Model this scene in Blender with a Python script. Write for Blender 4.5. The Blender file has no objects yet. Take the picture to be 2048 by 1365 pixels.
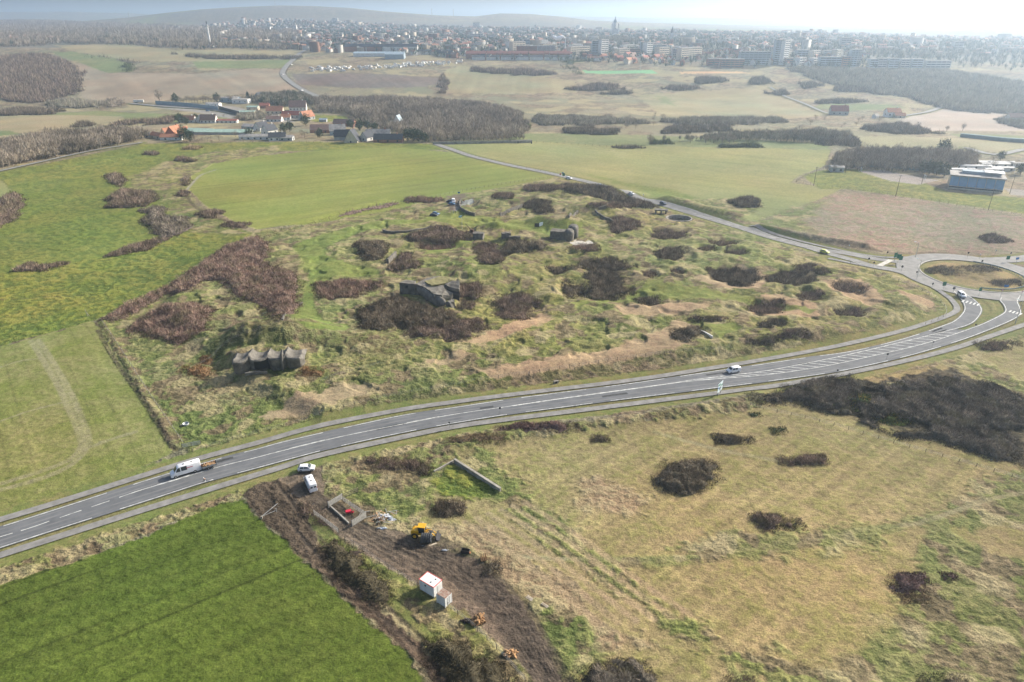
import bpy, bmesh, math, random
import numpy as np
from mathutils import Vector
R = math.radians
scene = bpy.context.scene
COL = scene.collection
rnd = random.Random(7)
rng = np.random.default_rng(11)

# ---------------------------------------------------------------- camera, sky, sun, exposure
CAM_H = 100.0
PITCH = R(25.26)
FPX = 1365.0
cam_d = bpy.data.cameras.new("camera")
cam_d.lens = 24.0; cam_d.sensor_width = 36.0; cam_d.clip_start = 1.0; cam_d.clip_end = 40000.0
cam = bpy.data.objects.new("camera", cam_d); COL.objects.link(cam)
cam.location = (0, 0, CAM_H); cam.rotation_euler = (R(90) - PITCH, 0, 0)
scene.camera = cam

SUN_AZ = R(58)      # to the right of the view direction (+Y), towards +X
SUN_EL = R(29)
world = bpy.data.worlds.new("World"); scene.world = world; world.use_nodes = True
wn = world.node_tree.nodes; wl = world.node_tree.links
wn.clear()
sky = wn.new("ShaderNodeTexSky"); sky.sky_type = 'NISHITA'; sky.sun_disc = False
sky.sun_elevation = SUN_EL; sky.sun_rotation = SUN_AZ
sky.air_density = 1.0; sky.dust_density = 5.0; sky.ozone_density = 1.5; sky.altitude = 100
bg = wn.new("ShaderNodeBackground"); bg.inputs[1].default_value = 0.125
wo = wn.new("ShaderNodeOutputWorld")
wl.new(sky.outputs[0], bg.inputs[0]); wl.new(bg.outputs[0], wo.inputs[0])
sd = bpy.data.lights.new("sun", 'SUN'); sd.energy = 5.0; sd.angle = R(0.53); sd.color = (1.0, 0.925, 0.80)
sun = bpy.data.objects.new("sun", sd); COL.objects.link(sun)
sv = Vector((math.sin(SUN_AZ) * math.cos(SUN_EL), math.cos(SUN_AZ) * math.cos(SUN_EL), math.sin(SUN_EL)))
sun.rotation_euler = sv.to_track_quat('Z', 'Y').to_euler(); sun.location = (200, 100, 300)
scene.view_settings.view_transform = 'Standard'; scene.view_settings.look = 'None'
scene.view_settings.exposure = 0.58; scene.view_settings.gamma = 1.0
scene.render.engine = 'CYCLES'
scene.cycles.use_denoising = True
scene.cycles.max_bounces = 5; scene.cycles.diffuse_bounces = 2; scene.cycles.glossy_bounces = 2
scene.cycles.volume_bounces = 1; scene.cycles.transparent_max_bounces = 6
scene.cycles.caustics_reflective = False; scene.cycles.caustics_refractive = False

# ---------------------------------------------------------------- noise
def _h(ix, iy, s):
    n = (ix.astype(np.int64) * 374761393 + iy.astype(np.int64) * 668265263 + s * 1274126177) & 0xFFFFFFFF
    n = ((n ^ (n >> 13)) * 1274126177) & 0xFFFFFFFF
    n = (n ^ (n >> 16)) & 0xFFFFFFFF
    return n / 4294967295.0
def vn(x, y, s=0):
    x = np.asarray(x, float); y = np.asarray(y, float)
    ix = np.floor(x); iy = np.floor(y); fx = x - ix; fy = y - iy
    fx = fx * fx * (3 - 2 * fx); fy = fy * fy * (3 - 2 * fy)
    a = _h(ix, iy, s); b = _h(ix + 1, iy, s); c = _h(ix, iy + 1, s); d = _h(ix + 1, iy + 1, s)
    return (a + (b - a) * fx) * (1 - fy) + (c + (d - c) * fx) * fy
def fbm(x, y, o=4, s=0):
    t = 0; a = 1; n = 0
    for i in range(o):
        # rotate every octave to hide the lattice
        ca, sa = math.cos(1.1 * i + .5), math.sin(1.1 * i + .5)
        t = t + a * vn(x * ca - y * sa, x * sa + y * ca, s + i * 17); n += a; a *= .5; x = x * 2; y = y * 2
    return t / n
def sstep(a, b, x):
    t = np.clip((x - a) / (b - a), 0, 1); return t * t * (3 - 2 * t)

# ---------------------------------------------------------------- base relief
cp, sp = math.cos(PITCH), math.sin(PITCH)
def ray(px, py):
    cx = (px - 1024.0) / FPX; cy = (682.5 - py) / FPX
    return np.array([cx, cp + cy * sp, -sp + cy * cp])          # world direction of a picture point
def ridge_table(pts, Y):
    us, zs = [], []
    for px, py in pts:
        d = ray(px, py); t = Y / d[1]; us.append(d[0] * t / Y); zs.append(CAM_H + d[2] * t)
    return np.array(us), np.array(zs)
RG1 = ridge_table([(-200,52),(0,47),(150,44),(250,36),(330,26),(400,19),(480,14),(560,11),(620,12),(700,16),(780,24),(880,31),(950,33),(1000,27),(1060,28),(1120,33),(1180,41),(1250,45),(1400,49),(1600,54),(1800,60),(2100,60)], 4600)
RG2 = ridge_table([(-200,25),(0,25),(120,24),(260,27),(400,36),(900,36),(1100,33),(1300,36),(1500,37),(1600,35),(1680,37),(1750,39),(1810,33),(1900,35),(2100,36),(2300,36)], 9000)
RG3 = ridge_table([(1500,110),(1700,104),(1800,86),(1850,74),(1900,63),(1980,53),(2048,47),(2300,40)], 3300)
YK = np.array([-500, 0, 640, 760, 900, 1060, 1180, 1350, 1600, 2500, 3500, 5000, 14000.])
ZK = np.array([0, 0, 0, -5, -7, -3, 8, 24, 42, 50, 54, 50, 40.])
def zb(X, Y):
    X = np.asarray(X, float); Y = np.asarray(Y, float)
    z = np.interp(Y, YK, ZK)
    z = z + sstep(400, 900, Y) * (fbm(X / 260., Y / 260., 2, 5) - .5) * 9
    u = X / np.maximum(Y, 300.)
    far = Y > 1500
    if np.any(far):
        r1 = np.interp(u, *RG1); z = z + (np.maximum(r1, z) - z) * np.exp(-((Y - 4600) / 900.) ** 2)
        r2 = np.interp(u, *RG2); z = z + (np.maximum(r2, z) - z) * sstep(5600, 9000, Y)
        r3 = np.interp(u, *RG3); z = z + (np.maximum(r3, z) - z) * np.exp(-((Y - 3300) / 600.) ** 2) * sstep(.42, .5, u)
    # wooded dark slope to the right beyond the fields
    return z
_T = np.concatenate([np.linspace(60, 420, 240), np.geomspace(422, 16000, 420)])
FEAT = []   # local relief: functions (X, Y) -> dz
def zt(X, Y):
    z = zb(X, Y)
    for f in FEAT: z = z + f(X, Y)
    return z
def P(px, py, h=0.0, fn=None):
    """ground point seen at a place of the picture (h: height above the ground)"""
    d = ray(px, py); fn = fn or zt
    d = d / np.linalg.norm(d)
    x = d[0] * _T; y = d[1] * _T; z = CAM_H + d[2] * _T - h
    g = fn(x, y); below = np.nonzero(z <= g)[0]
    if len(below) == 0: i = len(_T) - 1; return (float(x[i]), float(y[i]), float(g[i]))
    i = below[0]
    if i == 0: return (float(x[0]), float(y[0]), float(g[0]))
    a = (z[i-1] - g[i-1]); b = (g[i] - z[i]); k = a / (a + b + 1e-9)
    X = x[i-1] + (x[i] - x[i-1]) * k; Y = y[i-1] + (y[i] - y[i-1]) * k
    return (float(X), float(Y), float(fn(np.array([X]), np.array([Y]))[0]))
def W(poly, h=0.0, fn=None): return np.array([P(x, y, h, fn)[:2] for x, y in poly])
def gz(x, y): return float(zt(np.array([x], float), np.array([y], float))[0])

def sdist(poly, X, Y):
    """signed distance to a polygon, positive inside"""
    n = len(poly); ins = np.zeros(X.shape, bool); dm = np.full(X.shape, 1e18)
    for i in range(n):
        x0, y0 = poly[i]; x1, y1 = poly[(i + 1) % n]
        dx, dy = x1 - x0, y1 - y0
        t = np.clip(((X - x0) * dx + (Y - y0) * dy) / (dx * dx + dy * dy + 1e-12), 0, 1)
        dm = np.minimum(dm, (X - x0 - t * dx) ** 2 + (Y - y0 - t * dy) ** 2)
        c = ((y0 > Y) != (y1 > Y))
        with np.errstate(divide='ignore', invalid='ignore'):
            xi = (x1 - x0) * (Y - y0) / (y1 - y0 + 1e-18) + x0
        ins ^= c & (X < xi)
    return np.where(ins, 1, -1) * np.sqrt(dm)
def ldist(line, X, Y):
    """distance to a polyline"""
    dm = np.full(X.shape, 1e18)
    for i in range(len(line) - 1):
        x0, y0 = line[i][:2]; x1, y1 = line[i + 1][:2]
        dx, dy = x1 - x0, y1 - y0
        t = np.clip(((X - x0) * dx + (Y - y0) * dy) / (dx * dx + dy * dy + 1e-12), 0, 1)
        dm = np.minimum(dm, (X - x0 - t * dx) ** 2 + (Y - y0 - t * dy) ** 2)
    return np.sqrt(dm)
def smooth(pts, step=2.0):
    """Catmull-Rom through world points, resampled evenly"""
    p = np.array([q[:2] for q in pts], float)
    p = np.vstack([2 * p[0] - p[1], p, 2 * p[-1] - p[-2]]); out = []
    for i in range(1, len(p) - 2):
        for t in np.linspace(0, 1, 12, endpoint=False):
            a, b, c, d = p[i-1], p[i], p[i+1], p[i+2]
            out.append(.5 * ((2*b) + (-a+c)*t + (2*a-5*b+4*c-d)*t*t + (-a+3*b-3*c+d)*t**3))
    out.append(p[-2]); out = np.array(out)
    s = np.concatenate([[0], np.cumsum(np.hypot(*np.diff(out, axis=0).T))])
    n = max(2, int(s[-1] / step) + 1); q = np.linspace(0, s[-1], n)
    return np.stack([np.interp(q, s, out[:, 0]), np.interp(q, s, out[:, 1])], 1)
def offset(line, d):
    t = np.gradient(line, axis=0); t /= np.hypot(t[:, 0], t[:, 1])[:, None] + 1e-9
    return line + np.stack([-t[:, 1], t[:, 0]], 1) * d          # positive: to the left of the direction

# ---------------------------------------------------------------- mesh + object helpers
def link(name, me, mat=None, parent=None, loc=None):
    o = bpy.data.objects.new(name, me); COL.objects.link(o)
    if mat is not None and me is not None: me.materials.append(mat)
    if parent is not None: o.parent = parent
    if loc is not None: o.location = loc
    return o
def np_mesh(name, V, F, cols=None, smooth_=False):
    V = np.asarray(V, np.float32); F = np.asarray(F, np.int32); k = F.shape[1]
    me = bpy.data.meshes.new(name)
    me.vertices.add(len(V)); me.vertices.foreach_set("co", V.ravel())
    me.loops.add(F.size); me.loops.foreach_set("vertex_index", F.ravel())
    me.polygons.add(len(F)); me.polygons.foreach_set("loop_start", np.arange(0, F.size, k, dtype=np.int32))
    if smooth_: me.polygons.foreach_set("use_smooth", np.ones(len(F), bool))
    me.update(calc_edges=True)
    if cols is not None:
        c = np.ones((len(V), 4), np.float32); c[:, :cols.shape[1]] = cols
        a = me.color_attributes.new("col", 'FLOAT_COLOR', 'POINT'); a.data.foreach_set("color", c.ravel())
    return me
class MB:
    """collects boxes, tubes and prisms; one build() = one mesh object"""
    def __init__(s): s.v = []; s.f = []
    def add(s, v, f):
        b = len(s.v); s.v += [tuple(q) for q in v]; s.f += [tuple(i + b for i in t) for t in f]; return s
    def box(s, c, d, rz=0.0, tilt=0.0, ax=0):
        hx, hy, hz = d[0] / 2, d[1] / 2, d[2] / 2; ca, sa = math.cos(rz), math.sin(rz); ct, st = math.cos(tilt), math.sin(tilt); v = []
        for x, y, z in [(-1,-1,-1),(1,-1,-1),(1,1,-1),(-1,1,-1),(-1,-1,1),(1,-1,1),(1,1,1),(-1,1,1)]:
            x *= hx; y *= hy; z *= hz
            if tilt:
                if ax == 0: y, z = y * ct - z * st, y * st + z * ct
                else: x, z = x * ct + z * st, -x * st + z * ct
            v.append((c[0] + x * ca - y * sa, c[1] + x * sa + y * ca, c[2] + z))
        return s.add(v, [(0,3,2,1),(4,5,6,7),(0,1,5,4),(1,2,6,5),(2,3,7,6),(3,0,4,7)])
    def tube(s, a, b, r0, r1=None, n=8):
        r1 = r0 if r1 is None else r1
        a = Vector(a); b = Vector(b); d = (b - a).normalized()
        u = d.orthogonal().normalized(); w = d.cross(u); v = []
        for c, r in ((a, r0), (b, r1)):
            for i in range(n):
                t = 2 * math.pi * i / n; v.append(c + (u * math.cos(t) + w * math.sin(t)) * r)
        f = [(i, (i + 1) % n, n + (i + 1) % n, n + i) for i in range(n)]
        f += [tuple(range(n))[::-1], tuple(range(n, 2 * n))]
        return s.add(v, f)
    def prism(s, prof, z0, z1):
        """outline in x-y extruded in z"""
        n = len(prof); v = [(x, y, z0) for x, y in prof] + [(x, y, z1) for x, y in prof]
        return s.add(v, [(i, (i + 1) % n, n + (i + 1) % n, n + i) for i in range(n)] + [tuple(range(n))[::-1], tuple(range(n, 2 * n))])
    def side(s, prof, y0, y1):
        """outline in x-z extruded in y"""
        n = len(prof); v = [(x, y0, z) for x, z in prof] + [(x, y1, z) for x, z in prof]
        return s.add(v, [(i, (i + 1) % n, n + (i + 1) % n, n + i)[::-1] for i in range(n)] + [tuple(range(n)), tuple(range(n, 2 * n))[::-1]])
    def loft(s, rings, cap=True):
        n = len(rings[0]); b = len(s.v); f = []
        v = [q for r in rings for q in r]
        for j in range(len(rings) - 1):
            for i in range(n):
                f.append((j*n+i, j*n+(i+1) % n, (j+1)*n+(i+1) % n, (j+1)*n+i))
        if cap: f += [tuple(range(n))[::-1], tuple(range((len(rings)-1)*n, len(rings)*n))]
        return s.add(v, f)
    def mesh(s, name, sm=False):
        me = bpy.data.meshes.new(name); me.from_pydata([tuple(map(float, q)) for q in s.v], [], s.f); me.update()
        if sm: me.polygons.foreach_set("use_smooth", np.ones(len(me.polygons), bool))
        return me
    def build(s, name, mat, parent=None, sm=False, bevel=0.0, loc=None):
        o = link(name, s.mesh(name, sm), mat, parent, loc)
        if bevel:
            m = o.modifiers.new("bevel", 'BEVEL'); m.width = bevel; m.segments = 2; m.limit_method = 'ANGLE'; m.angle_limit = R(30)
        return o
def tag(o, label=None, cat=None, group=None, kind=None):
    if label: o["label"] = label
    if cat: o["category"] = cat
    if group: o["group"] = group
    if kind: o["kind"] = kind
    return o
def empty(name, loc, rz=0.0, label=None, cat=None, group=None):
    o = bpy.data.objects.new(name, None); COL.objects.link(o); o.location = loc; o.rotation_euler = (0, 0, rz); o.empty_display_size = .5
    return tag(o, label, cat, group)
def copy_tree(o, parent=None):
    c = o.copy(); COL.objects.link(c)
    if parent is not None: c.parent = parent
    for ch in [q for q in COL.objects if q.parent == o]: copy_tree(ch, c)
    return c

# ---------------------------------------------------------------- materials
def nmat(name, col, rough=0.8, var=0.15, scale=1.5, bump=0.0, bscale=None, metal=0.0, spec=0.3, coord='Object', stretch=None, col2=None):
    m = bpy.data.materials.new(name); m.use_nodes = True; nt = m.node_tree; N = nt.nodes; L = nt.links
    b = N["Principled BSDF"]; b.inputs['Roughness'].default_value = rough; b.inputs['Metallic'].default_value = metal
    b.inputs['Specular IOR Level'].default_value = spec
    tc = N.new("ShaderNodeTexCoord"); src = tc.outputs[coord]
    if stretch:
        mp = N.new("ShaderNodeMapping"); mp.inputs['Scale'].default_value = stretch; L.new(src, mp.inputs[0]); src = mp.outputs[0]
    nz = N.new("ShaderNodeTexNoise"); nz.inputs['Scale'].default_value = scale; nz.inputs['Detail'].default_value = 6; nz.inputs['Roughness'].default_value = .65
    L.new(src, nz.inputs['Vector'])
    mx = N.new("ShaderNodeMix"); mx.data_type = 'RGBA'
    c2 = col2 or tuple(max(0, c * (1 - 2 * var)) for c in col[:3]); c1 = tuple(min(1, c * (1 + var)) for c in col[:3]) if not col2 else col
    mx.inputs['A'].default_value = (*c2[:3], 1); mx.inputs['B'].default_value = (*c1[:3], 1)
    rp = N.new("ShaderNodeMapRange"); rp.inputs['From Min'].default_value = .35; rp.inputs['From Max'].default_value = .65
    L.new(nz.outputs['Fac'], rp.inputs['Value']); L.new(rp.outputs[0], mx.inputs['Factor']); L.new(mx.outputs['Result'], b.inputs['Base Color'])
    if bump:
        n2 = N.new("ShaderNodeTexNoise"); n2.inputs['Scale'].default_value = bscale or scale * 6; n2.inputs['Detail'].default_value = 5; L.new(src, n2.inputs['Vector'])
        bp = N.new("ShaderNodeBump"); bp.inputs['Strength'].default_value = bump; bp.inputs['Distance'].default_value = .15
        L.new(n2.outputs['Fac'], bp.inputs['Height']); L.new(bp.outputs[0], b.inputs['Normal'])
    return m
def attr_mat(name, rough=0.95, noise=0.35, scale=1.2, bump=0.0, bscale=3.0, bdist=.3, fine=0.0, spec=.15):
    """colour comes from the mesh's own colour attribute, broken up by noise"""
    m = bpy.data.materials.new(name); m.use_nodes = True; nt = m.node_tree; N = nt.nodes; L = nt.links
    b = N["Principled BSDF"]; b.inputs['Roughness'].default_value = rough; b.inputs['Specular IOR Level'].default_value = spec
    at = N.new("ShaderNodeAttribute"); at.attribute_name = "col"
    ge = N.new("ShaderNodeNewGeometry")
    nz = N.new("ShaderNodeTexNoise"); nz.inputs['Scale'].default_value = scale; nz.inputs['Detail'].default_value = 8; nz.inputs['Roughness'].default_value = .7
    L.new(ge.outputs['Position'], nz.inputs['Vector'])
    if fine:
        n3 = N.new("ShaderNodeTexNoise"); n3.inputs['Scale'].default_value = fine; n3.inputs['Detail'].default_value = 4; n3.inputs['Roughness'].default_value = .8
        L.new(ge.outputs['Position'], n3.inputs['Vector']); ad = N.new("ShaderNodeMath"); ad.operation = 'MULTIPLY_ADD'; ad.inputs[1].default_value = .62
        hf = N.new("ShaderNodeMath"); hf.operation = 'MULTIPLY'; hf.inputs[1].default_value = .38; L.new(nz.outputs['Fac'], hf.inputs[0]); L.new(n3.outputs['Fac'], ad.inputs[0]); L.new(hf.outputs[0], ad.inputs[2]); fo = ad.outputs[0]
    else: fo = nz.outputs['Fac']
    mr = N.new("ShaderNodeMapRange"); mr.inputs['From Min'].default_value = .36 if fine else .3; mr.inputs['From Max'].default_value = .64 if fine else .7
    mr.inputs['To Min'].default_value = 1 - noise; mr.inputs['To Max'].default_value = 1 + noise
    L.new(fo, mr.inputs['Value'])
    vm = N.new("ShaderNodeVectorMath"); vm.operation = 'SCALE'
    L.new(at.outputs['Color'], vm.inputs[0]); L.new(mr.outputs[0], vm.inputs['Scale']); L.new(vm.outputs[0], b.inputs['Base Color'])
    if bump:
        n2 = N.new("ShaderNodeTexNoise"); n2.inputs['Scale'].default_value = bscale; n2.inputs['Detail'].default_value = 6; n2.inputs['Roughness'].default_value = .6
        L.new(ge.outputs['Position'], n2.inputs['Vector'])
        bp = N.new("ShaderNodeBump"); bp.inputs['Strength'].default_value = 1.0; bp.inputs['Distance'].default_value = bdist
        ml = N.new("ShaderNodeMath"); ml.operation = 'MULTIPLY'; L.new(n2.outputs['Fac'], ml.inputs[0]); L.new(at.outputs['Alpha'], ml.inputs[1])
        L.new(ml.outputs[0], bp.inputs['Height']); L.new(bp.outputs[0], b.inputs['Normal'])
    return m
# ---------------------------------------------------------------- local relief (placed on the base relief)
def P0(px, py): return P(px, py, 0, zb)
def mound(px, py, rx, ry, h, rot=0.0, flat=1.0):
    x0, y0, _ = P0(px, py); c, s = math.cos(rot), math.sin(rot)
    def f(X, Y):
        a = ((X - x0) * c + (Y - y0) * s) / rx; b = (-(X - x0) * s + (Y - y0) * c) / ry
        return h * np.exp(-(a * a + b * b) ** flat)
    FEAT.append(f)
def bank(pts, w, h):
    ln = np.array([P0(*q)[:2] for q in pts])
    x0, y0 = ln.min(0) - 4 * w; x1, y1 = ln.max(0) + 4 * w
    def f(X, Y):
        X = np.asarray(X, float); Y = np.asarray(Y, float); o = np.zeros(X.shape); k = (X > x0) & (X < x1) & (Y > y0) & (Y < y1)
        if k.any(): o[k] = h * np.exp(-(ldist(ln, X[k], Y[k]) / w) ** 2)
        return o
    FEAT.append(f)
def plateau(pts, a, b, h):
    pl = np.array([P0(*q)[:2] for q in pts]); x0, y0 = pl.min(0) + a; x1, y1 = pl.max(0) - a
    def f(X, Y):
        X = np.asarray(X, float); Y = np.asarray(Y, float); o = np.zeros(X.shape); k = (X > x0) & (X < x1) & (Y > y0) & (Y < y1)
        if k.any(): o[k] = h * sstep(a, b, sdist(pl, X[k], Y[k]))
        return o
    FEAT.append(f)
plateau([(640,848),(860,795),(1100,757),(1300,727),(1480,708),(1700,683),(1850,635),(1868,605),(1700,545),(1500,485),(1330,440),(1150,385),(900,405),(700,455),(520,490),(330,600),(300,640),(420,720),(520,800)], -1.0, 6.0, 2.2)
mound(556, 682, 17, 9.5, 5.4, .1, 1.8)
mound(540, 722, 14, 4.2, 1.8, .1, 2.5)
mound(690, 690, 16, 8, 1.6, -.2)
mound(960, 545, 20, 16, 3.2, 0, 1.3)
mound(1085, 412, 9, 9, 3.0); mound(1190, 388, 26, 9, 3.6, -.1, 1.3); mound(1185, 428, 16, 7, 2.6, -.2)
mound(1000, 410, 22, 12, 2.0, -.2, 1.5); mound(1112, 456, 15, 8, 4.6, 0, 1.8); mound(988, 466, 8, 5, 2.6); mound(1025, 470, 10, 5, 1.6)
bank([(1338, 402), (1400, 420), (1470, 436)], 7, 3.2); bank([(1520, 458), (1620, 478), (1730, 496)], 4, 2.6)
bank([(905, 893), (1050, 868), (1200, 848), (1400, 818), (1515, 796)], 3.2, 1.3)
bank([(470, 478), (600, 446), (760, 404)], 5, 1.0)
bank([(205, 640), (260, 740), (345, 885)], 1.3, .5)

_sp = np.array([P0(*q)[:2] for q in [(300,640),(520,490),(700,455),(905,400),(1150,378),(1330,435),(1500,485),(1700,540),(1860,600),(1840,635),(1700,683),(1480,708),(1300,725),(1100,755),(860,792),(640,835),(480,800),(400,760)]])
def _rough(X, Y):
    X = np.asarray(X, float); Y = np.asarray(Y, float); o = np.zeros(X.shape); k = (X > _sp[:, 0].min()) & (X < _sp[:, 0].max()) & (Y > _sp[:, 1].min()) & (Y < _sp[:, 1].max())
    if k.any():
        x, y = X[k], Y[k]; n = fbm(x / 9., y / 9., 3, 41); h_ = sstep(.60, .72, fbm(x / 7., y / 7., 2, 47))
        o[k] = ((n - .5) * 2.0 - h_ * .7) * sstep(2, 9, sdist(_sp, x, y))
    return o
FEAT.append(_rough)
_px, _py, _ = P0(1358, 437)
FEAT.append(lambda X, Y: -2.6 * (1 - sstep(6.3, 7.6, np.hypot(X - _px, (Y - _py) / .95))))
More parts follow.
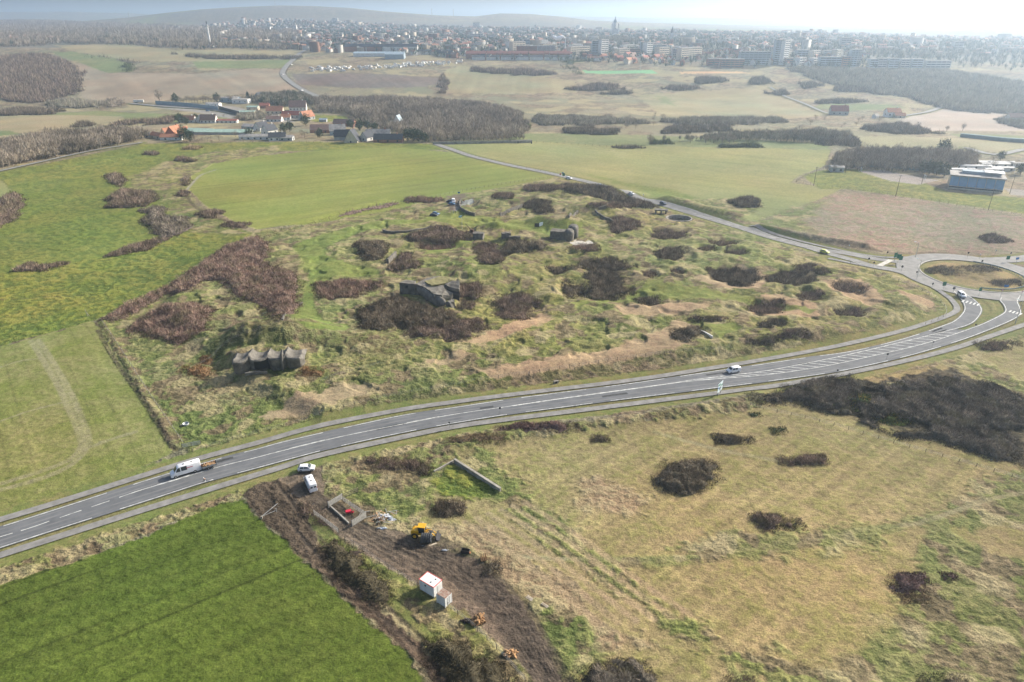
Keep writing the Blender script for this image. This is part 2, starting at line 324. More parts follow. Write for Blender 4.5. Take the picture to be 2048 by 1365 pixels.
# ---------------------------------------------------------------- thickets: (shape, height, kind, crater, words)
def ell(cx, cy, rx, ry, n=18):
    q = random.Random(int(cx * 31 + cy)); a, b, c, d = [q.uniform(0, 6.28) for _ in range(4)]; out = []
    for i in range(n):
        t = 2 * math.pi * i / n; k = 1 + .16 * math.sin(2 * t + a) + .13 * math.sin(3 * t + b) + .09 * math.sin(5 * t + c) + q.uniform(-.06, .06)
        out.append((cx + rx * k * math.cos(t), cy + ry * k * math.sin(t)))
    return out
TH = [
 ([(208,349),(240,344),(258,360),(242,374),(222,368)], 2.2, 'brown', 0, "brown bramble thicket at the top of the row running down the left green pasture"),
 ([(240,380),(300,382),(312,400),(290,412),(218,414),(220,396)], 2.4, 'brown', 0, "second bramble thicket down the left pasture row, wide with a pale bush in it"),
 ([(280,416),(328,410),(340,430),(384,430),(390,448),(352,470),(310,482),(300,452)], 2.8, 'grey', 0, "largest bramble thicket of the left pasture row, with pale olive bushes at its lower end"),
 ([(202,514),(250,494),(310,478),(345,474),(300,498),(250,508)], 1.6, 'brown', 0, "narrow bramble strip tailing off the lower end of the left pasture thickets"),
 (ell(372,363,10,6), 1.2, 'brown', 0, "small bramble bush at the left tip of the oval field"),
 (ell(366,388,12,5), 1.0, 'brown', 0, "low bramble bush just below the left tip of the oval field"),
 (ell(420,428,26,8), 1.5, 'brown', 0, "bramble clump on the lower left edge of the oval field"),
 (ell(474,450,24,7), 1.5, 'brown', 0, "bramble clump at the lowest corner of the oval field"),
 (ell(371,320,20,4.5), 1.5, 'brown', 0, "dark lens-shaped bush alone on the pasture above the oval field's left tip"),
 (ell(303,308,14,3), 1.0, 'brown', 0, "small dark bush in the upper pasture below the farm"),
 (ell(384,297,18,3.5), 1.2, 'tan', 0, "tan dry clump in the pasture just under the village edge"),
 ([(-40,440),(0,402),(25,386),(50,396),(52,412),(30,440),(0,454),(-40,470)], 3.0, 'brown', 0, "bramble thicket cut by the left edge of the photo beside a small yellow field"),
 ([(18,543),(60,524),(90,530),(134,522),(138,527),(90,541)], 1.3, 'brown', 0, "low bramble row at the far left between the two green pastures"),
 ([(198,636),(260,600),(330,570),(400,522),(450,490),(520,468),(545,488),(535,518),(580,540),(602,570),(590,615),(560,640),(520,608),(470,588),(440,560),(410,560),(380,580),(330,588),(270,622),(230,642)], 2.6, 'red', 0, "huge reddish brown bramble thicket along the left boundary of the battery site"),
 ([(262,652),(300,625),(350,608),(400,598),(445,616),(432,650),(400,665),(350,686),(310,676),(270,668)], 2.0, 'red', 0, "reddish bramble thicket with olive bushes inside the left corner of the battery site"),
 ([(505,480),(560,458),(620,446),(680,425),(760,407),(800,402),(806,408),(740,421),(650,442),(560,468),(520,482)], 1.6, 'red', 0, "long low bramble hedge along the lower edge of the oval field"),
 (ell(845,400,34,6), 1.3, 'red', 0, "bramble patch beside the oval field's lower right edge near the parked cars"),
 (ell(742,494,38,17), 4.2, 'dark', 0, "tall dark rounded shrub casting a shadow over the mown path"),
 (ell(812,524,36,15), 2.4, 'brown', 0, "brown thicket right below the tall dark rounded shrub"),
 ([(800,472),(860,452),(900,454),(946,464),(942,480),(880,484),(830,480)], 2.8, 'brown', 0, "brown thicket spread between the flagpole foot and the grey retaining wall"),
 (ell(872,490,32,7), 1.0, 'red', 1, "shallow reddish hollow under the flagpole thicket"),
 (ell(690,576,62,20), .8, 'red', 0, "low reddish bramble patch enclosed by the mown path bend"),
 (ell(1040,492,44,15), 3.2, 'dark', 0, "tall dark thicket left of the round-nosed bunker"),
 (ell(978,502,32,20), 1.8, 'brown', 1, "brown thicket in the hollow under the anti-aircraft gun"),
 ([(690,642),(720,612),(780,592),(850,604),(900,624),(930,640),(880,652),(800,648),(740,656)], 2.6, 'dark', 0, "dark thicket in the shade in front of the ruined central bunker"),
 (ell(892,656,78,24), 1.8, 'brown', 0, "wide brown thicket below the ruined central bunker"),
 (ell(1030,606,56,24), 1.7, 'brown', 1, "brown thicket filling the hollow right of the ruined central bunker"),
 (ell(942,580,28,18), 1.5, 'brown', 0, "brown bush against the right end of the ruined central bunker"),
 (ell(932,612,20,9), 1.2, 'brown', 0, "small bush under the broken block of the ruined central bunker"),
 (ell(1145,573,26,17), 1.5, 'dark', 1, "round dark crater thicket beside the largest crater thicket"),
 (ell(1212,562,58,27), 2.0, 'dark', 1, "largest dark crater thicket in the middle of the site"),
 (ell(1205,527,70,10), 1.3, 'dark', 1, "long dark crater thicket touching the top of the largest one"),
 (ell(1113,537,22,7), 1.0, 'dark', 1, "small dark crater thicket left of the long one"),
 (ell(1298,597,24,11), 1.2, 'dark', 1, "round dark crater with a crisp rim above the tan strip"),
 (ell(1342,502,32,13), 1.2, 'dark', 1, "dark crater thicket with a tail to the right in the middle of the slope"),
 (ell(1342,466,42,8), .9, 'brown', 1, "wide flat brown patch below the round gun pit"),
 (ell(1246,450,36,13), .9, 'brown', 0, "pale brown scrub fan between the round-nosed bunker and the gun pit"),
 (ell(1170,496,38,6), .9, 'red', 0, "narrow brown hollow under the concrete disc"),
 (ell(1414,494,19,5), .8, 'brown', 1, "small brown patch, left one of three near the old road"),
 (ell(1448,482,25,6), .9, 'brown', 1, "brown patch, upper one of three near the old road"),
 (ell(1472,501,22,6), .9, 'brown', 1, "brown patch, lower one of three near the old road"),
 (ell(1299,546,13,5), .8, 'brown', 1, "tiny brown bush right of the largest crater thicket"),
 (ell(1356,540,12,5), .8, 'brown', 1, "tiny brown bush left of the wide pale-rimmed crater thicket"),
 (ell(1475,548,56,16), 1.2, 'dark', 1, "wide dark crater thicket with a pale mown rim on its left"),
 (ell(1468,567,11,5), 1.2, 'dark', 0, "small dark shrub on the lower rim of the wide pale-rimmed crater"),
 (ell(1582,550,44,14), 1.3, 'dark', 1, "dark crater thicket nearest the roundabout end of the site"),
 (ell(1612,535,26,6), .9, 'brown', 0, "brown bush on the upper rim of the crater nearest the roundabout"),
 (ell(1643,543,20,6), .9, 'dark', 0, "dark bush trailing right from the crater nearest the roundabout"),
 (ell(1532,610,34,16), 1.0, 'brown', 1, "round brown crater thicket ringed by pale mown grass"),
 (ell(1698,571,30,10), .9, 'brown', 1, "oval brown crater in the right tan clearing"),
 (ell(1622,588,30,9), .8, 'brown', 1, "flat brown crater between the ringed thicket and the right tan clearing"),
 (ell(1700,622,28,9), .8, 'brown', 1, "brown crater patch closest to the main road bend"),
 (ell(1374,665,36,15), 2.2, 'dark', 0, "tall dark bush at the left corner of the small square lawn"),
 (ell(1422,637,36,6), 1.2, 'brown', 0, "low brown hedge along the top of the small square lawn"),
 (ell(1545,646,34,8), 1.2, 'dark', 0, "dark thicket above the twin thickets near the road bank"),
 (ell(1532,680,36,10), 1.4, 'dark', 0, "left one of the twin dark thickets near the road bank"),
 (ell(1588,668,42,11), 1.2, 'brown', 0, "right one of the twin thickets near the road bank"),
 (ell(1080,412,32,13), 1.1, 'dark', 0, "dark bramble cap over the round mound beside the trench"),
 (ell(1228,412,50,6), .8, 'brown', 0, "brown scrub along the far grassy rampart"),
 (ell(1090,376,40,7), 1.0, 'brown', 0, "brown scrub at the far corner of the site by the junction"),
 (ell(1004,393,20,5), .8, 'brown', 0, "scrub patch beyond the curved retaining wall"),
 ([(1125,366),(1180,372),(1250,388),(1300,404),(1322,413),(1290,417),(1230,402),(1170,387),(1128,379)], 2.0, 'dark', 0, "long dark hedge along the old road above the ramparts"),
 (ell(1492,404,36,8), 2.2, 'dark', 0, "dark slanted thicket beyond the old road in the light field"),
 (ell(1930,543,62,11), .9, 'grey', 0, "grey scrub in the middle of the roundabout island"),
 (ell(2008,566,28,7), .7, 'grey', 0, "low scrub by the guard rail on the roundabout island"),
 (ell(620,741,26,9), 1.8, 'rust', 0, "rust coloured bush right of the front bunker"),
 (ell(398,740,30,17), 1.8, 'rust', 0, "rust and tan thicket left of the front bunker"),
 (ell(412,718,12,8), 1.6, 'rust', 0, "bright rust bush above the tan thicket left of the front bunker"),
 ([(1495,788),(1560,765),(1640,753),(1700,747),(1745,765),(1840,748),(1900,732),(1960,750),(2070,800),(2070,945),(2000,925),(1900,892),(1800,862),(1700,832),(1600,808),(1520,802)], 3.2, 'thorn', 0, "vast dark thorn thicket with a few green gaps filling the right side below the road"),
 (ell(1715,800,56,18), 3.6, 'gorse', 0, "gorse patch with yellow flowers at the heart of the vast thorn thicket"),
 (ell(1790,832,44,14), 3.6, 'gorse', 0, "flowering gorse patch at the lower edge of the vast thorn thicket"),
 (ell(1828,785,18,8), 3.4, 'gorse', 0, "small flowering gorse beside the green gap in the thorn thicket"),
 ([(1310,938),(1330,916),(1400,911),(1440,920),(1432,955),(1370,985),(1340,980),(1305,962)], 3.0, 'dark', 0, "big dark solitary thicket in the middle of the dry hay field"),
 (ell(1462,876,38,12), 1.6, 'dark', 0, "dark bush above and right of the big solitary thicket"),
 (ell(1612,920,42,13), .8, 'brown', 0, "oval brown hollow in the hay field right of the big solitary thicket"),
 ([(1490,1032),(1515,1024),(1560,1028),(1580,1040),(1560,1062),(1515,1055)], 1.4, 'brown', 0, "brown thicket, left one of a pair in the lower hay field"),
 (ell(1592,1046,17,12), 1.5, 'dark', 0, "dark bush, right one of a pair in the lower hay field"),
 (ell(1820,1162,42,22), 2.2, 'wine', 0, "wine-brown round thicket beside the path at lower right"),
 (ell(1832,1197,28,10), .9, 'tan', 0, "tan dead grass clump under the wine-brown thicket"),
 (ell(1897,1150,19,8), 1.2, 'wine', 0, "small bush right of the wine-brown thicket"),
 (ell(895,1013,40,16), 1.5, 'dark', 0, "oval dark thicket above the yellow digger"),
 (ell(985,1132,24,13), 1.6, 'dark', 0, "dark bush behind the wooden pallet crate"),
 ([(1130,1355),(1160,1325),(1230,1308),(1290,1316),(1312,1345),(1320,1420),(1130,1420)], 3.0, 'thorn', 0, "large thicket at the bottom edge of the photo beside the mud track"),
 ([(1845,1362),(1868,1342),(1905,1338),(1940,1355),(1960,1400),(1850,1400)], 2.4, 'dark', 0, "smooth dark thicket cut by the bottom edge at lower right"),
 (ell(1482,1358,28,10), 1.2, 'wine', 0, "small wine-brown bush at the bottom edge of the photo"),
 (ell(1512,828,10,5), 1.1, 'green', 0, "small green bush at the top edge of the hay field"),
 (ell(1557,859,15,8), 1.6, 'green', 0, "round dark green bush near the thorn thicket's fence"),
 (ell(1200,876,22,7), 1.3, 'dark', 0, "low dark bush below the long bank of dry grass"),
 (ell(850,936,20,12), 2.0, 'dark', 0, "dark bush left of the low concrete wall"),
 (ell(800,925,66,13), .9, 'brown', 0, "low brown scrub on the bank above the timber scrap"),
 (ell(1078,852,72,11), 1.5, 'wine', 0, "mauve brown thicket on the bank below the main road"),
 (ell(962,876,60,8), .8, 'tan', 0, "tan scrub on the bank below the road, left of the mauve one"),
 ([(634,1080),(668,1068),(722,1104),(776,1156),(786,1196),(750,1212),(692,1170),(640,1122)], 4.2, 'hedge', 0, "thick dark hedge between ploughed strip and mud track, upper one"),
 ([(842,1275),(900,1262),(966,1296),(1030,1348),(1080,1430),(930,1430),(872,1350)], 4.2, 'hedge', 0, "thick dark hedge at the bottom edge of the photo beside the ploughed strip"),
 ([(600,1000),(625,1010),(660,1040),(650,1050),(610,1030)], .9, 'brown', 0, "low brown scrub between ploughed strip and track by the gates"),
 (ell(1995,690,45,10), .8, 'brown', 0, "sparse scrub on the verge right of the main road bend"),
 (ell(1990,478,26,9), .9, 'brown', 0, "brown scrub at the roundabout corner of the rough red field"),
 (ell(1240,640,0.1,0.1), .1, 'brown', 0, ""),
]
TH = [t for t in TH if t[4]]
THW = []
for poly, h, kind, cr, words in TH:
    w = W(poly, h * .35)
    if cr:
        c = w.mean(0); rx = (w[:, 0].max() - w[:, 0].min()) / 2; ry = (w[:, 1].max() - w[:, 1].min()) / 2
        dep = min(1.7, .18 * (rx + ry) / 2 + .4)
        def f(X, Y, c=c, rx=rx, ry=ry, dep=dep):
            r = np.sqrt(((X - c[0]) / (rx * 1.12)) ** 2 + ((Y - c[1]) / (ry * 1.12)) ** 2)
            return -dep * np.exp(-(r * (.85 + .3 * vn(X / 5., Y / 5., 12))) ** 3) + .25 * dep * np.exp(-((r - 1.25) / .25) ** 2)
        FEAT.append(f)
    THW.append(w)
# ---------------------------------------------------------------- roads and paths, from picture points brought down to the ground
ROADS = []   # (world line, half width) used to flatten and tint the ground
LZ = 0.05
def lift(n, dz=0.0): return LZ + dz
def ribbon(line, d0, d1, dz, nsub=1):
    a = offset(line, d0) if d0 else line; b = offset(line, d1) if d1 else line
    return strip(a, b, dz, nsub)
def strip(a, b, dz, nsub=1):
    n = len(a); k = nsub + 1; t = np.linspace(0, 1, k)[:, None, None]
    pts = a[None] * (1 - t) + b[None] * t                        # k, n, 2
    x = pts[..., 0].ravel(); y = pts[..., 1].ravel(); z = zt(x, y) + LZ + dz + np.maximum(0, np.hypot(x, y) - 400) * .0006
    V = np.stack([x, y, z], 1); F = []
    for j in range(k - 1):
        i = np.arange(n - 1); F.append(np.stack([j*n+i, j*n+i+1, (j+1)*n+i+1, (j+1)*n+i], 1))
    F = np.concatenate(F)
    # faces up
    p = V[F[0]]; nz_ = np.cross(p[1] - p[0], p[2] - p[0])[2]
    if nz_ < 0: F = F[:, ::-1]
    return V, F
def join(parts):
    V = []; F = []; b = 0
    for v, f in parts: V.append(v); F.append(f + b); b += len(v)
    return np.concatenate(V), np.concatenate(F)
def dashes(line, on, off, start=0.0, end=None):
    s = np.concatenate([[0], np.cumsum(np.hypot(*np.diff(line, axis=0).T))]); out = []; q = start; end = end or s[-1]
    while q < end:
        e = min(q + on, end); m = max(2, int((e - q) / 2) + 1); t = np.linspace(q, e, m)
        out.append(np.stack([np.interp(t, s, line[:, 0]), np.interp(t, s, line[:, 1])], 1)); q += on + off
    return out
def match(a, b, n): 
    def rs(l):
        s = np.concatenate([[0], np.cumsum(np.hypot(*np.diff(l, axis=0).T))]); q = np.linspace(0, s[-1], n)
        return np.stack([np.interp(q, s, l[:, 0]), np.interp(q, s, l[:, 1])], 1)
    return rs(a), rs(b)

asphalt = nmat('asphalt', (.150, .158, .168), .9, .18, .25, .25, 8, col2=(.105, .111, .12))
asphalt_pale = nmat('asphalt_pale', (.24, .235, .225), .9, .12, .3, .2, 8)
path_grey = nmat('path_grey', (.23, .225, .215), .92, .15, .4, .2, 9)
path_sandy = nmat('path_sandy', (.34, .30, .24), .95, .2, .6, .2, 6)
paint_white = nmat('paint_white', (.56, .57, .55), .75, .25, .8)
concrete = nmat('concrete', (.40, .375, .33), .92, .22, .45, .5, 3, col2=(.20, .185, .16))

E_top = [(-60,1072),(0,1055),(114,1019),(298,960),(439,918),(512,899.5),(577,882),(731,847),(814,830),(921,814),(1024,798.5),(1098,789),(1264,767.5),(1420,744.5),(1536,727.5),(1620,715),(1705,703),(1805,679),(1887,652),(1913,640),(1929,622),(1928,608),(1921,597),(1908,583)]
E_bot = [(-60,1115),(0,1096),(62,1076),(130,1054),(328,991),(412,964),(512,937),(600,913),(670,895),(760,875),(865,854),(947,840),(1024,828),(1132,814),(1202,804.5),(1383,782),(1536,763),(1678.5,742.5),(1808,714),(1908,685),(1968.6,663.5),(2022,641),(2040,628),(2038,614),(2034,603),(2040,592)]
C_up = [(1367,763),(1450,752),(1536,741.5),(1668,716),(1773,692),(1879,666),(1936,650),(1956,634),(1962,618),(1950,602),(1930,588)]
C_lo = [(1367,764.5),(1450,757),(1536,750),(1641,734.5),(1734,715),(1852,687),(1947.5,655.5),(1984,640),(2010,625),(2009,612),(2001,602),(2003,596)]
C_mid = [(-60,1093),(0,1074.5),(61,1056.5),(111,1039),(197,1010),(282,981),(354,960),(436,935),(512,916),(542,908),(614,890),(691,872),(810,848),(908,829.5),(1024,812.5),(1129,797),(1275,777),(1367,764)]
P_up = [(-60,1058),(0,1040),(100,1010),(253,962),(396,918),(512,887),(636,853),(802,820),(908,804.5),(1024,789.5),(1261,761),(1420,737),(1536,718),(1676,692),(1800,663),(1870,641),(1905,627),(1914,617),(1905,602),(1893,592),(1861,572),(1801,546),(1746,535),(1656,517)]
P_lo = [(-60,1130),(0,1111),(148,1064),(297,1017),(475,962),(560,936),(636,912),(776,881),(908,854),(1024,838),(1209,815),(1367,795),(1536,774),(1610,762),(1678,750),(1800,724.5),(1905,698),(1984,671.5),(2048,650),(2090,636)]
P_n = [(1500,452),(1536,464),(1636,491),(1748,513),(1836,515),(1961,517.5),(2048,513),(2090,508)]
OLD = [(870,288),(905,300),(940,312),(980,322),(1024,332),(1075,342),(1140,356),(1200,370.5),(1262,388),(1325,408),(1400,431),(1480,455),(1536,473),(1600,490),(1641,500)]
sE_top, sE_bot, sC_up, sC_lo, sC_mid = [smooth(W(q)) for q in (E_top, E_bot, C_up, C_lo, C_mid)]
sP_up, sP_lo, sP_n, sOLD = [smooth(W(q)) for q in (P_up, P_lo, P_n, OLD)]
RC = np.array(P(1948, 551)[:2]); RI = 21.0; RO = 30.0
ang = np.linspace(0, 2 * math.pi, 121)
ring_c = np.stack([RC[0] + (RI + RO) / 2 * np.cos(ang), RC[1] + (RI + RO) / 2 * np.sin(ang)], 1)
sARM1 = smooth(W([(1600,490),(1641,499),(1700,509),(1748,518),(1812,526)]))      # lane leaving / entering towards the old road
sARM2 = smooth(W([(1600,490),(1641,503),(1700,519),(1745,532),(1800,541)]))
sARM3 = smooth(W([(1975,520),(2010,521),(2048,517),(2100,508)])); sARM4 = smooth(W([(2010,533),(2048,545),(2090,560)]))
ROADS += [(sP_up, 1.7), (sP_lo, 1.7), (sP_n, 1.6), (sOLD, 3.4), (ring_c, 5.0), (sARM1, 2.4), (sARM2, 2.4), (sARM3, 3.6), (sARM4, 3.0)]
ROADS += [(offset(sE_top, -2.0), 3.0), (offset(sE_bot, 2.0), 3.0), (sC_mid, 2.5), (sC_up, 3.0), (sC_lo, 3.0)]
FARROADS = [(smooth(W([(640,96),(606,104),(585,122),(568,140),(567,152),(585,168),(606,181),(640,195),(662,204)]), 8), 4.5),
            (smooth(W([(-40,352),(0,343),(80,325),(180,303),(285,286)]), 6), 1.8),
            (smooth(W([(262,208),(330,214),(420,220),(470,228),(520,238),(600,240)]), 6), 3.5),
            (smooth(W([(1540,175),(1600,205),(1650,226),(1680,230)]), 8), 2.2),
            (smooth(W([(1790,236),(1880,216),(1925,192)]), 8), 3.0),
            (smooth(W([(1930,296),(1990,310),(2048,300),(2100,300)]), 6), 3.0)]
def build_roads():
    # main road: joined to the single-lane legs at the junction island
    n = 420
    iT = np.argmin(np.hypot(*(sE_top - np.array(P(1880,654)[:2])).T)); iB = np.argmin(np.hypot(*(sE_bot - np.array(P(1966,664)[:2])).T))
    a, b = match(sE_top[:iT+1], sE_bot[:iB+1], n)
    parts = [strip(offset(a, .35), offset(b, -.35), 0, 3)]
    jU = np.argmin(np.hypot(*(sC_up - np.array(P(1936,650)[:2])).T)); jL = np.argmin(np.hypot(*(sC_lo - np.array(P(1947.5,655.5)[:2])).T))
    kU = jU - 12; kL = jL - 14
    a2, b2 = match(sE_top[iT:], sC_up[kU:], 60); parts.append(strip(offset(a2, .35), offset(b2, -.4), .006, 2))
    a3, b3 = match(sC_lo[kL:], sE_bot[iB:], 60); parts.append(strip(offset(a3, .4), offset(b3, -.35), .009, 2))
    V, F = join(parts); o = link('road', np_mesh('road', V, F), asphalt); tag(o, kind='structure')
    wear = nmat('asphalt_worn', (.175, .18, .186), .85, .3, .12, .2, 8, col2=(.118, .123, .13)); wp = []
    for base, sg in ((sE_top[:iT+1], -1), (sE_bot[:iB+1], 1)):
        for o_ in (.95, 2.55): wp.append(ribbon(offset(base, sg * o_), -.28, .28, .006))
    V, F = join(wp); o = link('road', np_mesh('road', V, F), wear); tag(o, kind='structure')
    tar = nmat('tar_patch', (.055, .058, .062), .8, .2, 1.); wp = []
    for k_, o_, n_ in ((24, -1.2, 3), (45, -4.4, 4), (60, -2.6, 2), (78, -5.2, 4), (96, -1.6, 3), (112, -3.4, 2)): seg = offset(sE_top, o_)[k_:k_+n_+1]; wp.append(ribbon(seg, -.5, .5, .010))
    V, F = join(wp); o = link('road', np_mesh('road', V, F), tar); tag(o, kind='structure')
    # roundabout + pale older tarmac arms
    parts = [strip(np.stack([RC[0] + RI * np.cos(ang), RC[1] + RI * np.sin(ang)], 1), np.stack([RC[0] + RO * np.cos(ang), RC[1] + RO * np.sin(ang)], 1), .014, 3)]
    parts += [ribbon(sARM1, -2.3, 2.3, .018, 2), ribbon(sARM2, -2.3, 2.3, .022, 2), ribbon(sARM3, -3.4, 3.4, .026, 2), ribbon(sARM4, -2.6, 2.6, .03, 2)]
    V, F = join(parts); o = link('road', np_mesh('road', V, F), asphalt_pale); tag(o, kind='structure')
    V, F = ribbon(sOLD, -3.1, 3.1, .0, 3); o = link('road', np_mesh('road', V, F), asphalt_pale); tag(o, kind='structure')
    for ln, w in ((sP_up, 1.1), (sP_n, 1.0)):
        V, F = ribbon(ln, -w, w, .01, 1); o = link('path', np_mesh('path', V, F), path_grey); tag(o, kind='structure')
    V, F = ribbon(sP_lo, -1.1, 1.1, .012, 1); o = link('path', np_mesh('path', V, F), path_grey); tag(o, kind='structure')
    for ln, w in FARROADS:
        V, F = ribbon(ln, -w, w, .15, 1); o = link('road', np_mesh('road', V, F), asphalt_pale); tag(o, kind='structure')
    # painted lines: part of the road surface
    parts = []
    m = .12
    for d in dashes(sE_top[:iT+1], 20, 5.5, 6): parts.append(ribbon(d, -m, m, .022))
    parts.append(ribbon(sE_top[iT:], -m, m, .024))
    for d in dashes(sE_bot[:iB+1], 20, 5.5, 2): parts.append(ribbon(d, -m, m, .022))
    parts.append(ribbon(sE_bot[iB:], -m, m, .026))
    sm = np.concatenate([[0], np.cumsum(np.hypot(*np.diff(sC_mid, axis=0).T))])
    j0 = np.argmin(np.hypot(*(sC_mid - np.array(P(61,1056.5)[:2])).T)); j1 = np.argmin(np.hypot(*(sC_mid - np.array(P(242,995)[:2])).T)); j2 = np.argmin(np.hypot(*(sC_mid - np.array(P(1024,812.5)[:2])).T))
    for d in dashes(sC_mid[:j0+1], 3, 1.5): parts.append(ribbon(d, -m, m, .022))
    for d in dashes(sC_mid[j0:j1], 4.2, 2.0): parts.append(ribbon(d, -m, m, .022))
    parts.append(ribbon(sC_mid[j1:j2+1], -m, m, .022)); parts.append(ribbon(sC_mid[j2:], -.22, .22, .022))
    for d in dashes(sC_mid[j1:j2], 9, 22, 8): parts.append(ribbon(d, .1, .34, .022))
    parts.append(ribbon(sC_up, -m, m, .03)); parts.append(ribbon(sC_lo, -m, m, .03))
    # hatching between the two centre lines
    ha, hb = match(sC_up[:jU], sC_lo[:jL], 60)
    for i in range(2, 54, 2):
        p, q = ha[i], hb[min(59, i + 3)]
        if np.hypot(*(p - q)) < .5: continue
        l = np.stack([p + (q - p) * t for t in np.linspace(.03, .97, 4)]); parts.append(ribbon(l, -.13, .13, .036))
    # old road edge lines, centre line
    for o_ in (-2.9, 2.9):
        for d in dashes(offset(sOLD, o_), 12, 5, 180 if o_ < 0 else 200): parts.append(ribbon(d, -.1, .1, .022))
    for d in dashes(sOLD, 3, 3, 230): parts.append(ribbon(d, -.1, .1, .022))
    # arms
    for l, o_ in ((sARM1, 2.1), (sARM2, -2.1)): parts.append(ribbon(offset(l, o_), -.1, .1, .05))
    # zebra crossings
    for (ax, ay), (bx, by), nn, ln in (((1926,603),(1956,610),5,1.5), ((2020,623.5),(2041,629),4,1.3)):
        p = np.array(P(ax, ay)[:2]); q = np.array(P(bx, by)[:2]); d = (q - p) / np.hypot(*(q - p)); nrm = np.array([-d[1], d[0]])
        for i in range(nn):
            c = p + (q - p) * (i / (nn - 1)); l = np.stack([c - nrm * ln, c + nrm * ln]); parts.append(ribbon(l, -.28, .28, .05))
    V, F = join(parts); o = link('road_markings', np_mesh('road_markings', V, F), paint_white); tag(o, kind='structure')
    # kerb round the island and the pale crossing slab
    kp = MB()
    n = 120; v = []; 
    for i in range(n):
        a_ = 2 * math.pi * i / n
        for r, z in ((RI + .25, 0.1), (RI + .25, .24), (RI - .35, .24), (RI - .35, .0)):
            x, y = RC[0] + r * math.cos(a_), RC[1] + r * math.sin(a_); v.append((x, y, gz(x, y) + z))
    f = []
    for i in range(n):
        j = (i + 1) % n
        for k in range(3): f.append((i*4+k, j*4+k, j*4+k+1, i*4+k+1))
    kp.add(v, f); o = kp.build('kerb', nmat('kerb_stone', (.42,.40,.37), .9, .15, 1.0)); tag(o, kind='structure')
    isl = W([(1752,532),(1776,520.5),(1786,522),(1764,534)]); mb = MB(); g = gz(*isl[0])
    mb.prism([tuple(q) for q in isl], g - .1, g + .22); o = mb.build('kerb', nmat('slab', (.55,.52,.46), .9, .1, 1.)); tag(o, kind='structure')
# ---------------------------------------------------------------- ground: one sheet, finest where it is nearest
G1, G2, G3 = (.085,.135,.026), (.125,.165,.045), (.06,.10,.02)
T = {  # A, B (patches), C (tufts), patch size m, roughness of the sward
 'tussock': ((.155,.172,.045), (.265,.23,.105), (.080,.095,.034), 7, .85),
 'tussock_dry': ((.27,.235,.125), (.17,.175,.06), (.13,.10,.05), 8, 1.0),
 'lush': ((.135,.163,.046), (.205,.20,.075), (.072,.092,.028), 6, .85),
 'pasture': ((.145,.178,.032), (.205,.20,.05), (.085,.115,.028), 22, .75),
 'pasture2': ((.138,.172,.030), (.22,.20,.048), (.072,.10,.024), 15, .85),
 'mown': ((.135,.17,.042), (.18,.19,.055), (.09,.12,.03), 6, .3),
 'crop': ((.078,.110,.018), (.094,.122,.023), (.056,.083,.013), 4.5, .32),
 'crop_sparse': ((.155,.172,.043), (.225,.205,.083), (.12,.14,.035), 12, .25),
 'crop_light': ((.175,.20,.045), (.205,.213,.058), (.15,.172,.04), 30, .2),
 'crop_yellow': ((.205,.21,.078), (.235,.225,.095), (.17,.18,.06), 40, .2),
 'hay': ((.285,.225,.108), (.195,.178,.065), (.20,.145,.085), 5, .32),
 'hay_red': ((.27,.20,.12), (.29,.235,.13), (.20,.13,.08), 5, .6),
 'cut': ((.32,.25,.15), (.27,.19,.12), (.28,.21,.12), 7, .3),
 'rough_green': ((.145,.165,.052), (.195,.19,.08), (.09,.11,.034), 6, .7),
 'heath': ((.26,.215,.16), (.235,.155,.12), (.16,.165,.085), 12, .8),
 'soil': ((.125,.092,.066), (.085,.062,.044), (.06,.044,.032), 3, .9),
 'track': ((.185,.138,.10), (.13,.095,.07), (.085,.063,.046), 4, .45),
 'mud': ((.105,.08,.06), (.15,.112,.082), (.055,.042,.034), 3, .8),
 'bank': ((.12,.11,.05), (.19,.165,.085), (.075,.075,.03), 5, 1.0),
 'verge': ((.14,.165,.05), (.20,.17,.07), (.11,.13,.035), 5, .25),
 'verge_brown': ((.18,.155,.075), (.15,.15,.055), (.13,.11,.05), 3, .2),
 'gravel': ((.27,.26,.24), (.22,.21,.19), (.24,.22,.19), 4, .15),
 'tan': ((.30,.25,.155), (.25,.225,.125), (.25,.20,.12), 40, .2),
 'tan_plough': ((.30,.245,.175), (.25,.21,.15), (.26,.20,.14), 60, .2),
 'soil_far': ((.145,.115,.10), (.18,.145,.12), (.12,.10,.085), 60, .3),
 'straw': ((.275,.245,.145), (.235,.215,.115), (.24,.20,.12), 40, .25),
 'green_far': ((.15,.18,.07), (.19,.195,.09), (.12,.145,.055), 40, .3),
 'brown_far': ((.235,.20,.135), (.19,.18,.105), (.16,.145,.09), 50, .4),
 'rough_far': ((.225,.205,.115), (.26,.215,.15), (.145,.13,.085), 22, .9),
 'wood_far': ((.14,.125,.09), (.19,.165,.115), (.10,.095,.07), 30, 1.0),
 'town': ((.15,.145,.125), (.11,.115,.09), (.19,.17,.15), 40, .5),
 'pitch': ((.16,.36,.17), (.15,.34,.16), (.17,.36,.18), 40, 0),
 'ochre': ((.50,.33,.17), (.48,.32,.17), (.46,.3,.16), 40, 0),
 'pink': ((.33,.275,.235), (.30,.25,.20), (.28,.24,.19), 60, .1),
 'thorn_floor': ((.075,.06,.04), (.10,.085,.05), (.05,.045,.03), 5, 1.0),
}
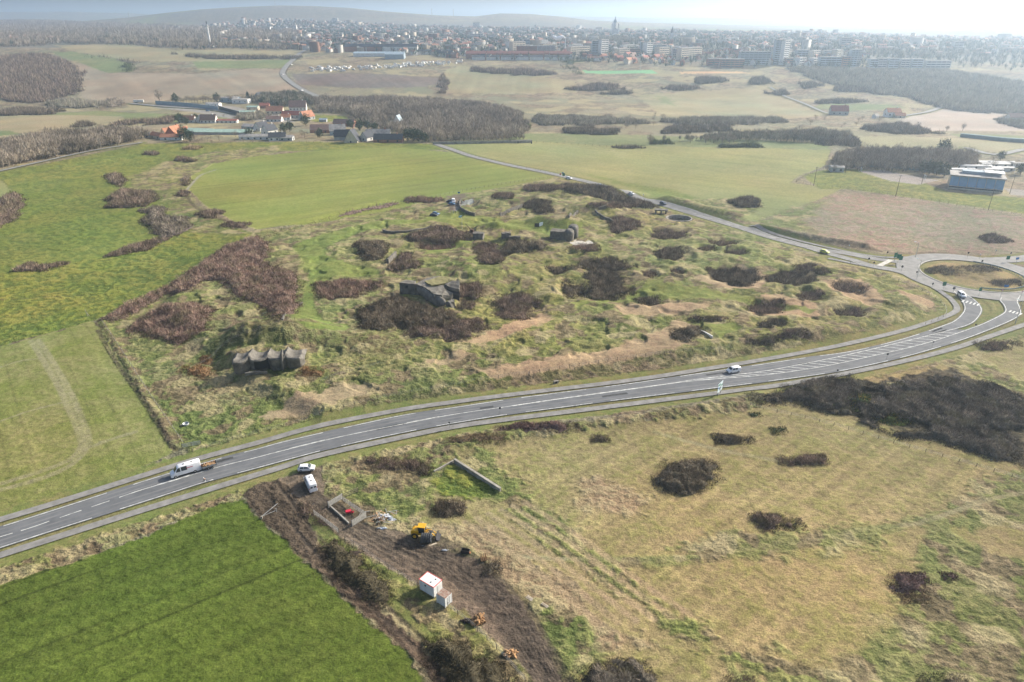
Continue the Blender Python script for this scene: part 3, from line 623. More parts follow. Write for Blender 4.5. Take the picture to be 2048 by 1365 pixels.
# (type, outline in the picture, edge softness m, edge wander m, rows (x0,y0,x1,y1,period m,strength))
RG = [
 # far side
 ('brown_far', [(-300,215),(560,205),(900,215),(1300,240),(1700,262),(2300,262),(2300,300),(1040,283),(870,283),(300,286),(-300,345)], 6, 6, None),
 ('rough_far', [(-300,95),(600,98),(1100,118),(1560,128),(2300,145),(2300,262),(1700,262),(1300,240),(900,215),(560,205),(-300,215)], 6, 4, None),
 ('wood_far', [(300,50),(330,30),(400,21),(480,16),(560,13),(620,14),(700,18),(800,28),(900,36),(700,36),(500,40)], 40, 40, None),
 ('wood_far', [(-300,40),(200,60),(420,88),(600,97),(100,92),(0,95),(-300,100)], 20, 20, None),
 ('tan_plough', [(152,127),(200,126),(216,147),(265,146),(390,149),(512,137),(562,140),(602,178),(565,186),(400,190),(300,206),(165,206),(158,165)], 3, 4, (300,190,250,150,22,.10)),
 ('green_far', [(100,104),(145,104),(252,122),(266,144),(216,147),(152,124)], 3, 3, None),
 ('straw', [(105,91),(250,89),(330,99),(500,101),(606,101),(590,118),(400,124),(252,121),(140,102)], 3, 3, None),
 ('green_far', [(385,124),(590,119),(566,137),(395,137)], 3, 3, None),
 ('soil_far', [(583,148),(700,147),(880,157),(888,166),(840,176),(720,190),(655,197),(600,176)], 3, 4, (700,188,640,150,14,.14)),
 ('brown_far', [(600,170),(720,178),(850,175),(890,190),(830,192),(700,198),(650,198)], 8, 5, None),
 ('straw', [(892,140),(922,132),(1030,149),(1150,162),(1156,186),(1020,188),(890,186)], 3, 3, (940,185,960,140,16,.10)),
 ('brown_far', [(892,190),(1270,196),(1330,240),(1100,240),(900,222)], 4, 5, (900,200,1200,215,30,.06)),
 ('straw', [(1275,190),(1510,175),(1560,194),(1662,232),(1500,240),(1335,240)], 3, 4, (1300,230,1500,215,20,.05)),
 ('green_far', [(1312,192),(1340,196),(1348,212),(1322,206)], 12, 6, None),
 ('pitch', [(1165,141.5),(1305,141),(1316,147.5),(1173,147.5)], 1, 0, None),
 ('straw', [(1318,143),(1358,143),(1358,149),(1322,148)], 2, 1, None),
 ('ochre', [(1358,144),(1480,143.5),(1504,147.5),(1362,148)], 1, 1, None),
 ('pink', [(1795,240),(1885,218),(2060,229),(2300,232),(2300,266),(1960,262),(1840,262)], 4, 4, None),
 ('wood_far', [(1562,135),(1900,140),(2300,165),(2300,228),(2060,228),(1890,216),(1800,190),(1650,165)], 12, 14, None),
 ('green_far', [(1640,208),(1800,210),(1812,218),(1700,222),(1620,218)], 5, 4, None),
 ('green_far', [(1040,267),(1300,271),(1655,289),(1660,300),(1200,292),(1060,283),(870,284),(1010,280)], 3, 3, None),
 ('straw', [(1680,272),(1860,275),(1990,283),(2060,290),(2060,310),(1900,300),(1720,292)], 5, 5, None),
 ('green_far', [(1900,268),(2060,272),(2060,284),(1920,276)], 3, 3, None),
 ('tan', [(-60,238),(60,229),(200,228),(246,233),(215,246),(110,262),(0,270),(-60,272)], 4, 4, None),
 ('green_far', [(60,229),(200,222),(330,228),(460,236),(420,245),(250,246),(246,233)], 4, 3, None),
 ('green_far', [(-60,262),(20,262),(40,268),(0,272),(-60,274)], 2, 2, None),
 ('gravel', [(360,205),(470,214),(560,232),(590,246),(470,240),(400,226),(300,214)], 3, 2, None),
 ('pasture', [(625,230),(690,232),(700,240),(640,246),(618,240)], 3, 2, None),
 # middle distance
 ('pasture', [(-300,345),(0,345),(140,318),(285,288),(420,286),(620,284),(885,289),(905,300),(860,300),(560,303),(420,335),(372,380),(400,420),(505,466),(410,522),(300,592),(190,640),(0,692),(-300,760)], 1.5, 1.5, None),
 ('crop_yellow', [(-200,330),(0,358),(22,380),(0,398),(-200,400)], 1.5, 1, None),
 ('pasture2', [(0,548),(140,527),(260,505),(395,465),(410,520),(300,592),(190,640),(0,692),(-200,720),(-200,560)], 1, 1, None),
 ('tussock', [(560,303),(420,335),(372,380),(400,420),(505,466),(395,470),(330,395),(270,380),(262,352),(330,325),(420,305),(560,290)], 5, 5, None),
 ('lush', [(312,395),(345,400),(420,440),(400,460),(330,410)], 4, 5, None),
 ('crop_light', [(376,378),(384,352),(430,327),(520,312),(640,301),(780,294),(900,305),(1010,331),(1112,353),(1090,362),(900,394),(760,428),(620,449),(520,459),(470,444),(408,410)], 1.0, .6, (400,420,1000,345,7,.09)),
 ('crop_yellow', [(872,290),(1060,283),(1200,291),(1662,300),(1650,332),(1600,352),(1580,366),(1682,379),(1600,418),(1500,446),(1400,428),(1262,386),(1130,350),(1000,324),(930,306)], 1.2, .6, (1100,330,1600,390,9,.05)),
 ('mown', [(1160,345),(1262,376),(1340,400),(1420,402),(1340,380),(1240,362)], 6, 4, None),
 ('pasture', [(1604,352),(1640,342),(1700,338),(1790,345),(1900,385),(2100,400),(2100,436),(1700,379),(1640,378)], 1.5, 1, None),
 ('gravel', [(1716,343),(1762,341),(1878,361),(1838,370),(1782,363)], 1.5, 1, None),
 ('gravel', [(2010,378),(2100,382),(2100,395),(2020,390)], 2, 1, None),
 ('heath', [(1506,446),(1600,414),(1692,383),(1830,398),(2100,446),(2100,470),(2012,513),(1900,508),(1765,501),(1700,482),(1600,457)], 3, 3, None),
 ('rough_green', [(1506,446),(1600,414),(1650,400),(1660,412),(1600,440),(1620,462)], 8, 6, None),
 ('tussock', [(1340,392),(1420,398),(1500,400),(1530,410),(1480,440),(1400,428)], 3, 3, None),
 # battery site
 ('tussock', [(200,640),(300,590),(410,520),(520,462),(640,447),(760,425),(900,393),(1090,360),(1128,352),(1262,392),(1325,412),(1400,436),(1536,478),(1650,520),(1800,548),(1861,575),(1910,608),(1912,625),(1800,660),(1536,715),(1264,758),(1024,786),(802,817),(640,850),(390,915),(350,890),(270,760)], 1.5, 1.5, None),
 ('tussock_dry', [(440,640),(520,610),(600,640),(680,640),(760,650),(860,690),(800,720),(700,700),(560,655),(470,670)], 6, 6, None),
 ('tussock_dry', [(360,760),(440,720),(460,770),(560,780),(640,770),(560,800),(420,810),(380,790)], 5, 5, None),
 ('lush', [(300,770),(370,765),(400,800),(480,810),(640,780),(800,745),(740,790),(520,830),(400,880),(350,880)], 5, 5, None),
 ('lush', [(880,760),(930,720),(1000,700),(1080,655),(1150,612),(1262,600),(1325,640),(1310,676),(1180,700),(1060,722),(960,748),(780,790),(740,780)], 4, 4, None),
 ('lush', [(840,520),(940,510),(1060,560),(1040,600),(960,560),(880,560)], 7, 7, None),
 ('lush', [(1300,625),(1400,590),(1380,560),(1300,575),(1240,600)], 6, 6, None),
 ('lush', [(1540,560),(1700,540),(1880,600),(1890,620),(1800,600),(1640,570)], 6, 6, None),
 ('cut', [(522,832),(590,790),(700,770),(735,773),(722,795),(620,820),(545,838)], 1.5, 2, None),
 ('cut', [(955,742),(1100,716),(1250,688),(1330,660),(1352,640),(1400,652),(1380,690),(1250,722),(1100,748),(980,760)], 1.5, 2, None),
 ('cut', [(930,684),(1085,625),(1108,640),(962,690)], 1.5, 1.5, None),
 ('cut', [(858,720),(915,702),(936,710),(890,728),(862,730)], 1.5, 1.5, None),
 ('cut', [(1232,610),(1270,608),(1420,606),(1425,616),(1320,630),(1250,630)], 1.5, 1.5, None),
 ('cut', [(1388,556),(1478,530),(1540,553),(1520,577),(1430,575)], 1.5, 1.5, None),
 ('cut', [(1492,598),(1560,588),(1630,605),(1640,632),(1560,632),(1500,625)], 1.5, 1.5, None),
 ('cut', [(1640,560),(1722,558),(1775,600),(1740,612),(1690,592)], 1.5, 1.5, None),
 ('cut', [(1800,582),(1868,602),(1868,617),(1820,604)], 1.5, 1.5, None),
 ('mown', [(1410,650),(1465,645),(1485,655),(1440,674)], .5, .3, None),
 ('mown', [(845,440),(880,425),(915,415),(935,428),(1000,438),(1080,432),(1096,443),(1060,462),(985,458),(930,452),(860,442),(768,456),(700,474),(655,492),(650,508),(690,525),(755,538),(760,548),(668,552),(634,575),(628,608),(645,640),(700,652),(690,662),(612,656),(580,640),(600,600),(618,565),(610,530),(585,492),(640,470),(760,442)], 1.5, .8, None),
 ('mown', [(1060,455),(1130,440),(1165,446),(1170,470),(1120,478),(1090,470)], 2, 1.5, None),
 ('mown', [(880,490),(940,478),(945,484),(900,500),(845,510)], 1.5, 1, None),
 ('mown', [(1300,560),(1480,590),(1640,620),(1620,628),(1460,600),(1330,600),(1240,605),(1160,612),(1150,606),(1250,596)], 2, 2, None),
 ('gravel', [(918,404),(945,398),(948,405),(922,412),(912,424),(902,420)], 1, .5, None),
 ('bank', [(1000,440),(1085,405),(1125,384),(1132,388),(1090,412),(1010,446)], .8, .4, None),
 ('track', [(895,392),(935,386),(925,400),(912,420),(898,425)], 3, 2, None),
 ('bank', [(360,908),(500,872),(660,826),(860,782),(1100,744),(1300,715),(1480,701),(1700,676),(1760,668),(1740,688),(1500,713),(1300,740),(1100,772),(860,806),(660,843),(500,884),(420,902)], 1.2, .8, None),
 # fields at lower left
 ('crop_sparse', [(-300,790),(0,695),(188,642),(204,660),(268,760),(344,888),(348,905),(200,972),(0,1032),(-300,1130)], .8, .6, (190,650,345,895,2.6,.07)),
 ('tussock_dry', [(188,640),(205,636),(275,750),(352,878),(362,900),(346,905),(268,765)], .8, .5, None),
 ('crop', [(-300,1250),(0,1166),(150,1121),(300,1071),(432,1008),(482,998),(512,1032),(600,1110),(690,1198),(790,1286),(850,1355),(960,1500),(-300,1500)], .8, .8, (0,1160,430,1008,2.6,.15)),
 ('verge', [(-300,1225),(0,1110),(430,985),(520,957),(482,998),(432,1008),(150,1121),(0,1166),(-300,1250)], .6, .5, None),
 ('tussock_dry', [(-300,1240),(0,1125),(430,998),(500,965),(482,998),(432,1010),(150,1125),(0,1168),(-300,1255)], .6, .8, None),
 # south of the road
 ('hay', [(640,935),(900,878),(1200,852),(1500,812),(1700,740),(2048,655),(2400,600),(2400,1500),(1100,1500),(1000,1130),(900,1080),(880,1060)], 1, 1, (1300,930,1480,830,2.0,.17)),
 ('tussock_dry', [(640,930),(880,875),(1200,838),(1500,795),(1540,800),(1520,815),(1200,852),(960,885),(900,900),(870,960),(850,1000),(760,1010),(700,1005),(660,985)], 1.5, 2, None),
 ('tussock', [(640,950),(760,935),(860,935),(905,925),(870,985),(850,1010),(820,1050),(740,1030),(700,1000),(655,985)], 2, 3, None),
 ('lush', [(905,905),(960,900),(1060,985),(1060,1010),(990,990),(920,930)], 4, 3, None),
 ('pasture2', [(862,965),(906,926),(1000,985),(965,1000),(885,990)], 1, 1, None),
 ('rough_green', [(1992,940),(2100,925),(2400,900),(2400,1500),(1480,1500),(1440,1330),(1540,1318),(1690,1300),(1795,1180),(1850,1080),(1975,985)], 4, 5, None),
 ('hay', [(1908,1058),(1990,1052),(2060,1070),(2100,1120),(2000,1105),(1930,1085)], 2, 2, None),
 ('hay', [(1500,1150),(1600,1110),(1740,1100),(1830,1060),(1780,1160),(1700,1290),(1620,1310)], 5, 6, None),
 ('hay', [(1955,718),(2060,672),(2300,640),(2300,740),(2060,760),(1990,742)], 2, 2, None),
 ('tussock', [(1700,745),(1905,695),(1990,665),(2060,648),(2060,672),(1960,712),(1990,742),(2060,762),(2060,800),(1940,745),(1880,728),(1760,752)], 2, 2, None),
 ('lush', [(990,985),(1050,995),(1180,1098),(1330,1208),(1480,1296),(1600,1328),(1560,1348),(1410,1312),(1285,1212),(1160,1125),(1075,1065)], 3, 3, None),
 ('rough_green', [(1330,1100),(1460,1065),(1560,1062),(1700,1050),(1850,1020),(1990,970),(2000,1000),(1860,1045),(1740,1075),(1600,1100),(1440,1120)], 4, 4, None),
 ('hay_red', [(880,1062),(960,1052),(1090,1120),(1180,1200),(1300,1290),(1200,1290),(1080,1215),(985,1130)], 3, 4, (900,1070,1100,1200,3.5,.10)),
 ('hay_red', [(1200,960),(1300,1000),(1260,1040),(1150,1010)], 5, 6, None),
 ('verge', [(562,1000),(610,1008),(650,1045),(700,1090),(870,1195),(960,1262),(1040,1330),(1100,1400),(1150,1500),(1000,1500),(940,1380),(850,1290),(760,1190),(640,1085)], .8, .8, None),
 ('tussock', [(700,1100),(760,1140),(870,1200),(960,1265),(1040,1330),(1100,1400),(1150,1500),(1000,1500),(900,1300),(800,1210)], .8, .8, None),
 ('lush', [(1060,1200),(1120,1215),(1200,1270),(1250,1310),(1180,1330),(1120,1350),(1080,1270)], 2, 2, None),
 ('lush', [(860,1110),(930,1100),(1010,1150),(1010,1165),(920,1140)], 2, 2, None),
 ('soil', [(484,990),(520,958),(580,940),(602,1000),(640,1095),(745,1200),(842,1292),(915,1365),(1000,1460),(940,1500),(852,1345),(792,1285),(690,1195),(600,1108),(512,1030)], .6, .6, (560,1030,840,1300,1.3,.25)),
 ('track', [(556,952),(600,930),(648,918),(645,955),(658,1012),(722,1052),(792,1062),(882,1096),(960,1125),(1000,1165),(1040,1195),(1062,1240),(1110,1330),(1170,1460),(1120,1460),(1078,1365),(1000,1288),(950,1248),(905,1212),(868,1185),(780,1138),(700,1088),(640,1038),(592,990)], .6, .7, (640,1000,760,1100,1.1,.10)),
 ('mud', [(860,1090),(960,1128),(1000,1168),(1036,1195),(1062,1240),(1110,1330),(1170,1460),(1120,1460),(1050,1320),(990,1220),(930,1165),(870,1130),(800,1100),(770,1070)], 1.2, 1.0, (870,1100,1060,1270,.95,.30)),
 ('verge', [(888,1215),(930,1222),(955,1250),(940,1262),(900,1235)], 1.5, 1, None),
 ('thorn_floor', [(1500,790),(1640,755),(1740,765),(1900,735),(2060,802),(2060,935),(1900,888),(1700,830),(1600,806)], 2, 2, None),
 ('lush', [(1745,768),(1800,765),(1850,790),(1820,800),(1780,788)], 2, 2, None),
]
LINES = [  # trodden or driven lines: (type, points, half width m, softness)
 ('straw', [(1030,1112),(1120,1118),(1200,1119),(1300,1121),(1400,1113),(1500,1096),(1600,1084),(1700,1064),(1790,1052),(1850,1043),(1920,1018),(1975,1000),(2048,985)], .3, .3),
 ('rough_green', [(1180,1122),(1300,1124),(1400,1116),(1500,1099),(1600,1087),(1700,1067),(1790,1055)], .9, .9),
 ('hay', [(1590,1106),(1640,1120),(1700,1150),(1745,1182),(1790,1220)], .35, .3),
 ('hay', [(1180,1215),(1230,1250),(1290,1275),(1400,1290),(1520,1300),(1620,1328),(1700,1335)], .45, .4),
 ('rough_green', [(1870,1050),(1875,1100),(1870,1180),(1880,1260),(1820,1320),(1700,1340)], 1.0, 1.5),
 ('straw', [(62,682),(85,718),(118,775),(130,800),(160,870),(160,900),(130,925),(60,950),(0,968)], .5, .4),
 ('straw', [(76,680),(100,715),(135,775),(150,805),(175,870),(172,898),(140,932),(80,958),(0,980)], .5, .4),
 ('straw', [(0,735),(40,722),(95,716)], .15, .2),
 ('straw', [(0,843),(60,822),(130,804)], .15, .2),
 ('straw', [(172,898),(230,876),(270,865)], .4, .4),
 ('tussock_dry', [(200,640),(222,672),(240,700),(262,735),(300,790),(350,880)], .7, .3),
 ('soil', [(195,660),(218,700),(240,735),(290,805),(345,895)], .35, .3),
 ('soil', [(370,382),(384,408),(420,432),(470,447)], .6, .5),
 ('gravel', [(432,340),(400,352),(374,380)], .5, .5),
 ('soil', [(505,956),(497,990),(545,1045)], .4, .4),
 ('bank', [(350,760),(395,803)], .5, .5), ('bank', [(355,758),(300,775)], .4, .4),
 ('bank', [(378,750),(450,690),(520,665),(600,640),(680,652)], .7, .6),
 ('straw', [(1310,865),(1440,900),(1600,930)], .3, .5),
 ('soil', [(0,600),(180,590)], .01, .01),
]

for i in range(6): LINES.append(('cut', [(930 + 24*i, 1045 - 8*i), (1010 + 30*i, 1095 - 4*i), (1120 + 34*i, 1180 - 2*i), (1200+36*i, 1250 - 4*i)], .3, .5))

for i in range(11):
    o = (i - 5) * 6.5; LINES.append(('rut', [(860 + o*.3, 1098 - o*.8), (930 + o*.5, 1140 - o*.9), (990 + o*.8, 1195 - o*.7), (1030 + o, 1240 - o*.5), (1075 + o, 1310 - o*.3), (1130 + o, 1400)], .10 + .06 * (i % 3), .15))
for i in range(5): LINES.append(('rut', [(640 + 7*i, 1012 - 2*i), (690 + 7*i, 1060 - 4*i), (760 + 9*i, 1105 - 6*i), (860 + 10*i, 1160 - 12*i)], .10, .15))
for i in range(4): LINES.append(('rut', [(600 + 8*i, 945 + i), (610 + 8*i, 985), (640 + 7*i, 1015 - 2*i)], .10, .15))
for i in (1, 4): LINES.append(('rut', [(515 + 10*i, 985 - 4*i), (590 + 8*i, 1075 - 5*i), (700 + 6*i, 1185 - 5*i), (840 + 6*i, 1315 - 5*i), (930 + 6*i, 1400)], .10, .2))
T['rut'] = ((.07,.054,.042), (.09,.068,.052), (.05,.04,.032), 2, .5)
def screen_y(Y):
    z = zb(np.zeros_like(Y), Y); d = (Y * cp + (CAM_H - z) * sp); u = (CAM_H - z) * cp - Y * sp
    return 682.5 + FPX * u / d
def ground_rows():
    Yf = np.concatenate([np.linspace(60, 500, 3000), np.geomspace(500.2, 15000, 6000)])
    sy = screen_y(Yf); c = np.concatenate([[0], np.cumsum(np.maximum(np.abs(np.diff(sy)), np.diff(Yf) * .0016))])
    n = int(c[-1] / 1.22); q = np.linspace(0, c[-1], n)
    Y = np.interp(q, c, Yf); return np.concatenate([[-400, -200, -80, -20, 10, 30, 45, 53], Y])
Yr = ground_rows()
uu = np.concatenate([-np.geomspace(3.2, .82, 28)[:-1], np.linspace(-.80, .80, 1480), np.geomspace(.82, 3.2, 28)[1:]])
Wd = np.where(Yr > 30, Yr + 45, 75 + (30 - Yr) * 3.0)
GX = (uu[None, :] * Wd[:, None]); GY = np.repeat(Yr[:, None], len(uu), 1)
sh = GX.shape; X = GX.ravel(); Y = GY.ravel()
dist = np.hypot(X, Y)
sp_m = np.maximum(dist * .0012, .12)           # spacing of the sheet
Zg = zt(X, Y)
N1 = fbm(X / 1.0, Y / 1.0, 2, 3)
def patch(x, y, s, seed): return sstep(.36, .64, fbm(x / s, y / s, 4, seed))
# tufts: size grows with distance so that they never fall between the vertices
ts = np.maximum(.55, sp_m * 2.6)
oct_ = []
for k, wl_ in enumerate((.9, 1.8, 3.6, 7.2)):
    fade = np.clip((wl_ / (sp_m * 2.2)) - .6, 0, 1); oct_.append((fade, vn(X / wl_ + k * 7.7, Y / wl_ * 1.25, 31 + k)))
tuft = sum(a * n * w for (a, n), w in zip(oct_, (.42, .33, .17, .08))) / (sum(a * w for (a, n), w in zip(oct_, (.42, .33, .17, .08))) + 1e-6)
tuft = np.where(np.isfinite(tuft), tuft, .5)
tuft_c = sstep(.40, .60, tuft)
colr = np.zeros((len(X), 3)); rough_ = np.zeros(len(X))
def paint(idx, typ, w, rows=None):
    A, B, C, s, tf = T[typ]; x = X[idx]; y = Y[idx]
    p = patch(x, y, s, hash_(typ))[:, None]; p2 = patch(x, y, s * .28, hash_(typ) + 5)[:, None]
    p = np.clip(.5 * p + .3 * p2 + .2 * tuft_c[idx][:, None], 0, 1)
    c = np.array(A) * (1 - p) + np.array(B) * p
    t = (1 - tuft_c[idx])[:, None] * min(1, .25 + tf * .75)
    c = c * (1 - t * .8) + np.array(C) * t * .8
    big = fbm(x / 45., y / 45., 3, 77)[:, None]; c = c * (.78 + .44 * big) * (1 + (fbm(x / 60., y / 60., 3, 78)[:, None] - .5) * np.array([.35, .0, -.1]))
    if typ in ('tussock', 'tussock_dry', 'lush', 'rough_green', 'bank', 'rough_far', 'brown_far'):
        sc = 5. if s < 20 else 28.; q = sstep(.585, .68, fbm(x / sc, y / sc, 3, 61) + .08 * (1 - tuft_c[idx]))[:, None] * .75; c = c * (1 - q) + np.array([.165,.12,.078]) * (.8 + .5 * tuft_c[idx])[:, None] * q
        q = sstep(.60, .70, fbm(x / (sc * 1.4), y / (sc * 1.4), 3, 64))[:, None] * .7; c = c * (1 - q) + np.array([.33,.28,.155]) * q
    if rows:
        a = np.array(P(rows[0], rows[1])[:2]); b = np.array(P(rows[2], rows[3])[:2]); d = (b - a) / np.hypot(*(b - a)); n_ = np.array([-d[1], d[0]])
        wob = (fbm(x / 25., y / 25., 2, 9) - .5) * rows[4] * .25
        q = ((x - a[0]) * n_[0] + (y - a[1]) * n_[1] + wob) / rows[4]; along = ((x - a[0]) * d[0] + (y - a[1]) * d[1])
        st = vn(q * 2.0, along / (rows[4] * 14), 91) - .5
        ok = np.clip(rows[4] / (sp_m[idx] * 2.2) - .7, 0, 1)
        ln = np.abs((q * .5) % 1 - .5); thin = 0 if not typ.startswith('crop') else (1 - sstep(.03, .09, ln)) * (.35 + .65 * sstep(.35, .6, vn(q * .5, along / 40., 17)))
        k = (1 + (st * 2.2 * rows[5] - thin * rows[5] * 2.2) * ok)[:, None]; c = c * np.clip(k, .35, 1.6)
    w = w[:, None]; colr[idx] = colr[idx] * (1 - w) + c * w; rough_[idx] = rough_[idx] * (1 - w[:, 0]) + tf * w[:, 0]
def hash_(s): return sum(ord(ch) * (i + 3) for i, ch in enumerate(s)) % 997
allix = np.arange(len(X))
near = np.nonzero((Y < 1300))[0]; farx = np.nonzero(Y >= 1250)[0]
paint(allix, 'rough_far', np.ones(len(X)))
paint(farx, 'town', sstep(1330, 1400, Y[farx])); k_ = np.nonzero(Y > 3600)[0]; paint(k_, 'rough_far', sstep(3600, 4000, Y[k_]) * .8)
k_ = np.nonzero(Y > 3000)[0]; paint(k_, 'green_far', sstep(.55, .7, fbm(X[k_] / 500, Y[k_] / 900, 3, 8)) * .8)
for typ, poly, soft, wander, rows in RG:
    pl = W(poly); m = soft + wander; x0, y0 = pl.min(0) - m; x1, y1 = pl.max(0) + m
    ix = np.nonzero((X > x0) & (X < x1) & (Y > y0) & (Y < y1))[0]
    if not len(ix): continue
    sd_ = sdist(pl, X[ix], Y[ix]) + (fbm(X[ix] / max(2., wander * 1.6), Y[ix] / max(2., wander * 1.6), 3, hash_(typ) + 2) - .5) * 2.4 * wander
    sf = max(soft * .5, .25)
    w = sstep(-sf, sf, sd_ + (tuft[ix] - .5) * soft * 1.5); kk = w > 0.001; paint(ix[kk], typ, w[kk], rows)
for typ, pts, hw, soft in LINES:
    ln = smooth(W(pts), 3); x0, y0 = ln.min(0) - 6; x1, y1 = ln.max(0) + 6
    ix = np.nonzero((X > x0) & (X < x1) & (Y > y0) & (Y < y1))[0]
    if not len(ix): continue
    d = ldist(ln, X[ix], Y[ix]); w = (1 - sstep(hw, hw + soft + .4, d)) * np.clip(.55 + .7 * (N1[ix] - .3), .3, 1); kk = w > 0.01; paint(ix[kk], typ, w[kk])
    if typ == 'rut': Zg[ix] -= .07 * (1 - sstep(hw, hw + .5, d))
flat = np.ones(len(X)); low = np.zeros(len(X))
for ln, hw in ROADS + FARROADS:
    x0, y0 = ln.min(0) - 16; x1, y1 = ln.max(0) + 16
    ix = np.nonzero((X > x0) & (X < x1) & (Y > y0) & (Y < y1))[0]
    d = ldist(ln, X[ix], Y[ix]); flat[ix] = np.minimum(flat[ix], sstep(hw, hw + 3.0, d)); low[ix] = np.maximum(low[ix], 1 - sstep(hw - .2, hw + .8, d))
    if hw < 4.4 and (ln, hw)[0] is not None:
        w = 1 - sstep(hw + 2.0, hw + 3.2, d + (N1[ix] - .5) * 2); kk = w > .01; paint(ix[kk], 'verge', w[kk])
for ln, hw in ((offset(sE_top, .9), .9), (offset(sE_bot, -.9), .8)):
    x0, y0 = ln.min(0) - 4; x1, y1 = ln.max(0) + 4; ix = np.nonzero((X > x0) & (X < x1) & (Y > y0) & (Y < y1))[0]
    d = ldist(ln, X[ix], Y[ix]); w = 1 - sstep(hw * .6, hw * 1.3, d + (N1[ix] - .5)); kk = w > .01; paint(ix[kk], 'verge_brown', w[kk])
# roundabout island
ix = np.nonzero(np.hypot(X - RC[0], Y - RC[1]) < RI + 1)[0]; r_ = np.hypot(X[ix] - RC[0], Y[ix] - RC[1])
paint(ix, 'verge', np.ones(len(ix))); paint(ix, 'hay', 1 - sstep(RI - 4.5, RI - 3, r_ + (N1[ix] - .5) * 2)); paint(ix, 'bank', (1 - sstep(6, 12, r_)) * .6)
Zg[ix] += 1.0 * (1 - sstep(4, RI - 2, r_))
# sandy mud dragged onto the lower path and the old earth entrance
amp = np.clip(rough_, 0, 1) * flat
hgt = sum(a * (n - .5) * w for (a, n), w in zip(oct_, (.42, .46, .36, .30)))
Zg = Zg + hgt * amp * np.where(dist < 600, 1, 1.6)
Zg = Zg - low * (.09 + dist * .0004)
def height_noise(x, y): return 0.0
n_r, n_c = sh; a = (np.arange(n_r - 1)[:, None] * n_c + np.arange(n_c - 1)[None, :]).ravel()
F = np.stack([a, a + 1, a + n_c + 1, a + n_c], 1)
c4 = np.concatenate([np.clip(colr, 0.005, .9), (rough_ * flat)[:, None]], 1)
ground_mat = attr_mat('ground', .97, .50, .8, 1.0, 2.0, .55, fine=3.2)
me = np_mesh('ground', np.stack([X, Y, Zg], 1), F, c4, True)
ground = link('ground', me, ground_mat); tag(ground, kind='structure')
build_roads()
# ---------------------------------------------------------------- thickets, woods, trees
twig_mat = attr_mat('bare_twigs', .95, .25, .5, spec=.05)
leaf_mat = attr_mat('foliage', .8, .3, .8, spec=.2)
PAL = {
 'brown': [(.085,.060,.045), (.13,.095,.07), (.055,.04,.032), (.17,.135,.10)],
 'red':   [(.13,.078,.055), (.17,.105,.075), (.085,.055,.042), (.21,.165,.11)],
 'grey':  [(.10,.082,.065), (.15,.125,.095), (.07,.055,.045), (.20,.175,.125)],
 'dark':  [(.060,.047,.034), (.09,.070,.048), (.042,.036,.025), (.13,.105,.07)],
 'hedge': [(.085,.072,.046), (.12,.10,.062), (.055,.048,.032), (.17,.145,.09)],
 'thorn': [(.070,.058,.046), (.10,.083,.064), (.048,.042,.032), (.14,.115,.09)],
 'rust':  [(.20,.115,.06), (.27,.17,.09), (.12,.08,.045), (.31,.22,.12)],
 'tan':   [(.30,.235,.15), (.24,.18,.11), (.17,.125,.08), (.36,.29,.19)],
 'wine':  [(.11,.065,.058), (.15,.095,.08), (.075,.05,.045), (.19,.14,.11)],
 'gorse': [(.05,.065,.02), (.075,.09,.028), (.03,.04,.013), (.34,.22,.03)],
 'green': [(.045,.06,.022), (.065,.085,.03), (.03,.04,.016), (.09,.10,.045)],
 'wood':  [(.16,.135,.105), (.20,.17,.135), (.12,.10,.08), (.24,.205,.165)],
 'wood2': [(.13,.115,.09), (.17,.15,.12), (.09,.08,.062), (.10,.11,.07)],
 'pine':  [(.035,.055,.028), (.05,.07,.035), (.025,.04,.022), (.06,.08,.04)],
}
for _k, _m in (('brown',2.0),('red',1.75),('grey',1.6),('dark',2.15),('thorn',1.85),('rust',1.25),('tan',1.1),('wine',1.6),('gorse',1.4),('green',1.4),('wood',1.75),('wood2',1.9),('pine',1.3)): _ds = .12 if _k in ('brown', 'dark', 'thorn', 'grey', 'wine') else .25 if _k == 'red' else 0; PAL[_k] = [tuple((c * (1 - _ds) + sum(q) / 3 * _ds) * _m for c in q) for q in PAL[_k]]
def slivers(base, dirv, length, width, col):
    """thin triangles: base points, unit directions, lengths, widths -> V, F, C"""
    n = len(base); r = rng.normal(size=(n, 3)); s = np.cross(dirv, r); s /= np.linalg.norm(s, axis=1)[:, None] + 1e-9
    a = base - s * width[:, None] / 2; b = base + s * width[:, None] / 2; c = base + dirv * length[:, None]
    V = np.stack([a, b, c], 1).reshape(-1, 3); F = np.arange(3 * n).reshape(-1, 3); C = np.repeat(col, 3, axis=0)
    return V, F, C
def pickcol(kind, n, w=(.45, .25, .18, .12)):
    p = np.array(PAL[kind]); i = rng.choice(len(p), size=n, p=w); return p[i] * rng.uniform(.8, 1.2, (n, 1))
def largest(ok):
    lab = np.zeros(ok.shape, int); best = 0; bi = 0; k = 0; ny, nx = ok.shape
    for sy, sx in zip(*np.nonzero(ok)):
        if lab[sy, sx]: continue
        k += 1; st = [(sy, sx)]; lab[sy, sx] = k; n = 0
        while st:
            y, x = st.pop(); n += 1
            for a, b in ((y+1, x), (y-1, x), (y, x+1), (y, x-1)):
                if 0 <= a < ny and 0 <= b < nx and ok[a, b] and not lab[a, b]: lab[a, b] = k; st.append((a, b))
        if n > best: best = n; bi = k
    return lab == bi if k else ok
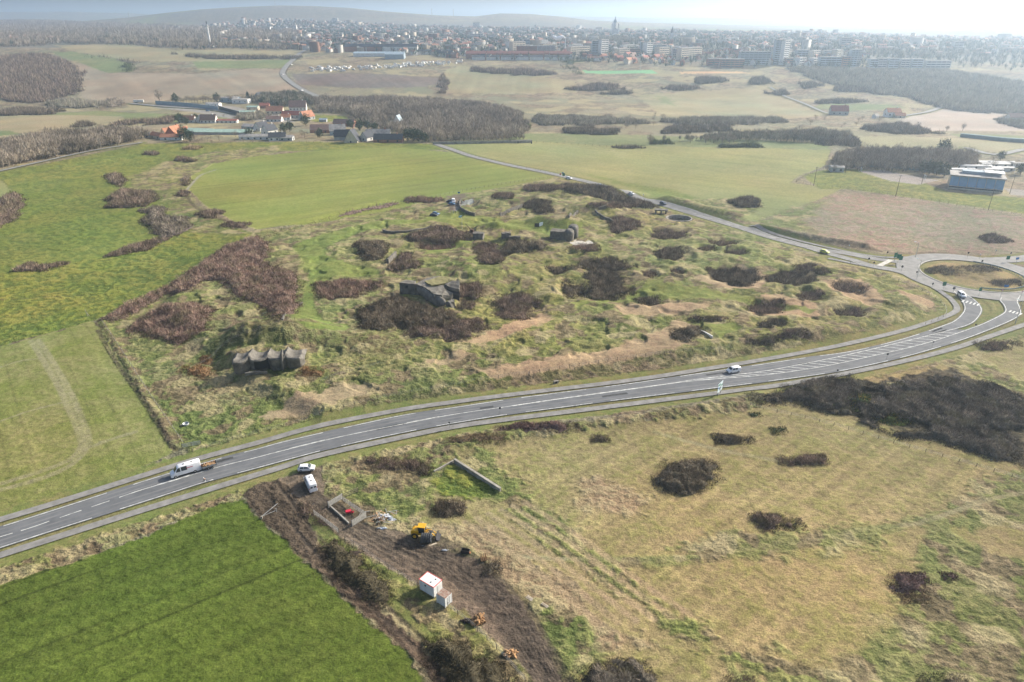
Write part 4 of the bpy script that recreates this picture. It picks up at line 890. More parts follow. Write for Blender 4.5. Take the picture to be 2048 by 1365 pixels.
def thicket_mesh(name, w, h, kind, dens=1.0, upright=.55, wk=1.0):
    c = w.mean(0); d = float(np.hypot(c[0], c[1])) + 60
    px = d / 682.0
    s = max(.34, px * 1.05)
    x0, y0 = w.min(0); x1, y1 = w.max(0)
    nx, ny = int((x1 - x0) / s) + 2, int((y1 - y0) / s) + 2
    gx, gy = np.meshgrid(x0 + np.arange(nx) * s, y0 + np.arange(ny) * s)
    seed = int(abs(c[0] * 13 + c[1] * 7)) % 1000
    wv = min(14., max(2., .45 * math.sqrt((x1 - x0) * (y1 - y0)) * .8))
    gap = (kind == 'thorn' and len(w) > 12) or (name == 'scrub' and (x1 - x0) > 60 and (y1 - y0) > 35); gs = 13. if d < 500 else 26.
    def field(x, y):
        e = sdist(w, x, y) + (fbm(x / 2.4, y / 2.4, 3, seed) - .5) * min(4.4, .5 * min(x1 - x0, y1 - y0)) + (fbm(x / wv, y / wv, 2, seed + 4) - .5) * wv * wk
        if gap: e = e - 9 * sstep(.56, .66, fbm(x / gs, y / (gs * .7), 3, 88))
        cell = 1.5 + h * .75
        # rounded bushes: distance to the nearest jittered centre
        ci, cj = np.floor(x / cell), np.floor(y / cell); best = np.full(x.shape, 9.); hx_ = np.zeros(x.shape); cx_ = np.zeros(x.shape); cy_ = np.zeros(x.shape)
        for di in (-1, 0, 1):
            for dj in (-1, 0, 1):
                a, b = ci + di, cj + dj; jx = (a + .15 + .7 * _h(a, b, seed)) * cell; jy = (b + .15 + .7 * _h(a, b, seed + 3)) * cell
                q = np.hypot(x - jx, y - jy) / cell; m = q < best; best = np.where(m, q, best); hx_ = np.where(m, _h(a, b, seed + 9), hx_); cx_ = np.where(m, jx, cx_); cy_ = np.where(m, jy, cy_)
        dome = np.sqrt(np.clip(1 - (best / .72) ** 2, 0, 1))
        edge = sstep(-.2, .9 + 1.2 * h, e)
        z = h * edge * (.22 + .6 * dome + .35 * (hx_ - .4)) * (.75 + .5 * vn(x / 7., y / 7., seed + 1))
        return np.where(e > -.2, np.maximum(z, .02), -1), e, cx_, cy_, hx_
    z, e, *_r = field(gx, gy); g = zt(gx, gy); ok = (z > 0) & (e > (.5 if min(x1 - x0, y1 - y0) > 9 else -.3) + 1.1 * (fbm(gx / 1.3, gy / 1.3, 2, 7) - .3)); ok = largest(ok)
    idx = -np.ones(gx.shape, int); idx[ok] = np.arange(ok.sum())
    V = np.stack([gx[ok], gy[ok], (g + z * .55 * (.5 + vn(gx / 1.7, gy / 1.7, 3)) - .15)[ok] + rng.normal(0, .04 * h, ok.sum())], 1)
    q = ok[:-1, :-1] & ok[1:, :-1] & ok[:-1, 1:] & ok[1:, 1:]
    A = idx[:-1, :-1][q]; B = idx[:-1, 1:][q]; Cc = idx[1:, 1:][q]; D = idx[1:, :-1][q]
    F = np.concatenate([np.stack([A, B, Cc], 1), np.stack([A, Cc, D], 1)]) if len(A) else np.zeros((0, 3), int)
    base_c = np.array(PAL[kind][2]) if kind != 'gorse' else np.array(PAL[kind][0])
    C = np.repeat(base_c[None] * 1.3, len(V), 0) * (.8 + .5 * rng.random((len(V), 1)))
    area = max(1.0, ok.sum() * s * s); n = int(area / (s * s) * 6.5 * dens) + 60
    sx = rng.uniform(x0, x1, n * 2); sy = rng.uniform(y0, y1, n * 2); zz, ee, cx_, cy_, hx_ = field(sx, sy); zz = np.where(ee > -1.6, np.maximum(zz, .12), -1); m = (zz > 0) & (ee > rng.uniform(-1.8, 1.0, len(ee)))
    sx, sy, zz, cx_, cy_, hx_, ee = [q_[m][:n] for q_ in (sx, sy, zz, cx_, cy_, hx_, ee)]; n = len(sx)
    dv = np.stack([(sx - cx_) * .45, (sy - cy_) * .45, np.full(n, upright * 1.5)], 1) + rng.normal(0, .38, (n, 3)); dv /= np.linalg.norm(dv, axis=1)[:, None]
    L = np.clip(s * rng.uniform(1.3, 3.0, n), .5, None) * np.clip(.5 + zz / max(h, .3), .5, 1.3); Wd_ = s * rng.uniform(.14, .34, n)
    base = np.stack([sx, sy, zt(sx, sy) + zz * rng.uniform(.15, .95, n)], 1)
    col = pickcol(kind, n); tint = (.55 + .95 * hx_)[:, None] * (.7 + .6 * np.clip(zz / max(h, .3), 0, 1))[:, None]; col = col * tint  # random tone per bush, plus dome shading painted in by height
    olive = (_h(np.floor(cx_ * 3.1), np.floor(cy_ * 2.7), 5) > .80)[:, None] & (kind in ('red', 'brown', 'grey', 'thorn'))
    col = np.where(olive, col * .5 + np.array([.17, .155, .085]) * .6, col)
    sv_, sf, sc = slivers(base, dv, L, Wd_, col)
    F = np.concatenate([F, sf + len(V)]); V = np.concatenate([V, sv_]); C = np.concatenate([C, sc])
    o0 = np.array([c[0], c[1], gz(c[0], c[1])])
    me = np_mesh(name, V - o0, F, np.clip(C, .004, .9)); return me, o0
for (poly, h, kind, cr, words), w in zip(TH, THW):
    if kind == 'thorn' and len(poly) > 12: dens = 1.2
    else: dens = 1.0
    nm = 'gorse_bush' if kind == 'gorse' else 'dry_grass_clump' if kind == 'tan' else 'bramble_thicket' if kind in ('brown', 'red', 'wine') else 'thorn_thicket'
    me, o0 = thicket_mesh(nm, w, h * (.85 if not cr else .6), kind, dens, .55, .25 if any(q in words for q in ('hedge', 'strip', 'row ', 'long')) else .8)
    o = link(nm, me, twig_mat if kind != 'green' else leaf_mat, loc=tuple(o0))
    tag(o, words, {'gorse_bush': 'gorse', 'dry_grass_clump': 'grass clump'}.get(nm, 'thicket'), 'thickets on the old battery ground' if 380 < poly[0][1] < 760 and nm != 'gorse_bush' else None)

# far scrub and hedgerows that read as thickets of their own
FT = [
 ([(-60,118),(60,109),(102,111),(150,134),(165,150),(157,188),(60,207),(0,198),(-60,196)], 3.5, 'brown', "dark scrub hillside at the far left beside the tan ploughed field"),
 ([(1565,136),(1700,140),(1900,142),(2060,168),(2300,180),(2300,230),(2060,229),(1890,217),(1800,192),(1650,166)], 5, 'wood2', "dark bluish scrub slope at the far right under the apartment blocks"),
 ([(345,108),(430,113),(520,114),(600,114),(600,118),(500,119),(420,118)], 3, 'dark', "dark hedge between two far fields beside the monument column"),
 ([(142,106),(200,113),(262,122),(300,126),(262,126),(190,116)], 2.5, 'dark', "dark hedge slanting across the far left green field"),
 ([(246,130),(262,128),(268,142),(255,144)], 4, 'green', "dark green clump at the lower tip of the far left green field"),
 ([(882,150),(895,150),(892,186),(880,188)], 2.5, 'brown', "scrub line between the dark ploughed field and the striped field"),
 ([(940,135),(1060,140),(1120,147),(1110,152),(1030,150),(940,142)], 3, 'brown', "brown scrub band above the striped field"),
 (ell(1200,172,30,5), 3, 'brown', "round scrub patch, upper one left of the far hillside's middle"),
 (ell(1190,178,55,4), 3, 'brown', "long scrub patch on the far hillside"),
 (ell(1230,186,30,2.5), 3, 'dark', "dark scrub strip on the lower edge of the far hillside"),
 (ell(1420,162,30,6), 3.5, 'dark', "dark scrub patch on the far hillside right of the path"),
 (ell(1360,177,40,4), 3, 'brown', "scrub patch under the ochre pitch"),
 (ell(1520,163,20,7), 3.5, 'dark', "dark scrub clump left of the looping track"),
 (ell(1555,186,20,5), 3.5, 'dark', "scrub clump at the foot of the looping track"),
 (ell(1680,203,45,4), 4, 'dark', "dark scrub row below the hillside, above the green strip"),
 (ell(1620,172,25,6), 3, 'grey', "grey scrub patch in the pale field right of the looping track"),
 (ell(1720,180,60,6), 3, 'grey', "grey scrub band on the pale slope at far right"),
 ([(1240,116),(1120,122),(1165,148),(1158,150),(1120,132)], 3, 'green', "dark tree line at the left end of the green sports pitch"),
 ([(0,222),(60,216),(120,221),(110,228),(30,230),(0,232)], 3.5, 'dark', "dark hedge at the far left between two small fields"),
 ([(90,206),(150,200),(210,206),(205,216),(120,216)], 5, 'wood2', "leafless copse left of the white lorry trailer"),
 ([(210,200),(240,199),(245,212),(212,214)], 5, 'wood', "small leafless copse under the tan ploughed field"),
 ([(150,246),(185,246),(188,253),(152,254)], 3, 'dark', "dark bush in the small field left of the orange-roofed farm"),
 ([(220,245),(300,240),(350,232),(372,236),(330,247),(260,250),(222,251)], 3.5, 'brown', "long hedge leading to the white cottage with brown roof"),
 ([(480,225),(520,222),(540,232),(510,240),(480,234)], 4, 'wood2', "leafless shrubs beside the grey warehouses"),
 ([(1010,246),(1040,243),(1062,258),(1030,262)], 5, 'green', "dark green clump at the right end of the large wood"),
 ([(1060,230),(1180,234),(1260,238),(1300,246),(1180,250),(1080,250)], 3.5, 'wood2', "grey scrub along the valley floor right of the large wood"),
 ([(1320,240),(1480,236),(1560,234),(1570,243),(1450,250),(1340,250)], 3.5, 'wood2', "grey scrub along the middle of the valley floor"),
 ([(1560,262),(1640,258),(1700,268),(1712,280),(1640,282),(1580,276)], 5, 'wood2', "grey thicket at the right end of the tree belt"),
 ([(1720,252),(1790,248),(1850,258),(1880,266),(1800,268),(1730,260)], 5, 'dark', "dark row of bushes along the pale field at right"),
 ([(1990,238),(2060,235),(2300,240),(2300,262),(2060,260),(2000,247)], 4, 'wood2', "bushes round the houses at the right edge"),
 ([(1300,256),(1460,250),(1470,262),(1320,268)], 4, 'dark', "dark bushes in the wet meadow above the tree belt"),
 ([(1125,258),(1180,256),(1240,262),(1240,268),(1140,268)], 4, 'dark', "dark bushes by the valley meadow left of the tree belt"),
 ([(1650,276),(1700,275),(1716,292),(1640,292)], 3, 'dark', "dark bushes at the corner of the light field, far end"),
 ([(1300,284),(1340,280),(1345,287),(1305,288)], 2.5, 'green', "small dark bushes at the far edge of the light field"),
 ([(1440,291),(1520,288),(1524,294),(1442,295)], 2.5, 'green', "dark bush row under the spaced roadside trees"),
 ([(1225,293),(1290,294),(1290,297),(1225,296)], 1.5, 'dark', "thin dark hedge on the far edge of the light field"),
]
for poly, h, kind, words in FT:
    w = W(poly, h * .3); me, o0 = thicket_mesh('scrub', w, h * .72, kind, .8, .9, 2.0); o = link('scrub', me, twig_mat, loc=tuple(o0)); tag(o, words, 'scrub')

# woods nobody could count the trees of
def wood(poly, h, spacing, kind, words, name='wood', twigs=64, avoid=None, conif=0.0):
    w = W(poly, 0); x0, y0 = w.min(0); x1, y1 = w.max(0)
    nx, ny = int((x1 - x0) / spacing) + 1, int((y1 - y0) / spacing) + 1
    gx, gy = np.meshgrid(x0 + np.arange(nx) * spacing, y0 + np.arange(ny) * spacing); gx = gx.ravel() + rng.uniform(-.45, .45, nx * ny) * spacing; gy = gy.ravel() + rng.uniform(-.45, .45, nx * ny) * spacing
    e = sdist(w, gx, gy) + (fbm(gx / (4*spacing), gy / (4*spacing), 3, 4) - .5) * 5 * spacing; m = e > 0
    if avoid is not None:
        for ax_, ay_, ar in avoid: m &= np.hypot(gx - ax_, gy - ay_) > ar
    gx, gy, e = gx[m], gy[m], e[m]; n = len(gx); z = zt(gx, gy)
    H = h * rng.uniform(.7, 1.15, n) * (.6 + .4 * sstep(0, 8, e)) * (.55 + .8 * fbm(gx / 18., gy / 18., 2, 8))
    d = float(np.hypot(*w.mean(0))); px = d / 682.
    k = twigs; T_ = np.repeat(np.arange(n), k); u = rng.normal(size=(n * k, 3)); u /= np.linalg.norm(u, axis=1)[:, None]; rr = rng.random(n * k) ** .4
    crad = (H * .30)[T_]; cen = np.stack([gx, gy, z + H * .60], 1)[T_]
    base = cen + u * np.stack([crad, crad, (H * .40)[T_]], 1) * rr[:, None]
    dv = u * .5 + np.array([0, 0, 1.0]) + rng.normal(0, .3, (n * k, 3)); dv /= np.linalg.norm(dv, axis=1)[:, None]
    tcol = (rng.uniform(.6, 1.4, n))[T_][:, None] * (.6 + .8 * fbm(gx / 28., gy / 28., 3, 12))[T_][:, None]
    col = pickcol(kind, n * k) * tcol
    if conif:
        cm = (rng.random(n) < conif)[T_]; col[cm] = pickcol('pine', int(cm.sum()))
    V1, F1, C1 = slivers(base, dv, np.maximum(1.0, px * 1.6) * rng.uniform(.8, 1.8, n * k), np.maximum(.12, px * .24) * rng.uniform(.6, 1.4, n * k), col)
    tb = np.stack([gx, gy, z - .3], 1); tv = np.zeros((n, 3)); tv[:, 2] = 1; tv[:, :2] = rng.normal(0, .05, (n, 2))
    V2, F2, C2 = slivers(tb, tv, H * .95, np.maximum(.35, px * .5) * np.ones(n), np.repeat(np.array([[.17, .15, .125]]), n, 0) * rng.uniform(.7, 1.3, (n, 1)))
    V = np.concatenate([V1, V2]); F = np.concatenate([F1, F2 + len(V1)]); C = np.concatenate([C1, C2])
    o0 = np.array([w[:, 0].mean(), w[:, 1].mean(), gz(*w.mean(0))])
    o = link(name, np_mesh(name, V - o0, F, np.clip(C, .004, .9)), twig_mat, loc=tuple(o0)); tag(o, words, 'wood', kind='stuff'); return o
AV = []
wood([(-60,338),(0,337),(100,317),(200,298),(272,284),(292,276),(240,272),(120,284),(0,296),(-60,300)], 11, 2.6, 'wood', "leafless wood at the left edge above the narrow lane", twigs=90)
VA = P(797, 246)
wood([(622,204),(700,200),(850,204),(960,213),(1040,230),(1060,258),(1050,280),(900,285),(850,285),(800,268),(760,262),(725,246),(690,228),(640,226)], 9, 4.2, 'wood', "large leafless wood in the valley between village and far fields", avoid=[(VA[0], VA[1] - 4, 12), (VA[0], VA[1] - 18, 13), (VA[0] - 2, VA[1] - 34, 12)])
wood([(1662,344),(1664,322),(1720,312),(1800,310),(1900,316),(1960,326),(1945,336),(1880,344),(1800,344),(1740,342)], 10, 3.0, 'wood', "leafless wood behind the sports court at right", twigs=90)
wood([(1330,283),(1450,276),(1560,272),(1660,276),(1690,284),(1640,287),(1500,284),(1400,285)], 8, 3.6, 'wood2', "long belt of leafless trees behind the light field")
wood([(590,190),(620,198),(625,212),(560,214),(500,206),(520,196)], 8, 4, 'wood2', "dark leafless trees behind the village warehouses", conif=.2)
wood([(-80,60),(100,66),(250,72),(430,86),(600,98),(560,100),(420,100),(330,98),(230,90),(120,88),(60,94),(-80,96)], 10, 11, 'wood', "broad wooded lowland at the far left below the horizon", twigs=26, conif=.1)
wood([(-80,48),(200,52),(420,60),(600,70),(600,92),(420,84),(200,70),(-80,62)], 12, 18, 'wood', "blue hazy woods on the horizon at far left", twigs=22)
0 and wood([(400,18),(540,12),(700,18),(800,28),(780,36),(600,32),(430,40),(330,48),(330,30)], 12, 24, 'wood2', "wooded flank of the long hill on the horizon", twigs=20)

# single trees
def tree_meshes(h, r, kind, seed, n=420, bare=True):
    rs = np.random.default_rng(seed); mb = MB(); tips = []
    mb.tube((0, 0, -.2), (.1, .05, h * .45), h * .035, h * .022, 7); mb.tube((.1, .05, h * .45), (.2, 0, h * .8), h * .022, h * .008, 6)
    for i in range(9):
        a = 2.4 * i; z0 = h * (.3 + .05 * i); q = (r * .8 * math.cos(a), r * .8 * math.sin(a), z0 + h * (.22 if bare else .08)); mb.tube((.08, .03, z0), q, h * .012, h * .004, 5); tips.append(q)
    tm = mb.mesh('trunk'); tm.materials.append(bark)
    u = rs.normal(size=(n, 3)); u /= np.linalg.norm(u, axis=1)[:, None]; rr = rs.random(n) ** .45
    lump = 1 + .35 * np.sin(u[:, 0] * 5 + seed) * np.cos(u[:, 1] * 4 + u[:, 2] * 5)
    cz = h * (.62 if bare else .58); b = u * np.array([r, r, h * (.36 if bare else .42)]) * (rr * lump)[:, None] + np.array([.1, 0, cz])
    if kind == 'cone': k = np.clip((h * 1.02 - b[:, 2]) / (h * .8), .05, 1); b[:, :2] *= k[:, None] * 1.3
    dv = u * (.7 if bare else 1) + np.array([0, 0, .9 if bare else .15]) + rs.normal(0, .35, (n, 3)); dv /= np.linalg.norm(dv, axis=1)[:, None]
    pal = 'wood' if bare else 'pine'
    V, F, C = slivers(b, dv, rs.uniform(.8, 1.7, n) * (1 if bare else .8) * h / 9, rs.uniform(.12, .3, n) * (1 if bare else 2.6) * h / 9, pickcol(pal, n))
    cm = np_mesh('crown', V, F, C); cm.materials.append(twig_mat if bare else leaf_mat)
    return tm, cm
bark = nmat('bark', (.17,.14,.11), .95, .25, 3.0, .4)
PROT = {}
for i in range(3):
    PROT['bare', i] = tree_meshes(9, 3.0, 'round', 20 + i); PROT['ever', i] = tree_meshes(8, 3.2, 'round', 40 + i, 700, False); PROT['cone', i] = tree_meshes(9, 2.4, 'cone', 60 + i, 700, False); PROT['bush', i] = tree_meshes(3.4, 2.2, 'round', 80 + i, 260, True)
def tree(px, py, kind, s, label, group=None, name=None):
    x, y, z = P(px, py); tm, cm = PROT[kind, rnd.randrange(3)]
    name = name or {'bare': 'leafless_tree', 'ever': 'evergreen_tree', 'cone': 'cypress_tree', 'bush': 'shrub'}[kind]
    e = empty(name, (x, y, z), rnd.uniform(0, 6.28), label, 'shrub' if kind == 'bush' else 'tree', group); e.scale = (s * rnd.uniform(.9, 1.1), s * rnd.uniform(.9, 1.1), s)
    for n_, m_ in (('trunk', tm), ('crown', cm)): o = bpy.data.objects.new(n_, m_); COL.objects.link(o); o.parent = e
    return e
tree(352,208,'ever',1.6,"round dark evergreen left in the row above the white-walled works"); tree(434,204,'ever',1.4,"dark evergreen standing over the middle of the row above the works")
tree(497,202,'cone',1.3,"dark conifer at the right end of the row above the works")
tree(320,206,'bare',1.9,"tall leafless tree alone left of the row above the works")
for i in range(26):
    tree(362 + i * 5.6, 207 - i * .12 + rnd.uniform(-1, 1), 'bare', rnd.uniform(.75, 1.1), "slim leafless tree in the straight row above the works' long wall", 'row of slim trees above the works')
for px_, py_, s, l in ((368,281,1.5,"large dark evergreen against the red-roofed farm's right wing"), (381,284,1.2,"smaller dark evergreen touching the farm's large evergreen"), (360,247,1.3,"dark evergreen left of the orange-roofed cottage"), (373,250,1.0,"second dark evergreen left of the orange-roofed cottage"), (392,240,.8,"small dark tree behind the brown-roofed cottage"), (612,252,1.5,"dark evergreen in front of the orange-gabled house"), (580,264,1.3,"wide dark evergreen below the white village houses"), (567,266,1.1,"dark evergreen left of the wide one below the white houses"), (500,278,1.2,"round dark evergreen at the left end of the nursery sheds"),
    (702,258,1.2,"dark evergreen behind the white pointed gable"), (720,262,1.4,"dark evergreen right of the white pointed gable"), (735,260,1.2,"dark evergreen in the garden beyond the slate roof"), (750,264,1.1,"last dark evergreen of the garden row"), (640,276,1.0,"dark evergreen in the hedge left of the pointed gable"), (690,280,.8,"small dark evergreen beside the pointed gable"),
    (815,282,1.3,"dark conifer block left one by the lane wall"), (826,283,1.4,"dark conifer block middle one by the lane wall"), (838,284,1.3,"dark conifer block third one by the lane wall"), (850,285,1.0,"dark conifer block last one by the lane wall"),
    (1884,312,1.6,"tall dark conifer above the leafless wood at right"), (1846,347,1.1,"low dark pine, left one by the court fence"), (1858,349,1.2,"low dark pine, second one by the court fence"), (1872,351,1.2,"low dark pine, third one by the court fence"), (1888,353,1.1,"low dark pine, right one by the court fence"), (2040,350,1.0,"dark tree at the right edge beside the mobile homes"), (2000,322,.9,"dark tree among the mobile homes")):
    tree(px_, py_, 'ever', s, l, 'dark evergreens of the village and its edges')
for px_, py_, s, l in ((1300,290,1.0,"bushy round tree at the far edge of the light field"), (1380,287,.7,"thin leafless tree leftmost of those before the belt"), (1411,287,.8,"leafless tree second before the belt"), (1427,287,.8,"leafless tree third before the belt, near the hedge"), (1444,287,.8,"leafless tree in the middle before the belt"), (1459,287,1.0,"round leafless tree before the belt"), (1467,287,.8,"leafless tree just right of the round one"), (1573,284,.9,"leafless tree left of the two wide ones before the belt"), (1588,284,1.3,"wide leafless tree, left one of two before the belt"), (1606,284,1.3,"wide leafless tree, right one of two before the belt"), (1796,262,1.1,"round tree, left one at the pale field's corner"), (1810,264,1.1,"round tree, second at the pale field's corner"), (1832,264,1.0,"round tree, third at the pale field's corner"), (1925,262,.8,"lone tree right on the edge of the pale field"), (1893,263,.6,"small lone tree on the edge of the pale field")):
    tree(px_, py_, 'bare', s, l, 'leafless trees along the valley')
k = 0
for (cx_, cy_, rx_, ry_, cnt) in ((1150,255,120,10,16), (1400,252,130,10,16), (1700,262,120,14,14), (1250,238,200,7,12), (1650,245,140,8,10), (960,262,60,10,4), (560,272,90,8,12), (700,278,110,6,12), (440,284,70,4,12), (1990,335,50,14,8), (500,240,60,6,6)):
    for i in range(cnt):
        tree(cx_ + rnd.uniform(-rx_, rx_), cy_ + rnd.uniform(-ry_, ry_), 'bush', rnd.uniform(.8, 2.0), "grey leafless shrub among the scattered bushes of the valley floor", 'scattered shrubs of the valley floor')
# ---------------------------------------------------------------- houses, works, town
def flatmat(name, col, rough=.85, var=.1, scale=.4, **k): return nmat(name, col, rough, var, scale, **k)
M = dict(
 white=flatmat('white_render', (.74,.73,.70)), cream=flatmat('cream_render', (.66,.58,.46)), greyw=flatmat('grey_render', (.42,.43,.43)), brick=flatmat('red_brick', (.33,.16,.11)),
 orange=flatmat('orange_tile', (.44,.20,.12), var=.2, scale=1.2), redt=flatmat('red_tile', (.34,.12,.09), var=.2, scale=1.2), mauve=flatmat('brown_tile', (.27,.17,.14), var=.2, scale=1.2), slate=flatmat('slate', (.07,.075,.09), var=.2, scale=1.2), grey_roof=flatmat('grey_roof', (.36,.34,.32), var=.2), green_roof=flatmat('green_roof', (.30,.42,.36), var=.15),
 blue=flatmat('blue_panel', (.17,.34,.52), .5, .08, .3), bluegrey=flatmat('bluegrey_panel', (.30,.38,.44), .6), glass=nmat('window_glass', (.05,.065,.08), .15, .1, 1, spec=.6), dark=flatmat('dark_paint_and_shade', (.05,.05,.055)), metal=nmat('galvanised', (.42,.44,.45), .5, .12, 2, metal=.4), tealwall=flatmat('teal_wall', (.13,.20,.22)), timber=nmat('timber', (.20,.14,.09), .9, .25, 2.5), pole=nmat('pole_wood', (.12,.09,.07), .9, .2, 3))
ALLH = {}
def house(px, py, L, Wd, H, RH, rot, wall, roof, label, name='house', wins=3, chim=True, group=None, loc=None):
    key = (L, Wd, H, RH, wall, roof, name, wins, chim)
    x, y, z = loc or P(px, py)
    if key in ALLH:
        e = copy_tree(ALLH[key]); e.location = (x, y, z - .2); e.rotation_euler = (0, 0, rot); e["label"] = label
        if group: e["group"] = group
        return e
    e = empty(name, (x, y, z - .2), rot, label, 'house' if 'house' in name or 'cottage' in name else 'building', group); ALLH[key] = e
    m = MB(); hx, hy = L / 2, Wd / 2
    m.add([(-hx,-hy,-.6),(hx,-hy,-.6),(hx,hy,-.6),(-hx,hy,-.6),(-hx,-hy,H),(hx,-hy,H),(hx,hy,H),(-hx,hy,H),(-hx,0,H+RH),(hx,0,H+RH)],
          [(0,1,5,4),(2,3,7,6),(1,2,6,9,5),(3,0,4,8,7),(3,2,1,0)])
    m.build('wall', M[wall], e)
    o = .35; t = .22; sl = RH / hy; m = MB()
    m.side([], 0, 0) if False else None
    pr = [(-hy-o, H-sl*o+.02), (0, H+RH+.02), (hy+o, H-sl*o+.02), (hy+o, H-sl*o+t), (0, H+RH+t+.05), (-hy-o, H-sl*o+t)]
    v = [(-hx-o, a, b) for a, b in pr] + [(hx+o, a, b) for a, b in pr]; n = 6
    m.add(v, [(i, (i+1) % n, n+(i+1) % n, n+i) for i in range(n)] + [tuple(range(n))[::-1], tuple(range(n, 2*n))])
    r = m.build('roof', M[roof], e)
    if chim: MB().box((hx * .6, 0, H + RH + .3), (.9, .9, 1.9)).build('chimney', M['brick' if wall != 'white' else 'white'], r)
    for i in range(wins):
        xx = -hx + L * (i + .5) / wins
        MB().box((xx, -hy - .03, H * .5), (1.5, .1, 1.4)).build('window', M['glass'], e)
    if wins: MB().box((-hx - .03, 0, H * .5), (.1, 1.4, 1.5)).build('window', M['glass'], e); MB().box((hx + .03, 0, H * .5), (.1, 1.4, 1.5)).build('window', M['glass'], e)
    return e
VG = 'houses of the valley village'
house(318,277,20,7,3.0,2.4,R(-38),'cream','orange',"left wing of the farm with bright orange roof",'farm_wing',2,False)
house(345,280,19,7,3.0,2.2,R(4),'white','orange',"low front wing of the farm with orange roof",'farm_wing',2,False)
house(352,276,14,10,5.0,6.0,R(80),'brick','orange',"tall farmhouse with steep bright orange roof",'farmhouse')
house(336,272,9,6,4.0,3.5,R(60),'cream','orange',"small orange-roofed outhouse left of the tall farmhouse",'outhouse',1,False)
house(371,266,6,5,3.5,2.5,R(70),'white','orange',"tiny orange-gabled shed right of the farm's evergreens",'shed',1,False)
house(295,276,5,4,3.2,1.6,R(20),'cream','grey_roof',"small cream hut beside the lane by the farm",'hut',1,False)
house(378,245,16,9,3.2,4.2,R(-5),'white','orange',"orange-roofed cottage in the field below the works",'cottage',3,True,VG)
house(419,246,17,9,3.6,5.4,R(0),'white','mauve',"white cottage with a brown roof and two gables",'cottage',4,True,VG)
house(403,245,8,7,3.6,4.8,R(88),'white','slate',"small white gabled annex left of the brown-roofed cottage",'cottage_annex',1,False)
house(455,246,24,6,2.8,1.2,R(-2),'white','redt',"long low white building with red roof edge",'outbuilding',5,False)
house(551,228,20,10,4.2,4.8,R(4),'cream','orange',"orange-roofed white house left of the big mauve roof",'house',4,True,VG)
house(597,221,21,12,4.5,7.5,R(8),'white','mauve',"big white house under a steep mauve tiled roof",'house',5,True,VG)
house(560,208,10,7,4,3,R(20),'cream','mauve',"small beige house behind the orange-roofed white house",'house',2,True,VG)
house(530,216,12,8,3.4,2.6,R(6),'brick','redt',"brick-red roofed house at the back of the village",'house',2,True,VG)
house(583,237,20,8,4.2,4.0,R(2),'greyw','redt',"long dark-red roofed barn joined to the orange gable house",'barn',4,False)
house(614,240,17,10,4.0,6.0,R(62),'greyw','orange',"house with bright orange slope at the right end of the village",'house',3,True,VG)
house(550,243,17,9,3.0,3.0,R(0),'white','mauve',"low white house with brown roof by the street lamp",'house',4,True,VG)
house(573,240,10,7,3.4,3.0,R(10),'white','orange',"little orange-roofed white house between barn and street",'house',2,True,VG)
house(520,200,11,9,5,5,R(70),'bluegrey','slate',"dark blue-grey gabled house among the trees behind the works",'house',2,False,VG)
house(524,262,13,9,4,5,R(62),'white','slate',"white house with steep dark roof, left of a touching pair",'house',2,True,VG)
house(540,268,13,9,4,5,R(62),'white','slate',"white house with steep dark roof, right of a touching pair",'house',2,True,VG)
house(519,279,34,9,3.2,1.6,R(0),'white','grey_roof',"long low shed with green-grey roof at the pasture edge",'shed',6,False)
house(556,281,15,9,3.6,3.4,R(12),'white','slate',"dark-roofed white house right of the long low shed",'house',3,True,VG)
house(574,281,12,8,3,1.6,R(0),'greyw','grey_roof',"grey shed beside the dark-roofed white house",'shed',2,False)
house(448,268,52,18,2.8,1.6,R(-4),'greyw','green_roof',"wide pale greenhouse-like shed behind leafless trees",'greenhouse',0,False)
house(403,267,26,14,3.0,1.8,R(-12),'greyw','green_roof',"smaller pale blue-green shed left of the wide one",'greenhouse',0,False)
house(504,259,18,10,3.4,2.0,R(-20),'bluegrey','grey_roof',"blue-grey flat shed left of the dark-roofed pair",'shed',2,False)
house(676,270,15,11,4.6,5.4,R(14),'bluegrey','grey_roof',"grey-roofed house behind the white pointed gable",'house',2,True,VG)
house(686,280,14,9,3.6,5.4,R(4),'greyw','slate',"black-roofed house touching the white pointed gable",'house',0,False,VG)
house(706,284,12,12,2.2,9.0,R(84),'cream','slate',"white pointed gable with two small windows facing the photo",'gabled_house',2,True,VG)
house(690,252,24,9,3.4,3.6,R(-12),'brick','mauve',"long dark brown roof among the garden trees",'house',2,False,VG)
house(643,266,20,10,3.6,4.4,R(4),'brick','mauve',"brown roof half hidden by trees left of the grey-roofed house",'house',2,False,VG)
house(736,281,12,8,3.4,4.6,R(60),'white','slate',"white gable with dark slope left of the long grey roof",'house',1,False,VG)
house(757,278,22,10,3.6,5.0,R(4),'greyw','grey_roof',"long grey-roofed house near the lane wall",'house',3,True,VG)
house(778,284,26,9,3.0,4.0,R(-3),'brick','slate',"long black-roofed house at the right end of the village",'house',3,True,VG)
house(647,244,8,5,2.6,1.2,R(0),'greyw','bluegrey',"small blue-roofed shed on the village green",'shed',0,False)
house(797,248,10,10,1.0,8.5,R(78),'white','bluegrey',"white tent-shaped house alone in the large wood",'tent_shaped_house',1,False)
house(1676,230,20,12,5,6,R(-8),'greyw','redt',"grey house with dark red roof in the valley at right",'house',3,True)
house(1783,234,16,11,6,4,R(0),'white','orange',"white house with orange roof by the pale field",'house',3,True)
house(1798,236,11,8,3,2.6,R(-10),'cream','orange',"low cream annex right of the white house by the pale field",'house',1,False)
house(1750,237,6,5,3,2,R(30),'white','grey_roof',"tiny white hut left of the white house by the pale field",'hut',0,False)
house(2035,244,22,12,5,4,R(-10),'white','mauve',"pinkish house cut by the right edge behind bushes",'house',3,True)
